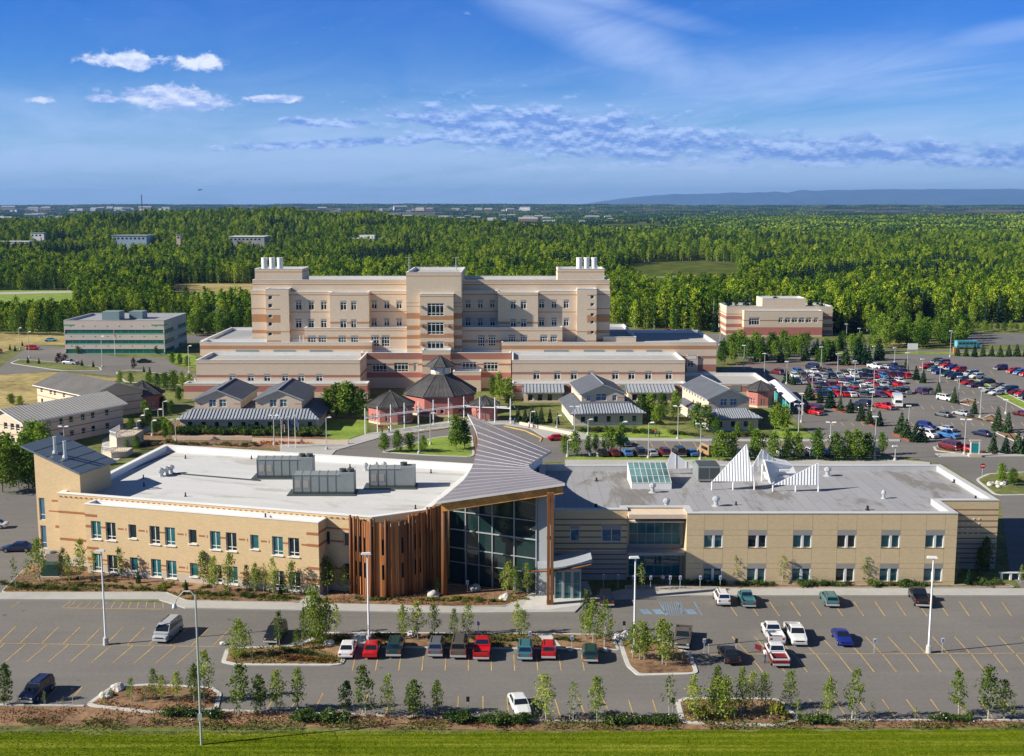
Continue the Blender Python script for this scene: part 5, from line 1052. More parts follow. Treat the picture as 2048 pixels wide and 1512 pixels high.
#            L    W    H    belt hood  cabin bottom x0,x1 top x0,x1 (fraction of length from the tail)
SPEC = dict(sedan=(4.7, 1.78, 1.42, .92, .86, .13, .74, .27, .58), coupe=(4.4, 1.75, 1.3, .88, .82, .12, .72, .30, .52), suv=(4.7, 1.86, 1.78, 1.12, 1.08, .01, .76, .05, .62),
            wagon=(4.8, 1.8, 1.5, .95, .9, .01, .74, .07, .58), van=(5.1, 1.98, 2.0, 1.2, 1.12, .01, .88, .03, .70), pickup=(5.6, 1.98, 1.85, 1.12, 1.14, .42, .76, .46, .66), smallsuv=(4.1, 1.75, 1.72, 1.08, 1.04, .01, .74, .05, .62))
def car_meshes(kind):
    L_, W_, H_, zb, zh, a0, a1, b0, b1 = SPEC[kind]; hw = W_ / 2; X_ = lambda f: (f - .5) * L_; P = {}
    m = MB(); nose = zh - .12
    st = [(0, .42, zb - .16, .86), (.012, .32, zb - .04, .93), (.06, .28, zb, .99), (.25, .26, zb, 1.), (.5, .26, zb, 1.), (a1, .26, zb, 1.), (a1 + .06, .27, (zb + zh) / 2, .99), (.93, .28, nose + .02, .97), (.985, .32, nose - .10, .90), (1, .44, nose - .22, .80)]
    rings = []
    for f, z0, z1, w in st:
        x = X_(f); h_ = hw * w; r = [(x, -h_ * .94, z0), (x, -h_, z0 + .22), (x, -h_, z1 - .16), (x, -h_ * .93, z1 - .03), (x, -h_ * .6, z1 + .02), (x, h_ * .6, z1 + .02), (x, h_ * .93, z1 - .03), (x, h_, z1 - .16), (x, h_, z0 + .22), (x, h_ * .94, z0)]
        rings.append(r)
    if kind == 'pickup':                             # open bed: lower the deck behind the cab, with side walls
        for k in range(4):
            rings[k] = [(p[0], p[1], min(p[2], .78 if 3 < i < 6 or i in (3, 6) else p[2])) for i, p in enumerate(rings[k])]
    k_ = 10
    for r, q in zip(rings, rings[1:]): m.add(r + q, [(i, (i + 1) % k_, k_ + (i + 1) % k_, k_ + i) for i in range(k_)])
    m.add(rings[0], [tuple(range(k_))[::-1]]); m.add(rings[-1], [tuple(range(k_))])
    if kind == 'pickup':
        for s in (-1, 1): m.box(X_(0), X_(a0), s * hw - .0 if s < 0 else hw - .10, -hw + .10 if s < 0 else hw, .6, zb + .03)
        m.box(X_(0), X_(.015), -hw, hw, .6, zb + .03); m.box(X_(.02), X_(a0 - .01), -hw + .11, hw - .11, .7, .79, 1)
    # cabin
    wb, wt = hw * .93, hw * .76; xb0, xb1, xt0, xt1 = X_(a0), X_(a1), X_(b0), X_(b1); zt = H_ - .05
    c = [(xb0, -wb, zb - .02), (xb1, -wb, zb - .02), (xb1, wb, zb - .02), (xb0, wb, zb - .02), (xt0, -wt, zt), (xt1, -wt, zt), (xt1, wt, zt), (xt0, wt, zt)]
    m.add(c, [(0, 1, 5, 4), (1, 2, 6, 5), (2, 3, 7, 6), (3, 0, 4, 7)])
    e = .16; m.add([c[4], c[5], c[6], c[7], (xt0 + e, -wt + e, H_), (xt1 - e, -wt + e, H_), (xt1 - e, wt - e, H_), (xt0 + e, wt - e, H_)], [(0, 1, 5, 4), (1, 2, 6, 5), (2, 3, 7, 6), (3, 0, 4, 7), (4, 5, 6, 7)])
    if kind in ('suv', 'van', 'smallsuv', 'wagon'):
        for s in (-1, 1): m.tube((xt0 + .3, s * (wt - .14), H_ + .04), (xt1 - .4, s * (wt - .14), H_ + .04), .03, .03, 4, 1)
    P['body'] = (m, ['PAINT', M['trim']])
    C = [Vector(q) for q in c]
    def pane(i, j, k, l, u0, u1, v0=.14, v1=.90):
        A, B, D, E_ = C[i], C[j], C[k], C[l]; nn = (B - A).cross(E_ - A).normalized() * .015
        g = lambda u, v: A.lerp(B, u).lerp(E_.lerp(D, u), v) + nn
        mm = MB(); mm.quad(g(u0, v0), g(u1, v0), g(u1, v1), g(u0, v1)); return mm
    P['windshield'] = (pane(1, 2, 6, 5, .05, .95), [M['cglass']]); P['rear_window'] = (pane(3, 0, 4, 7, .07, .93, .2 if kind != 'sedan' else .12), [M['cglass']])
    cuts = dict(pickup=[(.06, .92)], van=[(.03, .31), (.34, .62), (.65, .93)], suv=[(.03, .28), (.31, .60), (.63, .93)], wagon=[(.03, .26), (.29, .6), (.63, .93)]).get(kind, [(.05, .47), (.5, .93)])
    P['side_window'] = [(pane(0, 1, 5, 4, a, b), [M['cglass']]) for a, b in cuts] + [(pane(2, 3, 7, 6, 1 - b, 1 - a), [M['cglass']]) for a, b in cuts]
    wr_ = .34 if kind in ('sedan', 'coupe', 'wagon') else .38; P['wheel'] = []
    for fx in (.18, .82):
        for s in (-1, 1):
            x, y = X_(fx), s * (hw - .11); t = MB(); t.tube((x, y - .12, wr_), (x, y + .135 * 1, wr_), wr_, wr_, 14) if s > 0 else t.tube((x, y - .135, wr_), (x, y + .12, wr_), wr_, wr_, 14)
            r = MB(); r.tube((x, y + s * .13, wr_), (x, y + s * .142, wr_), wr_ * .6, wr_ * .5, 10); P['wheel'].append((t, [M['rubber']], r))
    g = MB(); g.box(L_ / 2 - .02, L_ / 2 + .015, -hw * .5, hw * .5, nose - .36, nose - .2); P['grille'] = (g, [M['trim']])
    P['headlight'] = []; P['taillight'] = []
    for s in (-1, 1):
        h = MB(); h.box(L_ / 2 - .10, L_ / 2 - .0, *sorted((s * hw * .52, s * hw * .80)), nose - .34, nose - .17); P['headlight'].append((h, [M['wlamp']]))
        h = MB(); h.box(-L_ / 2 - .012, -L_ / 2 + .08, *sorted((s * hw * .6, s * hw * .88)), zb - .36, zb - .14); P['taillight'].append((h, [M['rlamp']]))
    b = MB(); b.box(-L_ / 2 - .09, -L_ / 2 + .1, -hw * .94, hw * .94, .36, .56); P['rear_bumper'] = (b, ['PAINT' if kind in ('sedan', 'coupe') else M['metal']])
    b = MB(); b.box(L_ / 2 - .16, L_ / 2 + .06, -hw * .88, hw * .88, .34, .54); P['front_bumper'] = (b, ['PAINT' if kind in ('sedan', 'coupe') else M['metal']])
    return P
NICE = dict(sedan='parked_sedan', coupe='parked_coupe', suv='parked_suv', wagon='station_wagon', van='parked_van', pickup='pickup_truck', smallsuv='compact_suv')
CATN = dict(sedan='car', coupe='car', suv='suv', wagon='station wagon', van='van', pickup='pickup truck', smallsuv='suv')
CM = {}
def near_car(kind, col, p, ang, label, group='vehicles parked in front of the clinic'):
    t = thing(NICE[kind], (p.x, p.y, .05), label, CATN[kind], group, ang)
    if (kind, col) not in CM:
        P = car_meshes(kind); out = []; pm = lambda ms: [PAINT[col] if q == 'PAINT' else q for q in ms]
        for nm, it in P.items():
            for q in (it if isinstance(it, list) else [it]): out.append((nm, q[0].mesh(nm, pm(q[1])), q[2].mesh('rim', [M['chrome']]) if len(q) > 2 else None))
        CM[(kind, col)] = out
    for nm, me, rim in CM[(kind, col)]:
        o = bpy.data.objects.new(nm, me); COL.objects.link(o); o.parent = t
        if rim: r = bpy.data.objects.new('rim', rim); COL.objects.link(r); r.parent = o
    return t
def hd(a, b): q = G(*b) - G(*a); return atan2(q.y, q.x)      # heading from tail pixel to nose pixel
def car(kind, col, tail, nose, label, **k): a, b = G(*tail), G(*nose); return near_car(kind, col, (a + b) / 2, hd(tail, nose), label, **k)
car('van', 'silver', (348, 1263), (324, 1284), 'silver van with roof racks alone in the angled stalls near the lamp post')
car('suv', 'navy', (90, 1381), (58, 1406), 'dark navy suv parked nose to the front kerb by the small boulder island')
car('suv', 'black', (560, 1266), (543, 1288), 'black suv half hidden behind the trees of the long island')
R_ = [('sedan', 'white', 692, 1297, 'white sedan, first in the row along the island'), ('sedan', 'red', 741, 1297, 'bright red sedan between the white sedan and a dark green suv'), ('suv', 'green', 788, 1295, 'dark green suv with a gap of one stall beyond it'),
      ('suv', 'grey', 871, 1295, 'dark grey suv standing beside the brown van'), ('van', 'brown', 917, 1296, 'grey brown van between the dark grey suv and a red pickup'), ('pickup', 'red', 963, 1298, 'bright red pickup in the island row next to the brown van'),
      ('suv', 'teal', 1050, 1301, 'dark teal suv beside the stone path across the island'), ('smallsuv', 'red', 1097, 1301, 'small red suv with rear spare wheel in the island row'), ('wagon', 'green', 1181, 1305, 'dark green wagon at the end of the island row')]
for k, c, u, v, lb in R_: a, b = G(u, v + 20), G(u + (960 - u) * .02 + 3, v - 3); near_car(k, c, (a + b) / 2, atan2((b - a).y, (b - a).x), lb)
car('sedan', 'white', (1031, 1402), (1047, 1437), 'white sedan alone with its nose at the front kerb')
car('sedan', 'navy', (62, 1102), (10, 1103), 'dark navy sedan by the brick corner of the clinic')
car('suv', 'black', (1214, 1214), (1208, 1196), 'dark suv in the shade beside the clinic entrance')
car('smallsuv', 'white', (1449, 1216), (1437, 1193), 'white suv with ribbed roof and spare wheel, beside the teal pickup'); car('pickup', 'teal', (1498, 1217), (1487, 1195), 'teal pickup beside the white suv').scale = (.86, .9, .86); car('wagon', 'teal', (1665, 1217), (1651, 1194), 'blue green wagon alone at the walk')
car('pickup', 'black', (1848, 1220), (1828, 1188), 'black pickup backed near the tall lamp by the clinic corner')
car('pickup', 'white', (1554, 1292), (1536, 1260), 'white pickup with its tail towards the lawn, beside another white pickup'); car('pickup', 'white', (1583, 1263), (1599, 1294), 'white pickup with its nose towards the lawn, facing away from the clinic'); car('coupe', 'blue', (1675, 1270), (1693, 1296), 'bright blue coupe alone in the double row')
rp = car('pickup', 'twotone', (1562, 1337), (1543, 1302), 'red and white pickup with its door open and a man beside it'); car('sedan', 'black', (1467, 1331), (1448, 1304), 'black sedan with red tail lamps beside the bulb shaped island'); car('pickup', 'brown', (1368, 1272), (1364, 1298), 'grey brown pickup half hidden by island trees')
car('sedan', 'white', (10, 1056), (-40, 1058), 'white car at the edge of the road by the far tower side')
d_ = MB(); d_.add([(.55, 1.0, .5), (1.5, 1.0, .5), (1.5, 1.0, 1.12), (.55, 1., 1.12), (.55, 1.06, .5), (1.5, 1.06, .5), (1.5, 1.06, 1.12), (.55, 1.06, 1.12)], [(0, 1, 2, 3), (4, 7, 6, 5), (0, 4, 5, 1), (3, 2, 6, 7), (1, 5, 6, 2), (0, 3, 7, 4)])
do = bpy.data.objects.new('open_door', d_.mesh('open_door', [PAINT['maroon']])); COL.objects.link(do); do.parent = rp; do.location = (1.4, .35, 0); do.rotation_euler.z = radians(38)
# far vehicles: one mesh per kind and colour
FM = {}
def far_mesh(kind, col):
    if kind not in FM:
        mb = MB(); mats = ['PAINT', M['trim'], M['cglass'], M['rubber'], M['metal'], M['rlamp'], M['wlamp'], M['chrome']]; P = car_meshes(kind)
        for nm, it in P.items():
            for q in (it if isinstance(it, list) else [it]):
                mp_ = [mats.index(x) for x in q[1]]; o = len(mb.v); mb.v += q[0].v; mb.f += [[i + o for i in f] for f in q[0].f]; mb.m += [mp_[i] for i in q[0].m]
        FM[kind] = mb, mats
    key = (kind, col)
    if key not in FM: mb, mats = FM[kind]; FM[key] = mb.mesh(NICE[kind], [PAINT[col] if x == 'PAINT' else x for x in mats])
    return FM[key]
USED = {}
def far_car(kind, col, p, ang, where, group, cnt=None):
    k = (col, kind, where); USED[k] = USED.get(k, 0) + 1
    o = bpy.data.objects.new(NICE[kind], far_mesh(kind, col)); COL.objects.link(o); o.location = (p.x, p.y, .05); o.rotation_euler.z = ang
    o['category'] = CATN[kind]; o['group'] = group; o['_k'] = str(k); o['_n'] = USED[k]; o['_c'] = col; o['_t'] = CATN[kind]; o['_w'] = where; FCARS.append(o); return o
FCARS = []
random.seed(21)
vis = [(1254, 'sky', 'sedan'), (1279, 'black', 'suv'), (1303, 'silver', 'sedan'), (1328, 'maroon', 'suv'), (1358, 'black', 'van'), (1383, 'sky', 'sedan'), (1446, 'grey', 'suv'), (1205, 'black', 'sedan'), (1228, 'maroon', 'sedan'), (1564, 'white', 'sedan'), (1592, 'silver', 'van'), (1620, 'white', 'suv'), (1652, 'blue', 'sedan'), (1684, 'black', 'suv'), (1712, 'navy', 'sedan'), (1742, 'black', 'van'), (1478, 'green', 'sedan'), (1508, 'navy', 'suv')]
for u, c, k in vis: far_car(k, c, G(u, 911), pi / 2 + random.uniform(-.05, .05) + .15, 'in the row behind the clinic', 'cars behind the clinic')
far_car('suv', 'green', G(1247, 891), -1.2, 'in the stalls beside the little lawn', 'cars behind the clinic')
far_car('sedan', 'red', G(1117, 881), .15, 'on the drive by the loop', 'cars behind the clinic')
HA = hd((1630, 802), (1600, 788)); z8 = lambda x, y: G(1440 + x / 3.368, 560 + y / 3.368)
pal = ['white', 'red', 'maroon', 'black', 'navy', 'silver', 'grey', 'green', 'white', 'blue', 'teal', 'red', 'maroon', 'purple', 'sky', 'brown', 'navy', 'white']; kk = ['sedan', 'suv', 'pickup', 'sedan', 'suv', 'wagon', 'van', 'smallsuv', 'sedan']
rows = [(480, 1260, 636, 'the farthest crowded row'), (500, 1300, 660, 'the second crowded row'), (510, 1330, 700, 'the third crowded row'), (640, 1330, 722, 'the fourth crowded row'), (660, 1440, 764, 'the fifth crowded row'), (690, 1200, 786, 'the crowded row nearest the clinic')]
for a, b, y, nm in rows:
    x = a
    while x < b:
        if random.random() < (.93 if x < 1230 else .6): far_car(random.choice(kk), random.choice(pal), z8(x + random.uniform(-6, 6), y + random.uniform(-2, 2)), HA + random.choice((0, pi)) + random.uniform(-.05, .05), 'in ' + nm, 'cars in the crowded car park')
        x += 50
for a, b, t_, nm in (((1395, 598), (1860, 775), 11, 'the row below the grass median'), ((1460, 560), (2070, 800), 17, 'the row above the grass median'), ((1890, 606), (2110, 660), 6, 'the short row at the far edge')):
    for i in range(t_):
        if random.random() < .88: f = i / (t_ - 1); far_car(random.choice(kk), random.choice(pal), z8(a[0] + (b[0] - a[0]) * f, a[1] + (b[1] - a[1]) * f + (0)), HA + pi * .5 + random.uniform(-.05, .05) + .3, 'in ' + nm, 'cars in the crowded car park')
for x, y, c, k in ((630, 905, 'red', 'pickup'), (635, 885, 'maroon', 'van'), (620, 600, 'navy', 'van'), (385, 635, 'maroon', 'suv'), (905, 875, 'black', 'suv'), (965, 848, 'navy', 'suv'), (1110, 868, 'red', 'pickup'), (1515, 812, 'white', 'suv'), (1500, 920, 'grey', 'sedan'), (1625, 912, 'silver', 'sedan'), (1390, 1005, 'blue', 'suv'), (1398, 1060, 'white', 'van'), (1525, 1018, 'silver', 'sedan'), (1535, 1062, 'sky', 'pickup'), (1765, 1050, 'navy', 'sedan'), (1545, 1140, 'maroon', 'van'), (1650, 1150, 'red', 'sedan'), (1045, 595, 'white', 'pickup'), (1110, 597, 'silver', 'sedan'), (1178, 595, 'navy', 'pickup'), (2030, 915, 'maroon', 'sedan')):
    far_car(k, c, z8(x, y), HA + (pi if c in ('white', 'blue', 'red') else 0) + .4, 'standing clear of the crowded rows', 'cars in the crowded car park')
for u, v, c, k, a in ((66, 698, 'red', 'suv', .0), (102, 681, 'lightblue', 'sedan', .1), (141, 727, 'silver', 'pickup', 2.8), (289, 724, 'black', 'sedan', .2), (371, 664, 'teal', 'sedan', .4), (396, 665, 'black', 'suv', .4), (1289, 667, 'white', 'suv', 1.3), (1337, 664, 'red', 'pickup', 1.4), (1450, 690, 'grey', 'suv', .2), (1310, 672, 'navy', 'sedan', .3)): far_car(k, c, G(u, v + 2), a, 'near the office block' if u < 500 else 'behind the hospital', 'cars on the outer drives')
for o in FCARS:
    tot = USED[(o['_c'], [k for k, v in NICE.items() if v == o.name.split('.')[0]][0], o['_w'])]
    o['label'] = ('' if tot == 1 else nth(o['_n'] - 1) + ' ') + '%s %s %s' % ({'sky': 'light blue', 'lightblue': 'pale blue'}.get(o['_c'], o['_c']), o['_t'], o['_w']) + ('' if tot == 1 else ', counted from the hospital end')
    for k in ('_k', '_n', '_c', '_t', '_w'): del o[k]
# box truck, camper and minibus
def boxy(name, p, ang, label, cat, L_, W_, H_, col, col2, cab=1.9, z0=.6, wins=3, rear_dark=False):
    t = thing(name, (p.x, p.y, .05), label, cat, None, ang); m = MB(); m.box(-L_ / 2, L_ / 2 - cab, -W_ / 2, W_ / 2, z0, H_); m.build('box_body', PAINT[col], t).location = (0, 0, 0)
    for ch in t.children: ch.data.transform(Matrix.Translation((0, 0, 0)))
    m2 = MB(); x0, x1 = L_ / 2 - cab + .02, L_ / 2; m2.box(x0, x1, -W_ * .45, W_ * .45, .45, 1.2); m2.add([(x0, -W_ * .43, 1.2), (x1 - .5, -W_ * .43, 1.2), (x1 - .5, W_ * .43, 1.2), (x0, W_ * .43, 1.2), (x0, -W_ * .38, 2.0), (x1 - .95, -W_ * .38, 2.), (x1 - .95, W_ * .38, 2.), (x0, W_ * .38, 2.)], [(0, 1, 5, 4), (1, 2, 6, 5), (2, 3, 7, 6), (3, 0, 4, 7), (4, 5, 6, 7)])
    o = bpy.data.objects.new('cab', m2.mesh('cab', [PAINT[col2]])); COL.objects.link(o); o.parent = t
    for nm, mm, mt in (('windshield', [(x1 - .48, -W_ * .38, 1.25), (x1 - .48, W_ * .38, 1.25), (x1 - .90, W_ * .34, 1.92), (x1 - .90, -W_ * .34, 1.92)], M['cglass']),):
        q = MB(); q.quad(*mm); o = bpy.data.objects.new(nm, q.mesh(nm, [mt])); COL.objects.link(o); o.parent = t
    for i in range(wins):
        for s in (-1, 1):
            q = MB(); xa = -L_ / 2 + .5 + i * (L_ - cab - .6) / wins; q.box(xa, xa + (L_ - cab - .6) / wins - .25, *sorted((s * W_ / 2, s * (W_ / 2 + .02))), H_ * .55, H_ * .8); o = bpy.data.objects.new('side_window', q.mesh('side_window', [M['cglass']])); COL.objects.link(o); o.parent = t
    q = MB(); q.box(-L_ / 2 - .02, -L_ / 2, -.45, .45, z0 + .3, H_ * .8); o = bpy.data.objects.new('rear_door', q.mesh('rear_door', [M['metal']])); COL.objects.link(o); o.parent = t
    for fx in (-.32, .36):
        for s in (-1, 1):
            q = MB(); q.tube((L_ * fx, s * (W_ / 2 - .28), .42), (L_ * fx, s * (W_ / 2 - .02), .42), .42, .42, 12); o = bpy.data.objects.new('wheel', q.mesh('wheel', [M['rubber']])); COL.objects.link(o); o.parent = t
    return t
def fixb(t): ORG[t.name] = (0, 0, 0)
_th = thing
def thing(*a, **k):                                  # vehicles and the small things below are modelled about their own base
    t = _th(*a, **k); ORG[t.name] = (0, 0, 0); return t
boxy('camper_truck', z8(1195, 850), HA + pi * .9, 'white camper truck with rear door standing taller than the cars', 'camper', 6.2, 2.3, 3.1, 'white', 'white', wins=2)
boxy('box_truck', G(1414, 911), pi / 2 + .3, 'mustard coloured box truck in the row behind the clinic', 'truck', 5.6, 2.1, 2.7, 'gold', 'gold', wins=1)
boxy('minibus', G(1936, 697), .1, 'pale blue minibus with wide windows at the forest edge road', 'bus', 9.5, 2.5, 3.0, 'lightblue', 'lightblue', wins=5)
# ================================================================== trees, shrubs and the forest
GR = dict(
 young=foliage('young birch leaf', (.05, .09, .012), (.21, .29, .04), (.44, .48, .09), .4), dense=foliage('dense dark leaf', (.02, .05, .014), (.06, .11, .025), (.15, .20, .05), .3),
 mid=foliage('broad green leaf', (.025, .07, .01), (.10, .20, .022), (.28, .38, .05), .3), aspen=foliage('aspen leaf', (.012, .045, .008), (.11, .21, .014), (.43, .51, .035), .22),
 spruce=foliage('spruce needle', (.008, .028, .014), (.025, .065, .03), (.07, .12, .045), .15), shrub=foliage('shrub leaf', (.03, .05, .012), (.09, .13, .03), (.20, .20, .05), .25),
 grass=foliage('grass tuft', (.09, .13, .003), (.15, .20, .006), (.30, .32, .03), .3), cover=foliage('low mat leaf', (.06, .085, .012), (.12, .14, .02), (.22, .20, .04), .25), rust=foliage('rusty shrub leaf', (.10, .045, .02), (.20, .09, .03), (.24, .18, .05), .2), yel=foliage('yellow green leaf', (.12, .14, .02), (.24, .25, .04), (.38, .34, .06), .35), redf=foliage('flower bed bloom', (.30, .02, .02), (.5, .04, .03), (.5, .25, .05), .2),
 purple=foliage('purple leaf', (.03, .012, .018), (.07, .025, .035), (.12, .05, .05), .2), white=foliage('white blossom', (.5, .5, .4), (.7, .7, .65), (.8, .8, .75), .2))
def leaf(mb, p, s, up=.3, mi=0):
    n_ = Vector((random.gauss(0, 1), random.gauss(0, 1), random.gauss(0, 1) + up)).normalized(); x = n_.orthogonal().normalized(); y = n_.cross(x); a = random.uniform(0, pi); x, y = x * cos(a) + y * sin(a), y * cos(a) - x * sin(a)
    x *= s * random.uniform(.6, 1.1); y *= s * random.uniform(.35, .7); mb.quad(p - x, p - y * .9, p + x, p + y, mi)
def decid(seed, h, w, n_, ls, base=.22, clumps=14, sparse=.5, pointed=.6, limbs=7):
    """tapered trunk with limbs; leaves gathered in clumps at the limb ends so that gaps show"""
    random.seed(seed); tr = MB(); cr = MB(); bend = Vector((random.uniform(-.03, .03), random.uniform(-.03, .03), 1)) * h
    r0 = max(.03, h * .014); mid = bend * .55 + Vector((random.uniform(-.02, .02), 0, 0)) * h
    tr.tube((0, 0, -.1), mid, r0, r0 * .6, 6); tr.tube(mid, bend * .93, r0 * .6, r0 * .15, 5)
    C = []
    for i in range(clumps):
        t = base + (1 - base) * ((i + random.random()) / clumps) ** .9; env = sin(pi * min(1, ((t - base) / (1 - base)) * .82 + .14)) ** pointed * (1 - max(0, t - .6) * .9)
        a = i * 2.4 + random.uniform(-.5, .5); r = w / 2 * env * random.uniform(.35, .8); ax = bend * t
        c = Vector((ax.x + r * cos(a), ax.y + r * sin(a), ax.z + random.uniform(-.02, .02) * h)); C.append((c, w * .5 * (.30 + .32 * env) * random.uniform(.7, 1.2)))
        if i < limbs or i % 2: tr.tube(bend * max(.1, t - .14), c, r0 * .32, r0 * .08, 4, cap=False)
    C.append((bend * .95, w * .14))
    per = int(n_ / len(C))
    for c, r in C:
        k = int(per * random.uniform(.6, 1.4) * (r / (w * .25)) ** 1.2) + 3
        for _ in range(k):
            d = Vector((random.gauss(0, 1), random.gauss(0, 1), random.gauss(0, 1))).normalized() * r * (random.random() ** sparse)
            leaf(cr, c + Vector((d.x, d.y, d.z * 1.15)), ls)
    return tr, cr
def conif(seed, h, w, tiers, ls, dens=16):
    random.seed(seed); tr = MB(); cr = MB(); tr.tube((0, 0, -.1), (0, 0, h * .95), h * .016, h * .003, 5)
    for i in range(tiers):
        t = .08 + .9 * i / tiers; R_ = w / 2 * (1 - t) ** .85 * random.uniform(.85, 1.1); k = max(5, int(dens * (1 - t) + 3))
        for j in range(k):
            a = j * 2 * pi / k + random.uniform(-.3, .3) + i
            for f in (.45, .8, 1.):
                r = R_ * f * random.uniform(.85, 1.1); p = Vector((r * cos(a), r * sin(a), t * h - r * .28 + random.uniform(-.02, .02) * h)); leaf(cr, p, ls * (1.2 - .5 * t), .8)
    leaf(cr, Vector((0, 0, h * .97)), ls * .7)
    return tr, cr
def bushy(seed, w, h, n_, ls):
    random.seed(seed); cr = MB(); tr = MB(); C = [(Vector((random.uniform(-.3, .3) * w, random.uniform(-.3, .3) * w, h * random.uniform(.3, .6))), random.uniform(.22, .36)) for _ in range(6)]
    for c, r in C:
        tr.tube((c.x * .3, c.y * .3, 0), c, .03, .015, 4)
        for _ in range(n_ // 6): d = Vector((random.gauss(0, 1), random.gauss(0, 1), random.gauss(0, 1))).normalized() * (random.random() ** .4); leaf(cr, Vector((c.x + d.x * r * w, c.y + d.y * r * w, max(.03, c.z + d.z * r * h * 1.1))), ls)
    return tr, cr
TM = {}
sk_ = MB()
sk_.tube((.4, .1, 0), (.4, .1, 1.4), .035, .03, 5)
STK = sk_.mesh('stake', [M['birch']])
def proto(kind, i, tr, cr, leafm, barkm, h): TM.setdefault(kind, []).append((tr.mesh('trunk', [barkm]), cr.mesh('crown', [leafm]), h))
for i in range(5): proto('birch', i, *decid(10 + i, 5, 2.1 + .25 * (i % 3), 560 + 60 * i, .15, .2, 15, .6, .6), GR['young'], M['birch'], 5)
for i in range(3): proto('sapling', i, *decid(30 + i, 4, 1.7, 170, .13, .25, 12, .8), GR['young'], M['birch'], 4)
for i in range(3): proto('dense', i, *decid(40 + i, 4.5, 2.0, 950, .16, .1, 16, .5, .5), GR['dense'], M['bark'], 4.5)
for i in range(3): proto('clump', i, *decid(45 + i, 4, 3.6, 1300, .16, .06, 22, .5, .45), GR['young'], M['birch'], 4)
for i in range(4): proto('broad', i, *decid(50 + i, 8, 4.2, 1100, .30, .18, 20, .5, .5), GR['mid'], M['bark'], 8)
for i in range(3): proto('young_spruce', i, *conif(60 + i, 4, 2.2, 14, .26), GR['spruce'], M['bark'], 4)
for i in range(4): proto('shrub', i, *bushy(70 + i, 1.8, 1.1, 260, .13), GR['shrub'], M['bark'], 1.1)
for i in range(2): proto('dark_shrub', i, *bushy(80 + i, 1.9, 1.2, 300, .14), GR['dense'], M['bark'], 1.2)
for i in range(2): proto('rust_shrub', i, *bushy(84 + i, 1.6, .8, 200, .14), GR['rust'], M['bark'], .8)
for i in range(2): proto('yellow_shrub', i, *bushy(88 + i, 1.3, .8, 160, .13), GR['yel'], M['bark'], .8)
for i in range(2): proto('purple_tree', i, *decid(90 + i, 4, 3.4, 420, .3, .1, 12), GR['purple'], M['bark'], 4)
TN = dict(birch='young_birch', sapling='birch_sapling', dense='leafy_tree', clump='birch_clump', broad='shade_tree', young_spruce='spruce_tree', shrub='shrub', dark_shrub='evergreen_shrub', rust_shrub='rusty_shrub', yellow_shrub='yellow_shrub', purple_tree='purple_tree')
TC = dict(shrub='shrub', dark_shrub='shrub', rust_shrub='shrub', yellow_shrub='shrub')
TR = random.Random(5); WORDS = dict(birch='slim young birch', sapling='sparse thin sapling', dense='dense dark leafy tree', clump='wide bushy birch clump', broad='leafy green tree', young_spruce='dark spruce', shrub='green shrub', dark_shrub='dark green shrub', rust_shrub='rust coloured shrub', yellow_shrub='yellow green shrub', purple_tree='purple leaved tree')
def plant(kind, p, h, label, group, wf=1.):
    tr, cr, h0 = TR.choice(TM[kind]); s = h / h0; t = bpy.data.objects.new(TN[kind], None); COL.objects.link(t); t.empty_display_size = .3
    t.location = (p.x, p.y, .02); t.rotation_euler.z = TR.uniform(0, 6.3); k = TR.uniform(.72, 1.1) * wf; t.rotation_euler.x = TR.uniform(-.05, .05); t.rotation_euler.y = TR.uniform(-.05, .05); t.scale = (s * k, s * k, s); tag(t, label, TC.get(kind, 'tree'), group)
    for nm, me in (('crown', cr), ('trunk', tr)) + ((('stake', STK),) if kind in ('birch', 'sapling') and p.y < 175 and TR.random() < .6 else ()): o = bpy.data.objects.new(nm, me); COL.objects.link(o); o.parent = t
def row(kindlist, where, group, wf=1.):
    """entries (kind, u, base v, top v): stood on the ground where they grow, as tall as they are"""
    cnt = {}; tot = {}
    for e in kindlist: tot[e[0]] = tot.get(e[0], 0) + 1
    for e in kindlist:
        k, u, vb, vt = e[:4]; p = G(u, vb); h = max(.5, Z(vt, p.y)); cnt[k] = cnt.get(k, 0) + 1
        plant(k, p, h, (nth(cnt[k] - 1) + ' ' if tot[k] > 1 else '') + WORDS[k] + ' ' + where, group, e[4] if len(e) > 4 else wf)
B_, S_, D_, K_, A2, Y_, H_, E_ = 'birch', 'sapling', 'dense', 'clump', 'broad', 'yellow_shrub', 'shrub', 'young_spruce'
row([(D_, 8, 1412, 1331), (S_, 36, 1414, 1390), (S_, 89, 1411, 1382), (S_, 127, 1414, 1393), (S_, 211, 1419, 1384), (B_, 477, 1431, 1329), (D_, 522, 1428, 1350), (B_, 554, 1428, 1342), (B_, 595, 1425, 1337), (D_, 690, 1422, 1364, 1.3), (B_, 732, 1433, 1330), (B_, 778, 1433, 1348), (S_, 789, 1434, 1405), (D_, 827, 1436, 1363, 1.2), (B_, 874, 1431, 1361),
     (B_, 1092, 1443, 1351), (S_, 1146, 1443, 1367), (B_, 1194, 1446, 1353), (S_, 1339, 1432, 1350), (B_, 1654, 1440, 1354), (B_, 1703, 1443, 1336), (S_, 1744, 1440, 1404), (S_, 1777, 1441, 1418), (B_, 1917, 1432, 1345), (B_, 1976, 1440, 1333), (B_, 2008, 1440, 1359), (S_, 1930, 1441, 1410), (S_, 1830, 1441, 1414)], 'along the front kerb, counted from the navy suv', 'trees along the front kerb')
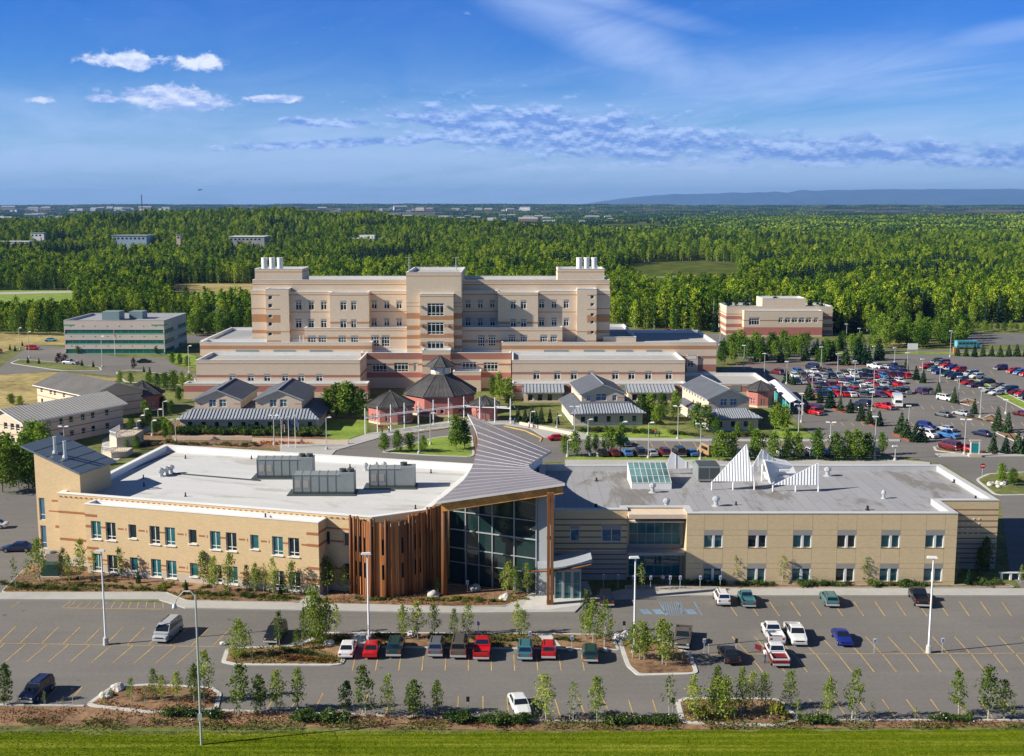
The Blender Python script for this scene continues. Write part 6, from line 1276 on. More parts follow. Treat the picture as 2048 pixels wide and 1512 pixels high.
row([(B_, 261, 1404, 1356), (B_, 310, 1401, 1336), (B_, 325, 1404, 1350), (B_, 355, 1404, 1342), (B_, 388, 1409, 1330), (B_, 409, 1402, 1300), (S_, 290, 1408, 1370), (S_, 222, 1398, 1376)], 'on the island with white boulders', 'trees on the boulder island')
row([(K_, 478, 1317, 1245), (S_, 502, 1320, 1272), (B_, 559, 1294, 1224), (B_, 595, 1302, 1258), (B_, 606, 1278, 1215), (K_, 632, 1290, 1186, .68), (B_, 640, 1288, 1200), (B_, 652, 1280, 1193), (B_, 672, 1269, 1210), (B_, 806, 1280, 1210), (B_, 836, 1278, 1204), (B_, 870, 1272, 1207), (B_, 907, 1277, 1218), (B_, 933, 1272, 1207), (B_, 1033, 1270, 1209), (B_, 1047, 1273, 1219), (B_, 1170, 1273, 1183), (B_, 1186, 1287, 1200), (B_, 1209, 1296, 1203), (B_, 1172, 1280, 1220)], 'on the long island, counted from its bulb end', 'trees on the long island')
row([(B_, 1265, 1318, 1250), (B_, 1279, 1321, 1240), (B_, 1288, 1322, 1255), (B_, 1325, 1330, 1240), (B_, 1332, 1333, 1246), (S_, 1353, 1327, 1298), (S_, 1365, 1328, 1300)], 'on the island bulb beside the lamp post', 'trees on the island bulb')
row([(B_, 1388, 1440, 1353), (B_, 1431, 1430, 1334), (K_, 1440, 1435, 1360), (B_, 1482, 1430, 1336), (B_, 1504, 1422, 1343), (B_, 1530, 1420, 1346), (B_, 1581, 1420, 1338), (Y_, 1408, 1441, 1410), (Y_, 1556, 1438, 1404), (S_, 1593, 1442, 1400), (S_, 1470, 1438, 1405)], 'on the kerbed island beside the lawn edge', 'trees on the grassy island')
row([(S_, 33, 1180, 1117), (S_, 53, 1166, 1118), (B_, 79, 1165, 1076), (B_, 124, 1162, 1099), (B_, 140, 1168, 1108), (B_, 160, 1162, 1081), (S_, 188, 1165, 1103), (B_, 241, 1162, 1099), (E_, 277, 1168, 1138), (E_, 373, 1183, 1158), (B_, 406, 1172, 1104), (B_, 427, 1186, 1114), (B_, 457, 1188, 1107), (B_, 493, 1185, 1132), (B_, 510, 1190, 1128), (S_, 528, 1186, 1128), (B_, 547, 1194, 1117), (E_, 561, 1192, 1164), (B_, 584, 1194, 1122), (B_, 655, 1188, 1116, 1.5), (B_, 691, 1187, 1132, 1.4)], 'in the bed under the brick wall', 'trees under the brick wall')
row([(B_, 876, 1190, 1155), (B_, 1016, 1190, 1125), (B_, 1032, 1196, 1133), (B_, 1056, 1190, 1128), (S_, 1283, 1184, 1128)], 'in front of the atrium glass', 'trees before the atrium')
row([(S_, 1471, 1168, 1110), (S_, 1564, 1170, 1112), (B_, 1731, 1168, 1110), (B_, 1750, 1166, 1112), (S_, 1912, 1164, 1113), (D_, 1971, 1143, 1077), (E_, 1936, 1170, 1135), (D_, 1960, 1150, 1095)], 'against the flat roofed wing', 'trees against the flat roofed wing')
row([(A2, u, vb, vt) for u, vb, vt in ((1149, 914, 865), (1130, 912, 872), (1175, 908, 872), (1191, 906, 869), (1216, 906, 858), (1240, 903, 848), (1437, 923, 865), (1464, 921, 866), (1511, 918, 862), (1547, 922, 866), (1576, 920, 862), (1595, 920, 866), (1634, 922, 861), (1668, 922, 867), (1693, 921, 863), (1714, 922, 861), (1735, 920, 868), (1764, 910, 866))], 'in the row behind the clinic roof', 'trees behind the clinic', 1.15)
row([(A2, u, vb, vt, w) for u, vb, vt, w in ((770, 905, 868, 1.3), (795, 905, 862, 1.3), (822, 903, 866, 1.3), (845, 905, 872, 1.3), (912, 900, 833, 1.35), (930, 898, 842, 1.2), (655, 838, 778, 1.3), (672, 836, 770, 1.3), (690, 838, 768, 1.4), (708, 838, 770, 1.4), (722, 840, 780, 1.2), (985, 800, 752, 1.), (1000, 802, 748, 1.), (1018, 815, 756, 1.2))], 'around the turning loop', 'trees around the loop')
row([(A2, u, vb, vt, w) for u, vb, vt, w in ((1282, 840, 794, 1.1), (1300, 838, 790, 1.2), (1325, 842, 788, 1.2), (1352, 838, 783, 1.), (1396, 862, 808, 1.), (1412, 864, 812, 1.3), (1310, 850, 815, 1.2), (1549, 862, 810, 1.3), (1570, 862, 812, 1.3), (1432, 870, 835, 1.), (1475, 872, 845, 1.), (1500, 872, 846, 1.))], 'near the two single gabled houses', 'trees near the gabled houses')
row([(E_, u, vb, vt) for u, vb, vt in ((1036, 845, 810), (1050, 846, 815), (1064, 845, 808), (1082, 847, 812), (1100, 846, 816), (1072, 850, 822), (1115, 849, 825))], 'between the pergola and the gabled house', 'spruces beside the pergola')
row([(E_, u, vb, vt, w) for u, vb, vt, w in ((1618, 800, 762, 1.3), (1640, 806, 772, 1.2), (1660, 816, 780, 1.3), (1680, 822, 790, 1.3), (1700, 826, 796, 1.3), (1722, 842, 806, 1.2), (1738, 848, 812, 1.2), (1757, 852, 820, 1.3), (1800, 868, 822, 1.2), (1812, 876, 836, 1.2), (1830, 884, 842, 1.3), (1845, 884, 848, 1.3), (1573, 766, 735, 1.1), (1585, 770, 745, 1.), (1812, 742, 716, 1.1), (1833, 760, 730, 1.3), (1846, 766, 738, 1.2), (1877, 790, 762, 1.1), (1908, 806, 772, 1.1), (1947, 828, 795, 1.), (1995, 862, 812, 1.2), (2014, 866, 822, 1.2), (1985, 905, 862, 1.2), (2010, 908, 868, 1.2), (2035, 908, 858, 1.3), (2046, 908, 870, 1.3))], 'on the car park islands, counted from the covered walk', 'spruces on the car park islands')
LT = []
tr_ = random.Random(8)
for i in range(46): u = 1445 + i * 6.9 + tr_.uniform(-4, 4); vb = tr_.uniform(698, 731); LT.append((A2 if tr_.random() < .7 else E_, u, vb, vb - tr_.uniform(34, 50) * (.85 if vb < 710 else 1)))
for i in range(9): u = 1915 + i * 17; LT.append((E_, u, 712 + i % 3, 690 - i % 4))
row(LT, 'in the belt between the annexe and the car park', 'trees in front of the annexe', 1.2)
row([(A2, u, vb, vt, w) for u, vb, vt, w in ((5, 985, 880, 1.3), (22, 960, 872, 1.2), (38, 978, 890, 1.3), (58, 982, 870, 1.2), (72, 930, 845, 1.2), (88, 935, 850, 1.2), (66, 984, 900, 1.1), (25, 810, 788, 1.6), (40, 812, 792, 1.5), (255, 905, 880, 1.2), (272, 900, 872, 1.3), (335, 868, 838, 1.5), (300, 838, 812, 1.2))], 'by the ribbed roof block', 'trees by the ribbed roof block')
row([(A2, u, vb, vt, w) for u, vb, vt, w in ((300, 775, 745, 1.2), (315, 780, 748, 1.3), (332, 782, 746, 1.3), (348, 782, 742, 1.3), (365, 778, 744, 1.2), (380, 782, 748, 1.2), (240, 768, 742, 1.), (262, 770, 746, 1.), (140, 706, 693, 1.3), (155, 708, 692, 1.3), (312, 708, 692, 1.), (345, 728, 705, 1.2), (360, 732, 708, 1.2), (375, 735, 712, 1.2))] + [('purple_tree', 118, 727, 708), ('purple_tree', 130, 728, 710), ('purple_tree', 268, 737, 718), ('purple_tree', 2, 708, 698), (E_, 56, 727, 712), (E_, 78, 728, 715), (E_, 164, 732, 718), (E_, 187, 735, 720), (E_, 288, 745, 731), (E_, 300, 748, 733), (E_, 45, 692, 680), (E_, 20, 700, 688), (E_, 30, 702, 690)], 'around the office block', 'trees around the office block')
row([(A2, u, vb, vt, 1.3) for u, vb, vt in [(1745 + (i * 37) % 190 + i * .3, 668 + (i * 13) % 30, 622 + (i * 13) % 30 + (i * 7) % 14) for i in range(34)]] + [(A2, 1930 + i * 13, 664 - i % 3 * 2, 648 - i % 4 * 2, 1.5) for i in range(10)], 'in the thicket past the annexe', 'trees in the thicket past the annexe')
row([(A2, u, vb, vb - 34 - i % 3 * 6, 1.2) for i, (u, vb) in enumerate([(376 + i * 13 % 120, 662 + i * 7 % 12) for i in range(16)] + [(i * 31 % 330, 668 + i % 5) for i in range(10)])], 'behind the office block drive', 'trees behind the office drive')
row([(A2, u, vb, vb - 22 - i % 4 * 3, 1.3) for i, (u, vb) in enumerate([(240 + i * 17 % 130, 800 + i * 11 % 36) for i in range(8)] + [(262 + i * 23 % 84, 852 + i * 9 % 40) for i in range(12)])], 'in the terraced garden by the stair ramps', 'trees of the terraced garden')
row([(A2, 2005, 968, 928, 1.3), (A2, 2025, 972, 938, 1.3), (B_, 2040, 1168, 1130)], 'on the corner bed past the grey roof', 'trees on the corner bed')
# shrubs
def shrubs(kind, boxes, where, group, hs=(.7, 1.4)):
    i = 0; tot = sum(b[4] for b in boxes)
    for u0, v0, u1, v1, n_ in boxes:
        for k in range(n_):
            f = (k + TR.uniform(.1, .9)) / n_; p = G(u0 + (u1 - u0) * f, v0 + (v1 - v0) * f + TR.uniform(-1.5, 1.5)); plant(kind, p, TR.uniform(*hs), 'one of many %ss %s' % (WORDS[kind], where), group, TR.uniform(1., 1.5))
shrubs('dark_shrub', [(325, 1432, 400, 1430, 9), (420, 1436, 440, 1436, 3), (580, 1441, 690, 1441, 13), (900, 1443, 1060, 1447, 18), (1220, 1448, 1345, 1446, 14), (1600, 1446, 1660, 1446, 7), (1860, 1441, 1940, 1442, 10)], 'in the bark strip above the lawn', 'shrubs in the bark strip', (.6, 1.2))
shrubs('shrub', [(40, 1176, 160, 1183, 22), (150, 1172, 330, 1184, 22), (360, 1188, 600, 1200, 32), (700, 1200, 1000, 1205, 18), (1, 1168, 60, 1176, 8), (120, 1160, 640, 1192, 20)], 'in the bark bed before the clinic', 'shrubs before the clinic', (.35, .8))
shrubs('yellow_shrub', [(905, 1198, 965, 1202, 9), (840, 1202, 900, 1204, 5), (1000, 1205, 1060, 1200, 4), (318, 1176, 340, 1178, 4)], 'near the atrium glass', 'yellow shrubs before the clinic', (.4, .7))
shrubs('shrub', [(610, 1272, 700, 1285, 10), (560, 1300, 670, 1322, 16), (750, 1272, 800, 1285, 7), (880, 1280, 1070, 1284, 14), (1115, 1280, 1160, 1285, 5), (470, 1312, 560, 1310, 6)], 'on the long island', 'shrubs on the long island', (.4, .75))
shrubs('rust_shrub', [(560, 1318, 670, 1326, 8), (1880, 900, 1990, 908, 10), (1990, 958, 2040, 962, 4), (1935, 835, 1985, 846, 6), (1905, 806, 1920, 808, 2), (300, 848, 315, 852, 2)], 'in planting beds', 'rust coloured shrubs', (.4, .8))
shrubs('dark_shrub', [(1366, 1170, 1450, 1172, 10), (1475, 1171, 1545, 1172, 8), (1590, 1172, 1700, 1173, 8), (1735, 1173, 1860, 1174, 16), (1950, 1172, 2000, 1168, 6)], 'at the foot of the flat roofed wing', 'shrubs by the flat roofed wing', (.6, 1.1))
shrubs('dark_shrub', [(352, 868, 640, 872, 40), (356, 862, 640, 864, 34)], 'in the hedge below the twin gables', 'hedge shrubs below the twin gables', (1.2, 2.0))
shrubs('shrub', [(350, 890, 520, 893, 16), (262, 895, 345, 886, 10)], 'below the cream garden wall', 'shrubs below the garden wall', (.6, 1.2))
shrubs('shrub', [(1160, 862, 1300, 866, 18), (1340, 868, 1400, 872, 8), (1430, 872, 1530, 874, 12)], 'in front of the gabled houses', 'shrubs by the gabled houses', (.8, 1.6))
def carpet(name, poly, n_, ls, hh, m_, seed=1):
    random.seed(seed); P = [G(*p) for p in poly]; x0, x1, y0, y1 = min(p.x for p in P), max(p.x for p in P), min(p.y for p in P), max(p.y for p in P); m = MB()
    def ins(q): 
        c = False
        for i in range(len(P)):
            a, b = P[i - 1], P[i]
            if (a.y > q.y) != (b.y > q.y) and q.x < (b.x - a.x) * (q.y - a.y) / (b.y - a.y) + a.x: c = not c
        return c
    k = 0
    while k < n_:
        q = Vector((random.uniform(x0, x1), random.uniform(y0, y1)))
        if noise.noise(Vector((q.x * .3, q.y * .3, seed))) < (-.12 if name != 'mown_grass' else -9): k += 1; continue
        if ins(q): leaf(m, Vector((q.x, q.y, random.uniform(.15, hh + .15) - (.12 if name == 'mown_grass' else 0))), ls * random.uniform(.6, 1.2), .5); k += 1
    tag(m.build(name, m_), kind='stuff')
carpet('ground_cover', [(0, 1184), (60, 1160), (110, 1165), (600, 1200), (598, 1206), (372, 1202), (330, 1186)], 6500, .16, .22, GR['cover'], 1)
carpet('ground_cover', [(625, 1208), (700, 1192), (900, 1192), (1060, 1190), (1010, 1212), (900, 1214)], 1500, .15, .2, GR['rust'], 2)
carpet('ground_cover', [(452, 1300), (640, 1270), (735, 1268), (710, 1295), (682, 1330), (470, 1330)], 3200, .15, .2, GR['cover'], 3)
carpet('ground_cover', [(750, 1268), (1070, 1270), (1100, 1298), (730, 1294)], 3000, .15, .2, GR['cover'], 4)
carpet('ground_cover', [(0, 1418), (2048, 1446), (2048, 1456), (1100, 1464), (0, 1454)], 9000, .13, .2, GR['rust'], 5)
carpet('tall_grass', [(0, 1440), (2048, 1449), (2048, 1460), (0, 1462)], 8000, .15, .22, GR['shrub'], 6)
carpet('blossom', [(330, 1430), (2000, 1440), (2000, 1454), (900, 1452), (330, 1450)], 420, .10, .9, GR['white'], 7)
carpet('ground_cover', [(1362, 1402), (1560, 1402), (1596, 1440), (1370, 1446)], 1300, .15, .3, GR['cover'], 8)
carpet('ground_cover', [(225, 1378), (425, 1378), (440, 1390), (430, 1420), (300, 1425), (190, 1412)], 1300, .15, .25, GR['rust'], 9)
for q in range(3): carpet('mown_grass', [(-40 + q * 710, 1463), (670 + q * 710, 1463), (690 + q * 710, 1516), (-60 + q * 710, 1516)], 13000, .085, .02, GR['grass'], 20 + q)
carpet('flower_bed', [(520, 884), (625, 884), (625, 890), (520, 890)], 500, .3, .4, GR['redf'], 10); carpet('flower_bed', [(755, 853), (778, 852), (778, 857), (755, 858)], 120, .3, .4, GR['redf'], 11)
# ------------------------------------------------------------------ forest
FT = []
def fmesh(tr, cr, lm, bm):
    mb = MB(); mb.v = list(tr.v); mb.f = [list(f) for f in tr.f]; mb.m = [1] * len(tr.f); o = len(mb.v); mb.v += cr.v; mb.f += [[i + o for i in f] for f in cr.f]; mb.m += [0] * len(cr.f)
    return mb.mesh('forest_tree', [lm, bm])
for i in range(5): FT.append((fmesh(*decid(100 + i, 12.5, (4.0, 5.6, 4.6, 6.2, 3.6)[i], 400, .52, .12, 13 + i, .4, .55, 4), GR['aspen'], M['birch']), 'aspen'))
for i in range(3): FT.append((fmesh(*conif(110 + i, 13, 4.0, 13, .8, 9), GR['spruce'], M['bark']), 'spruce'))
def in_poly(x, y, P):
    c = False
    for i in range(len(P)):
        a, b = P[i - 1], P[i]
        if (a.y > y) != (b.y > y) and x < (b.x - a.x) * (y - a.y) / (b.y - a.y) + a.x: c = not c
    return c
NEAR = [G(*p) for p in ((-500, 668), (-60, 664), (120, 664), (250, 640), (430, 652), (470, 664), (505, 660), (700, 655), (1230, 655), (1440, 665), (1700, 668), (1760, 660), (1850, 640), (1990, 648), (2100, 640), (2600, 640))]
def front(x, y):                                     # is the point behind the front edge of the woods
    for a, b in zip(NEAR, NEAR[1:]):
        if a.x * y / a.y <= x * 1. and False: pass
    u = x / y
    for a, b in zip(NEAR, NEAR[1:]):
        ua, ub = a.x / a.y, b.x / b.y
        if ua <= u <= ub: f = (u - ua) / (ub - ua); d = 1 / ((1 - f) / a.y + f / b.y); return y > d
    return y > 560
CLEAR = [[G(*p) for p in q] for q in (
    [(-300, 632), (150, 632), (150, 581), (-300, 582)], [(345, 628), (570, 628), (570, 568), (345, 567)],
    [(425, 664), (442, 664), (440, 612), (428, 612)], [(1285, 594), (1480, 594), (1478, 527), (1400, 522), (1300, 526), (1225, 538), (1225, 552)],
    [(60, 478), (95, 478), (95, 486), (60, 486)], [(1560, 489), (1620, 489), (1620, 480), (1560, 478)])]
sheet('clearing_road', [(-300, 590), (0, 589), (140, 586), (160, 583), (140, 582), (0, 585), (-300, 586)], M['path'], 8)
sheet('clearing_grass', [(-300, 640), (560, 640), (560, 566), (335, 564), (140, 576), (-300, 574)], M['lawn'], 4); sheet('meadow', [(335, 583), (560, 586), (560, 566), (335, 567)], M['dryg'], 6)
sheet('playing_field', [(1225, 552), (1330, 556), (1480, 544), (1470, 522), (1400, 520), (1300, 524), (1225, 538)], mat('field turf', (.15, .27, .05), 1., .15, .05), 5)
sheet('stream', [(427, 664), (443, 664), (441, 608), (429, 608)], mat('pale water', (.12, .2, .35), .15, .05, .2, spec=1.), 6)
FBL = [(X(u_, 475, D_), D_, w_) for u_, D_, w_ in ((78, 1250, 16), (268, 1150, 36), (358, 1150, 7), (500, 1200, 38), (735, 1300, 46), (30, 1200, 38))]          # far buildings standing among the trees
rf = random.Random(77); PT = []; y = 440.
while y < 1750:
    st = 3.9 * (1 + (y - 440) / 1500); x = -y * .47
    while x < y * .47:
        px_, py_ = x + rf.uniform(-.5, .5) * st, y + rf.uniform(-.5, .5) * st; x += st
        if not front(px_, py_): continue
        if any(in_poly(px_, py_, c) for c in CLEAR): continue
        if noise.noise(Vector((px_ * .012, py_ * .012, 4))) < -.42: continue
        zc = py_ * CT; u = CX + px_ / zc * F
        if any(D_ - 75 < py_ < D_ + 14 and abs(px_ - x_ * py_ / D_) < w_ * .5 for x_, D_, w_ in FBL): continue
        if py_ < 640 and 520 < u < 1210: continue    # hidden behind the hospital
        n_ = noise.noise(Vector((px_ * .014, py_ * .010, 9))) * 1.3 + rf.uniform(-.25, .25)
        k = rf.randrange(5, 8) if n_ > .34 else rf.randrange(0, 5); s = rf.uniform(.62, 1.22) * (1 + .34 * noise.noise(Vector((px_ * .017, py_ * .010, 12)))) * (1 if py_ > 640 or px_ > 0 else .78 if u < 160 else .95)
        if 1750 < u < 1900 and py_ < 520: s *= .7; k = rf.randrange(5)
        PT.append((px_, py_, height(px_, py_) - .3, k, s * (1 + .25 * smooth(1100, 1750, py_)), rf.uniform(0, 6.3)))
    y += st * .95
PT.sort(key=lambda p: p[1]); NI = 300
step = 2                                             # the nearest ones on the edge of the woods stand as things of their own
near_ids = set(range(0, NI))
for i in near_ids:
    x_, y_, z_, k, s, a = PT[i]; me, kd = FT[k]; o = bpy.data.objects.new('forest_tree', me); COL.objects.link(o); o.location = (x_, y_, z_); o.scale = (s, s, s * 1.02); o.rotation_euler.z = a
    tag(o, ('dark spruce' if kd == 'spruce' else 'leafy aspen') + (' at the near edge of the forest past the annexe' if x_ > 0 else ' at the near edge of the woods behind the office block'), 'tree', ('spruces' if kd == 'spruce' else 'aspens') + (' on the forest edge past the annexe' if x_ > 0 else ' on the edge of the woods behind the office'))
def scatter(name, pts, meshes):
    """one stuff object: points carrying which tree, how tall and how turned; geometry nodes stand a tree on each"""
    col = bpy.data.collections.new(name + '_kinds')
    for i, me in enumerate(meshes): o = bpy.data.objects.new('%s_kind_%s' % (name, 'abcdefghijkl'[i]), me); col.objects.link(o)
    me = bpy.data.meshes.new(name); me.from_pydata([p[:3] for p in pts], [], [])
    for nm, ty, ix in (('pick', 'INT', 3), ('size', 'FLOAT', 4), ('turn', 'FLOAT', 5)): me.attributes.new(nm, ty, 'POINT').data.foreach_set('value', [p[ix] for p in pts])
    ob = bpy.data.objects.new(name, me); COL.objects.link(ob); tag(ob, kind='stuff')
    ng = bpy.data.node_groups.new(name, 'GeometryNodeTree'); ng.interface.new_socket('Geometry', in_out='INPUT', socket_type='NodeSocketGeometry'); ng.interface.new_socket('Geometry', in_out='OUTPUT', socket_type='NodeSocketGeometry')
    t = NT(ng); gi = t.add('NodeGroupInput'); go = t.add('NodeGroupOutput')
    ci = t.add('GeometryNodeCollectionInfo'); ci.inputs[0].default_value = col; ci.inputs[1].default_value = True; ci.inputs[2].default_value = True
    A = {}
    for nm, ty in (('pick', 'INT'), ('size', 'FLOAT'), ('turn', 'FLOAT')): a = t.add('GeometryNodeInputNamedAttribute', data_type=ty); a.inputs[0].default_value = nm; A[nm] = a
    cx = t.add('ShaderNodeCombineXYZ', {2: A['turn']}); sz = t.add('ShaderNodeCombineXYZ', {0: A['size'], 1: A['size'], 2: A['size']})
    ip = t.add('GeometryNodeInstanceOnPoints'); t.l.new(gi.outputs[0], ip.inputs['Points']); t.l.new(ci.outputs[0], ip.inputs['Instance']); ip.inputs['Pick Instance'].default_value = True
    t.l.new(A['pick'].outputs[0], ip.inputs['Instance Index']); t.l.new(cx.outputs[0], ip.inputs['Rotation']); t.l.new(sz.outputs[0], ip.inputs['Scale']); t.l.new(ip.outputs[0], go.inputs[0])
    md = ob.modifiers.new('scatter', 'NODES'); md.node_group = ng; return ob
scatter('woodland', [p for i, p in enumerate(PT) if i not in near_ids], [f[0] for f in FT])
# farther woods: patches of many small crowns
def patch(seed, size, n_, h, dk=.3):
    random.seed(seed); m = MB()
    for _ in range(n_):
        x_, y_ = random.uniform(-.5, .5) * size, random.uniform(-.5, .5) * size; hh = h * random.uniform(.7, 1.15); r = hh * random.uniform(.17, .24); sp_ = 1 if random.random() < dk else 0
        for q in range(5):
            a = q * 2 * pi / 5 + random.random(); t0 = random.uniform(.35, .8)
            for _k in range(3): leaf(m, Vector((x_ + r * .6 * cos(a), y_ + r * .6 * sin(a), hh * random.uniform(.35, .85))), r * .85, .4, sp_)
        leaf(m, Vector((x_, y_, hh * .93)), r * .8, .6, sp_)
    return m.mesh('patch', [GR['aspen'], GR['spruce']])
PA = [patch(200 + i, 46, 95, 12.5) for i in range(4)]
PT2 = []; y = 1740.
while y < 3900:
    st = 42; x = -y * .46
    while x < y * .46:
        px_, py_ = x + rf.uniform(-.3, .3) * st, y + rf.uniform(-.3, .3) * st; x += st
        if noise.noise(Vector((px_ * .004, py_ * .004, 2))) < -.38 and py_ > 2300: continue
        town = py_ > 2250 and px_ / py_ < .15 + .03 * noise.noise(Vector((py_ * .004, 1, 1)))
        if town and (noise.noise(Vector((px_ * .006, py_ * .004, 2))) < .06): continue
        PT2.append((px_, py_, height(px_, py_) - .5, rf.randrange(4, 7) if town else rf.randrange(4), rf.uniform(.9, 1.15), rf.uniform(0, 6.3)))
    y += 38
PB_ = [patch(210 + i, 130, 150, 13, .75) for i in range(3)]
scatter('far_woodland', PT2, PA + [patch(220 + i, 46, 80, 10.5, .8) for i in range(3)])
PT3 = []; y = 3900.
while y < 11500:
    st = 118 * (1 + (y - 3900) / 9000); x = -y * .46
    while x < y * .46:
        px_, py_ = x + rf.uniform(-.4, .4) * st, y + rf.uniform(-.4, .4) * st; x += st
        bare = noise.noise(Vector((px_ * .0011, py_ * .0038, 6)))
        if (py_ < 6500 and bare < .02) or (6500 < py_ < 8300 and bare < .18): continue
        PT3.append((px_, py_, height(px_, py_) - .5, rf.randrange(3), rf.uniform(.9, 1.2), rf.uniform(0, 6.3)))
    y += st * .9
scatter('distant_woodland', PT3, PB_)
# buildings of the town far out on the plain
TB = []; rt = random.Random(31)
tmats = [mat('town wall ' + a, c, .9, .05, .1) for a, c in (('cream', (.75, .66, .5)), ('white', (.85, .85, .85)), ('grey', (.5, .5, .52)), ('brown', (.35, .22, .16)))]
TMS = []
for mi, (w_, d_, h_) in enumerate(((26, 14, 7), (40, 16, 9), (16, 12, 6), (60, 20, 12))):
    for mt in range(4):
        m = MB(); m.box(-w_ / 2, w_ / 2, -d_ / 2, d_ / 2, 0, h_, 0); m.add([(-w_ / 2 - 1, -d_ / 2 - 1, h_), (w_ / 2 + 1, -d_ / 2 - 1, h_), (w_ / 2 + 1, d_ / 2 + 1, h_), (-w_ / 2 - 1, d_ / 2 + 1, h_), (-w_ / 2 + 2, 0, h_ + 3), (w_ / 2 - 2, 0, h_ + 3)], [(0, 1, 5, 4), (2, 3, 4, 5), (1, 2, 5), (3, 0, 4)], 1)
        for q in range(int(w_ / 5)): m.box(-w_ / 2 + 1.5 + q * 5, -w_ / 2 + 3.5 + q * 5, -d_ / 2 - .1, -d_ / 2, 1.5, h_ - 2, 2)
        TMS.append(m.mesh('town_building', [tmats[mt], M['flatd'], M['dark']]))
for i in range(230):
    u = rt.choice((rt.uniform(0, 640), rt.uniform(0, 400), rt.uniform(640, 1250), rt.uniform(640, 1100))); D = rt.choice((rt.uniform(2700, 5200), rt.uniform(3300, 5000), rt.uniform(6800, 8000))); x_ = (u - CX) / F * D
    s = rt.uniform(.45, .95) * (1.5 if D > 6000 else .9); o = bpy.data.objects.new('town_building', rt.choice(TMS)); COL.objects.link(o); o.location = (x_, D, height(x_, D) + 1); o.scale = (s, s, s * 1.7); o.rotation_euler.z = rt.uniform(-.4, .4)
    tag(o, 'one of the tiny pale town buildings scattered on the hazy plain', 'building', 'distant town buildings')
def farb(u, v, D, w_, h_, lb, mt, d_=18, two=True):
    x_ = X(u, v, D); zt_ = Z(v, D); t = thing('forest_building', (x_, D, zt_ - h_), lb, 'building'); m = MB(); m.box(-w_ / 2, w_ / 2, -d_ / 2, d_ / 2, 0, h_, 0); m.build('wall', mt, t)
    m = MB(); m.box(-w_ / 2 - .4, w_ / 2 + .4, -d_ / 2 - .4, d_ / 2 + .4, h_ + .003, h_ + .5); m.build('roof', M['flatd'] if two else M['copw'], t)
    m = MB()
    for q in range(int(w_ / 4)): m.box(-w_ / 2 + 1 + q * 4, -w_ / 2 + 3 + q * 4, -d_ / 2 - .08, -d_ / 2 - .01, h_ - 3.2, h_ - 1.6)
    m.build('window_band', M['gdark'], t); return t
farb(78, 466, 1250, 14, 22, 'small white block rising from the woods near the plain', M['white'], 10); farb(268, 471, 1150, 33, 24, 'wide pale blue building among the woods below the tall mast', mat('pale blue wall', (.36, .46, .55), .8, .04, .3), 30)
farb(358, 470, 1150, 4, 24, 'tiny orange trimmed block sticking out of the woods', M['cream'], 6); farb(500, 473, 1200, 35, 20, 'low brown roofed building in the woods on the hill', M['flat'], 30, False)
farb(735, 477, 1300, 42, 20, 'long white building in the woods with a raised middle', M['white'], 20, False); farb(735, 471, 1305, 16, 26, 'raised white block above the long white building in the woods', M['white'], 12, False); farb(30, 483, 1200, 34, 14, 'long low white shed at the edge of the woods', M['white'], 14, False)
farb(42, 441, 3000, 22, 30, 'reddish brown tower block at the edge of the town', tmats[3], 24); farb(15, 447, 3000, 40, 22, 'reddish low block at the foot of the tower block', tmats[3], 24)
t = thing('radio_mast', (X(286, 460, 1500), 1500, 10), 'tall thin lattice radio mast rising from the woods', 'mast'); zt_ = Z(389, 1500) - 10
m = MB()
for a in range(3): m.tube((1.0 * cos(a * 2.1), 1.0 * sin(a * 2.1), 0), (.35 * cos(a * 2.1), .35 * sin(a * 2.1), zt_), .2, .14, 4)
for k in range(20):
    z_ = zt_ * k / 20
    for a in range(3): m.tube((.9 * cos(a * 2.1), .9 * sin(a * 2.1), z_), (.9 * cos(a * 2.1 + 2.1), .9 * sin(a * 2.1 + 2.1), z_ + zt_ / 20), .1, .1, 3)
m.build('lattice', M['ahud'], t)
t = thing('aircraft', (X(400, 380, 900), 900, Z(380, 900)), 'tiny dark aircraft low in the sky over the plain', 'aircraft'); m = MB(); m.tube((-1.6, 0, 0), (1.6, 0, .1), .38, .15, 8); m.build('fuselage', M['dark'], t, True); m = MB(); m.box(-.4, .4, -3, 3, .3, .38); m.build('wing', M['dark'], t); m = MB(); m.box(1.2, 1.6, -.05, .05, .1, .8); m.build('tail', M['dark'], t)
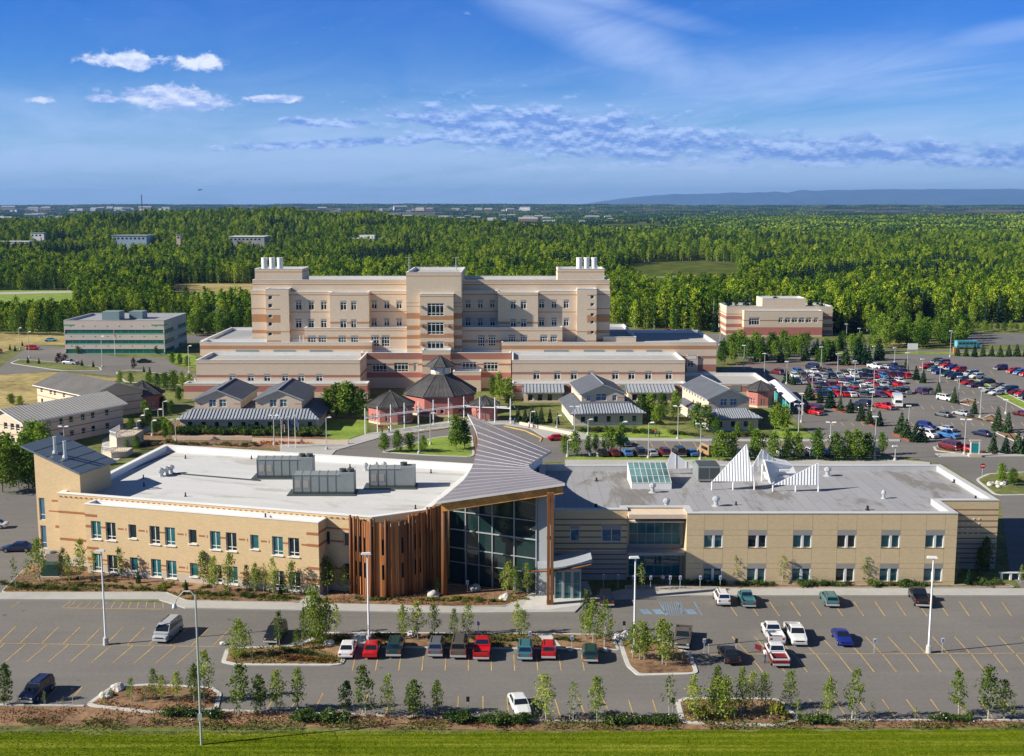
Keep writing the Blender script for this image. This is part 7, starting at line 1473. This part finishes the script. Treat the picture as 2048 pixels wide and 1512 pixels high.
# ================================================================== lamps, poles, signs, boulders, people
LMESH = {}
def lamp(u, vb, vt, heads, label, group, near=False):
    p = G(u, vb); h = round(max(3., Z(vt, p.y)) * 2) / 2; key = (h, heads, near)
    if key not in LMESH:
        r = .14 if near else .12; m = MB(); m.tube((0, 0, .0), (0, 0, h), r, r * .6, 8)
        b = MB(); b.tube((0, 0, 0), (0, 0, .9 if near else .6), .34, .30, 10)
        hs_ = []
        sides = (0,) if heads == 1 else ((-1, 1) if heads == 2 else (1,))
        for s in sides:
            q = MB()
            if s == 0: q.add([(-.75, -.2, h), (.45, -.2, h), (.45, .2, h), (-.75, .2, h), (-.65, -.15, h + .22), (.35, -.15, h + .22), (.35, .15, h + .22), (-.65, .15, h + .22)], [(0, 3, 2, 1), (4, 5, 6, 7), (0, 1, 5, 4), (1, 2, 6, 5), (2, 3, 7, 6), (3, 0, 4, 7)])
            else: q.add([(s * .25, -.2, h), (s * 1.15, -.22, h + .05), (s * 1.15, .22, h + .05), (s * .25, .2, h), (s * .3, -.14, h + .2), (s * 1.05, -.16, h + .26), (s * 1.05, .16, h + .26), (s * .3, .14, h + .2)], [(0, 3, 2, 1), (4, 5, 6, 7), (0, 1, 5, 4), (1, 2, 6, 5), (2, 3, 7, 6), (3, 0, 4, 7)]); q.tube((0, 0, h - .05), (s * .3, 0, h + .08), .05, .05, 4)
            hs_.append(q.mesh('lamp_head', [M['white']]))
        LMESH[key] = [('pole', m.mesh('pole', [M['white'] if near else M['metal']]))] + ([('concrete_base', b.mesh('concrete_base', [M['conc']]))]) + [('lamp_head', q) for q in hs_]
    t = thing('street_lamp', (p.x, p.y, .03), label, 'street lamp', group, TR.uniform(-.2, .2))
    for nm, me in LMESH[key]: o = bpy.data.objects.new(nm, me); COL.objects.link(o); o.parent = t
lamp(212, 1290, 1107, 1, 'tall white lamp post in the angled stalls near the silver van', 'tall lamp posts of the front lot', True); lamp(738, 1286, 1107, 1, 'tall white lamp post on the long island by the stepping path', 'tall lamp posts of the front lot', True)
lamp(1268, 1306, 1118, 1, 'tall white lamp post on the island bulb', 'tall lamp posts of the front lot', True); lamp(1857, 1306, 1120, 1, 'tall white lamp post among the stalls past the blue coupe', 'tall lamp posts of the front lot', True)
p = G(403, 1490); t = thing('arm_lamp', (p.x, p.y, 0), 'grey steel street lamp with curved arm standing in the mown grass', 'street lamp'); h = Z(1190, p.y)
m = MB(); m.tube((0, 0, 0), (0, 0, h), .13, .09, 8); m.build('pole', M['metal'], t); m = MB(); pp = [(0, 0, h - .1), (-.5, .1, h + .35), (-1.2, .2, h + .3), (-1.9, .3, h - .5), (-2.1, .35, h - 1.0)]
for a, b in zip(pp, pp[1:]): m.tube(a, b, .06, .05, 6)
m.build('arm', M['metal'], t); m = MB(); m.lathe((-2.15, .35), [(0, h - .95), (.15, h - 1.0), (.26, h - 1.3), (.26, h - 1.42), (0, h - 1.5)], 10); m.build('lamp_head', M['metal'], t, True)
m = MB(); m.box(-.2, .2, -.2, -.13, 2.6, 3.3); m.build('control_box', M['metal'], t)
WL = [(289.5, 843, 818), (317, 848, 820), (327, 840, 805), (305, 872, 842), (282, 861, 833), (274, 868, 841), (267, 884, 856)]
for i, (u, a, b) in enumerate(WL): lamp(u, a, b, 3, '%s small walkway lamp on the stepped path by the terraces' % nth(i), 'walkway lamps by the terraces')
for i, (u, a, b) in enumerate([(130, 910, 856), (352, 884, 842), (548.6, 890, 831), (1149, 865, 816), (1355.5, 879, 814.5), (1400.6, 920, 851), (1596.8, 869, 808), (1661, 876, 846), (1928.4, 910, 840)]): lamp(u, a, b, 2, '%s twin headed white lamp behind the clinic, counted from the tilted tower' % nth(i), 'twin headed lamps')
for i, (u, a, b) in enumerate([(653.5, 900, 837), (861, 890, 826), (838, 908, 863), (1060.7, 853, 823), (1114, 857, 831), (1176, 870, 840), (1244.7, 870, 844), (1296.7, 917, 847), (1135, 914, 879), (1466, 920, 893)]): lamp(u, a, b, 3, '%s single headed lamp around the loop and small lawn' % nth(i), 'single lamps around the loop')
for i, (u, a, b) in enumerate([(1487.5, 738, 693), (1528.5, 753, 708), (1573, 768, 723), (1624, 783, 744), (1642, 738, 696), (1674.6, 750, 710), (1708.7, 774, 723), (1680.5, 818, 765), (1747, 729, 692), (1747, 786, 738), (1743.4, 824, 787), (1789, 726, 696), (1814, 744, 705), (1843.8, 762, 719), (1879.4, 765, 735), (1916.5, 806, 754), (1960, 836, 778), (2011.6, 828, 802), (1817, 854, 812), (1602.7, 845, 787), (1748.8, 920, 833), (1789.8, 922, 892), (1692.4, 682, 650), (1718, 689, 658), (1664, 672, 646), (1900, 714, 662), (1537, 672, 650), (1440, 685, 655)]):
    lamp(u, a, b, 1, '%s lamp post of the crowded car park, counted from the hospital' % nth(i), 'car park lamp posts')
for i, (u, a, b) in enumerate([(59, 716, 665), (205, 734, 672), (378, 746, 692), (40, 700, 655), (388, 668, 634)]): lamp(u, a, b, 3, '%s thin lamp post by the office block' % nth(i), 'lamp posts by the office')
def flagpole(u, a, b, label, cols):
    p = G(u, a); h = Z(b, p.y); t = thing('flagpole', (p.x, p.y, 0), label, 'flagpole', 'flagpoles'); m = MB(); m.tube((0, 0, 0), (0, 0, h), .09, .05, 6); m.lathe((0, 0), [(0, h), (.12, h + .08), (0, h + .2)], 6); m.build('pole', M['white'], t)
    m = MB(); z1_ = h - .15
    for k in range(7):                               # cloth hanging in folds beside the pole
        x0, x1 = .09 + k * .10, .09 + (k + 1) * .10; y0, y1 = .1 * (k % 2), .1 * ((k + 1) % 2); d0 = k * .22
        m.quad((x0, y0, z1_ - 1.7 - d0), (x1, y1, z1_ - 1.9 - d0), (x1, y1, z1_ - d0 - .15), (x0, y0, z1_ - d0), k % len(cols))
    m.build('flag', cols, t)
navy = mat('navy cloth', (.02, .03, .16), .8, .05, 2.)
flagpole(563.6, 896, 836, 'white flagpole with limp red and white flag beside the twin lamp', [M['red'], M['white'], M['red'], navy]); flagpole(578, 896, 834, 'white flagpole with limp navy flag, middle of the trio', [navy]); flagpole(591, 897, 831, 'white flagpole with pale flag, nearest the loop', [M['white'], navy]); flagpole(230, 712, 661, 'white flagpole in front of the office block', [M['red'], M['white']])
def sign(u, vb, h, label, face=None, group='small sign posts', back=None):
    p = G(u, vb); t = thing('sign_post', (p.x, p.y, .02), label, 'sign', group); m = MB(); m.tube((0, 0, 0), (0, 0, h), .035, .035, 5); m.build('post', M['metal'], t)
    m = MB(); m.box(-.17, .17, -.06, -.04, h - .55, h); m.build('plate', face or M['white'], t)
    if face is None:
        m = MB(); k = .055; m.lathe((0, 0), [(0, 0)], 3); m = MB(); c = h - .3       # blue wheelchair mark
        m.box(-.12, .12, -.066, -.062, h - .5, h - .13, 0); m.box(-.03, .0, -.072, -.068, c - .02, c + .11, 1); m.box(-.03, .06, -.072, -.068, c - .03, c - .005, 1); m.box(.04, .07, -.072, -.068, c - .11, c - .005, 1)
        for q in range(8): a = q / 8 * 4.6 + 2.6; m.box(-.01 + .07 * cos(a) - .012, -.01 + .07 * cos(a) + .012, -.072, -.068, c - .06 + .07 * sin(a) - .012, c - .06 + .07 * sin(a) + .012, 1)
        m.build('symbol', [mat('sign blue', (.02, .08, .4), .5, 0) if 'sign blue' not in MATS else MATS['sign blue'], M['white']], t)
for i, u in enumerate((1207, 1236, 1266, 1301, 1340, 1360, 1400, 1440)): sign(u, 1178 + (i > 1) * 3, 2.1, '%s white parking sign before the flat wing entrance' % nth(i))
for i, (u, v) in enumerate(((935, 1188), (670, 1268), (957, 1272), (1144, 1302), (1748, 1308), (1884, 1307), (1408, 1308), (1060, 1293))): sign(u, v, 1.9, '%s small pale sign standing in the front lot islands and stalls' % nth(i))
for i, (u, v) in enumerate(((146, 1411), (936, 1428), (1346, 1430), (1248, 1272), (1417, 1308), (1472, 1308))): sign(u, v, 1.9, '%s small dark sign plate beside the front stalls' % nth(i), M['dark'], 'dark sign plates')
p = G(1964, 957); t = thing('no_entry_sign', (p.x, p.y, 0), 'red round no entry sign with white bar at the corner of the side road', 'sign'); m = MB(); m.tube((0, 0, 0), (0, 0, 2.9), .05, .05, 5); m.build('post', M['metal'], t)
m = MB(); m.tube((0, -.06, 2.5), (0, -.09, 2.5), .5, .5, 20, 0); m.box(-.36, .36, -.11, -.095, 2.42, 2.58, 1); m.build('plate', [M['red'], M['white']], t)
def gantry(u, v, label, sc=1.):
    p = G(u, v); t = thing('teal_sign', (p.x, p.y, 0), label, 'sign', 'teal entrance signs'); m = MB(); m.box(-1, -.75, -.1, .1, 0, 3.4 * sc); m.box(.75, 1, -.1, .1, 0, 3.4 * sc); m.build('frame', M['white'], t); m = MB(); m.box(-.75, .75, -.06, .06, .9, 2.9 * sc); m.build('panel', M['teal'], t); m = MB(); m.box(-1.2, 1.2, -.14, .14, 3.4 * sc, 3.65 * sc); m.build('cap', M['cream'], t); m = MB(); m.box(-1.3, 1.3, -.5, .5, 0, .7, 0); m.build('plinth', M['cream'], t)
gantry(1949, 914, 'teal and white entrance sign by the twin headed lamp'); gantry(1734, 729, 'teal upright sign at the top of the crowded car park'); 
p = G(1825, 707); t = thing('billboard', (p.x, p.y, 0), 'blank white rectangular sign board beside the road past the annexe', 'sign'); m = MB(); m.box(-1.8, 1.8, -.06, .06, 1.4, 3.6); m.build('board', M['white'], t); m = MB(); m.box(-1.7, -1.55, .06, .2, 0, 3.4); m.build('post', M['metal'], t); m = MB(); m.box(1.55, 1.7, .06, .2, 0, 3.4); m.build('post', M['metal'], t)
p = G(1911, 708); t = thing('utility_cabinet', (p.x, p.y, 0), 'orange utility cabinet on the verge near the minibus', 'cabinet'); m = MB(); m.box(-.8, .8, -.5, .5, 0, 2.2); m.build('casing', M['orangep'], t); m = MB(); m.box(-.9, .9, -.6, .6, 2.2, 2.35); m.build('lid', M['metal'], t)
p = G(104, 1152); t = thing('transformer', (p.x, p.y, 0), 'dark green transformer box beside the brick tower corner', 'transformer'); m = MB(); m.box(-1.2, 1.2, -.8, .8, .2, 1.9); m.build('casing', GR and mat('transformer green', (.02, .06, .05), .6, .05, 2.), t); m = MB(); m.box(-1.4, 1.4, -1, 1, 0, .2); m.build('concrete_pad', M['conc'], t)
t = thing('roof_sphere', (*G(108, 1128), 0), 'grey metal chiller unit behind the transformer box', 'chiller'); m = MB(); m.box(-.9, .9, -.5, .7, 0, 1.7); m.build('casing', M['panel'], t); m = MB(); m.lathe((0, 0), [(.5, 1.7), (.5, 1.9), (0, 1.9)], 10); m.build('fan', M['ahud'], t); t.name = 'chiller_unit'
def boulder(u, v, s, label, sd):
    p = G(u, v); bm = bmesh.new(); bmesh.ops.create_icosphere(bm, subdivisions=3, radius=1)
    for w_ in bm.verts: k = 1 + .30 * noise.noise(w_.co * 1.1 + Vector((sd, 0, 0))) + .12 * noise.noise(w_.co * 3 + Vector((0, sd, 0))); w_.co *= k; w_.co.z = max(w_.co.z * .75, -.3); w_.co.x *= 1.2
    me = bpy.data.meshes.new('boulder'); bm.to_mesh(me); bm.free(); me.materials.append(M['rock']); o = bpy.data.objects.new('boulder', me); COL.objects.link(o); o.location = (p.x, p.y, .15 + s * .15); o.scale = (s, s, s); o.rotation_euler.z = sd; tag(o, label, 'boulder', 'pale boulders')
for i, (u, v, s, w_) in enumerate(((213, 1395, .65, 'on the boulder island, facing the stalls'), (236, 1380, .7, 'under the first birch of the boulder island'), (658, 1290, .6, 'on the long island beside the white sedan'), (824, 1272, .55, 'on the long island above the dark green suv'), (1011, 1199, .75, 'on the bark bed before the atrium glass'), (866, 1194, .8, 'at the foot of the log drum'), (950, 1180, .8, 'in the shade of the atrium glass'), (1140, 1302, .4, 'by the small red suv'), (1210, 1303, .4, 'by the dark green wagon'), (447, 1290, .35, 'at the tip of the bulb'), (1255, 1276, .8, 'beside the tall lamp on the island bulb'), (1236, 1277, .5, 'between the lamp and the kerb gap'))): boulder(u, v, s, 'pale boulder ' + w_, i * 1.7 + .3)
random.seed(9)
for i in range(16): boulder(1975 + random.uniform(0, 42), 966 + random.uniform(0, 10), random.uniform(.3, .55), 'one of the small white rocks heaped on the corner bed', i * 1.3)
# people: one skinned body each
def person(p, ang, label, shirt, pants, stride=.25, arm=.0, z=.05, h=1.75):
    J = dict(pel=(0, 0, .96), che=(.03, 0, 1.32), nek=(.03, 0, 1.50), hed=(.05, 0, 1.62), top=(.05, 0, 1.74), ls=(.02, .20, 1.42), le=(-.02 + arm * .3, .26, 1.14 + arm * .1), lh=(.08 + arm * .5, .25, .90 + arm * .3), rs=(.02, -.20, 1.42), re=(.0, -.27, 1.14), rh=(.12, -.26, .90), lk=(stride * .5 + .04, .10, .52), lf=(stride * .7, .11, .07), lt=(stride * .7 + .19, .12, .04), rk=(-stride * .2 + .04, -.10, .52), rf=(-stride * .9, -.11, .09), rt=(-stride * .9 + .19, -.12, .04))
    ks = list(J); E = [('pel', 'che'), ('che', 'nek'), ('nek', 'hed'), ('hed', 'top'), ('che', 'ls'), ('ls', 'le'), ('le', 'lh'), ('che', 'rs'), ('rs', 're'), ('re', 'rh'), ('pel', 'lk'), ('lk', 'lf'), ('lf', 'lt'), ('pel', 'rk'), ('rk', 'rf'), ('rf', 'rt')]
    R = dict(pel=.15, che=.16, nek=.06, hed=.095, top=.07, ls=.07, le=.05, lh=.035, rs=.07, re=.05, rh=.035, lk=.075, lf=.05, lt=.04, rk=.075, rf=.05, rt=.04)
    me = bpy.data.meshes.new('body'); me.from_pydata([J[k] for k in ks], [(ks.index(a), ks.index(b)) for a, b in E], []); o = bpy.data.objects.new('tmp', me); COL.objects.link(o); md = o.modifiers.new('s', 'SKIN'); sb = o.modifiers.new('d', 'SUBSURF'); sb.levels = 1; sb.render_levels = 1
    for i, k in enumerate(ks): sv = me.skin_vertices[0].data[i]; sv.radius = (R[k], R[k]); sv.use_root = k == 'pel'
    bpy.context.view_layer.update(); ev = o.evaluated_get(bpy.context.evaluated_depsgraph_get()); nm = bpy.data.meshes.new_from_object(ev); bpy.data.objects.remove(o)
    nm.materials.clear()
    for q in (shirt, pants, M['skin'], M['trim']): nm.materials.append(q)
    for f in nm.polygons: c = f.center; f.material_index = 3 if c.z < .09 else 1 if c.z < 1.0 and abs(c.y) < .21 else 2 if c.z > 1.49 or (abs(c.y) > .22 and c.z < 1.05) else 0; f.use_smooth = True
    t = _th('person', (p.x, p.y, z), label, 'person', None, ang); ORG[t.name] = (0, 0, 0); b = bpy.data.objects.new('body', nm); COL.objects.link(b); b.parent = t
    m = MB(); m.lathe((.035, 0), [(.1, 1.64), (.105, 1.70), (.08, 1.78), (0, 1.81)], 8); m.build('hair', M['hair'], t, True)
bl, wh, jn_, rd = mat('blue cloth', (.05, .10, .35), .9, .05, 3.), mat('white cloth', (.7, .7, .7), .9, .05, 3.), mat('denim', (.04, .07, .16), .9, .1, 4.), mat('red cloth', (.4, .03, .03), .9, .05, 3.)
for u, v, a, lb, s1, s2 in ((1529, 1326, .6, 'person in white shirt and jeans at the open door of the red pickup', wh, jn_), (1311, 874, 1., 'person in red top walking past the small lawn', rd, jn_), (1318, 875, 1.1, 'person in dark clothes walking next to the one in red', jn_, M['trim']), (1058, 857, .3, 'person in white top on the pavement by the loop', wh, jn_), (1066, 858, .2, 'person in blue top beside the one in white by the loop', bl, jn_), (1021, 848, 1.5, 'person in pale clothes under the end of the pergola', wh, wh), (1030, 850, 2., 'person in blue near the pergola end', bl, jn_), (764, 868, 0., 'person in dark clothes under the pergola by the pink octagon', M['trim'], M['trim']), (778, 866, .3, 'person in pale clothes walking under the pergola', wh, jn_), (1325, 1172, 1., 'person in white at the shaded wing entrance', wh, jn_), (1335, 1173, 2., 'person in dark clothes at the shaded wing entrance', M['trim'], jn_)): person(G(u, v), a, lb, s1, s2, arm=.8 if u == 1529 else 0.)
# bench and low stair wall at the corner entrance
p = G(2000, 1160); t = thing('stair_rail', (p.x, p.y, 0), 'white low rail wall stepping down beside the corner entrance', 'rail'); m = MB()
for k in range(4): m.box(k * 1.3, k * 1.3 + .3, -.1, .1, 0, 1.0)
m.build('posts', M['copw'], t); m = MB(); m.box(-.2, 4.6, -.14, .14, 1.0, 1.15); m.build('rail', M['copw'], t)
p = G(1350, 1312)
for i, (u, v) in enumerate(((1180, 912), (1196, 914))): p = G(u, v); t = thing('litter_bin', (p.x, p.y, 0), '%s round bin beside the tree row' % nth(i), 'bin', 'round bins'); m = MB(); m.tube((0, 0, 0), (0, 0, 1.0), .32, .36, 10); m.build('drum', M['conc'], t); m = MB(); m.tube((0, 0, 1.), (0, 0, 1.12), .38, .3, 10); m.build('lid', M['dark'], t)
# ------------------------------------------------------------------ haze
m = MB(); m.box(-20000, 20000, -400, 37500, -40, 560)
hz = bpy.data.materials.new('haze'); hz.use_nodes = True; t = NT(hz.node_tree)
for q in list(t.n): t.n.remove(q)
pv = t.add('ShaderNodeVolumePrincipled', {'Color': (.26, .52, 1., 1), 'Density': 3.8e-5, 'Anisotropy': .1}); o = t.add('ShaderNodeOutputMaterial'); t.l.new(pv.outputs[0], o.inputs['Volume'])
tag(m.build('haze', hz), kind='stuff')
print('objects', len(bpy.data.objects))
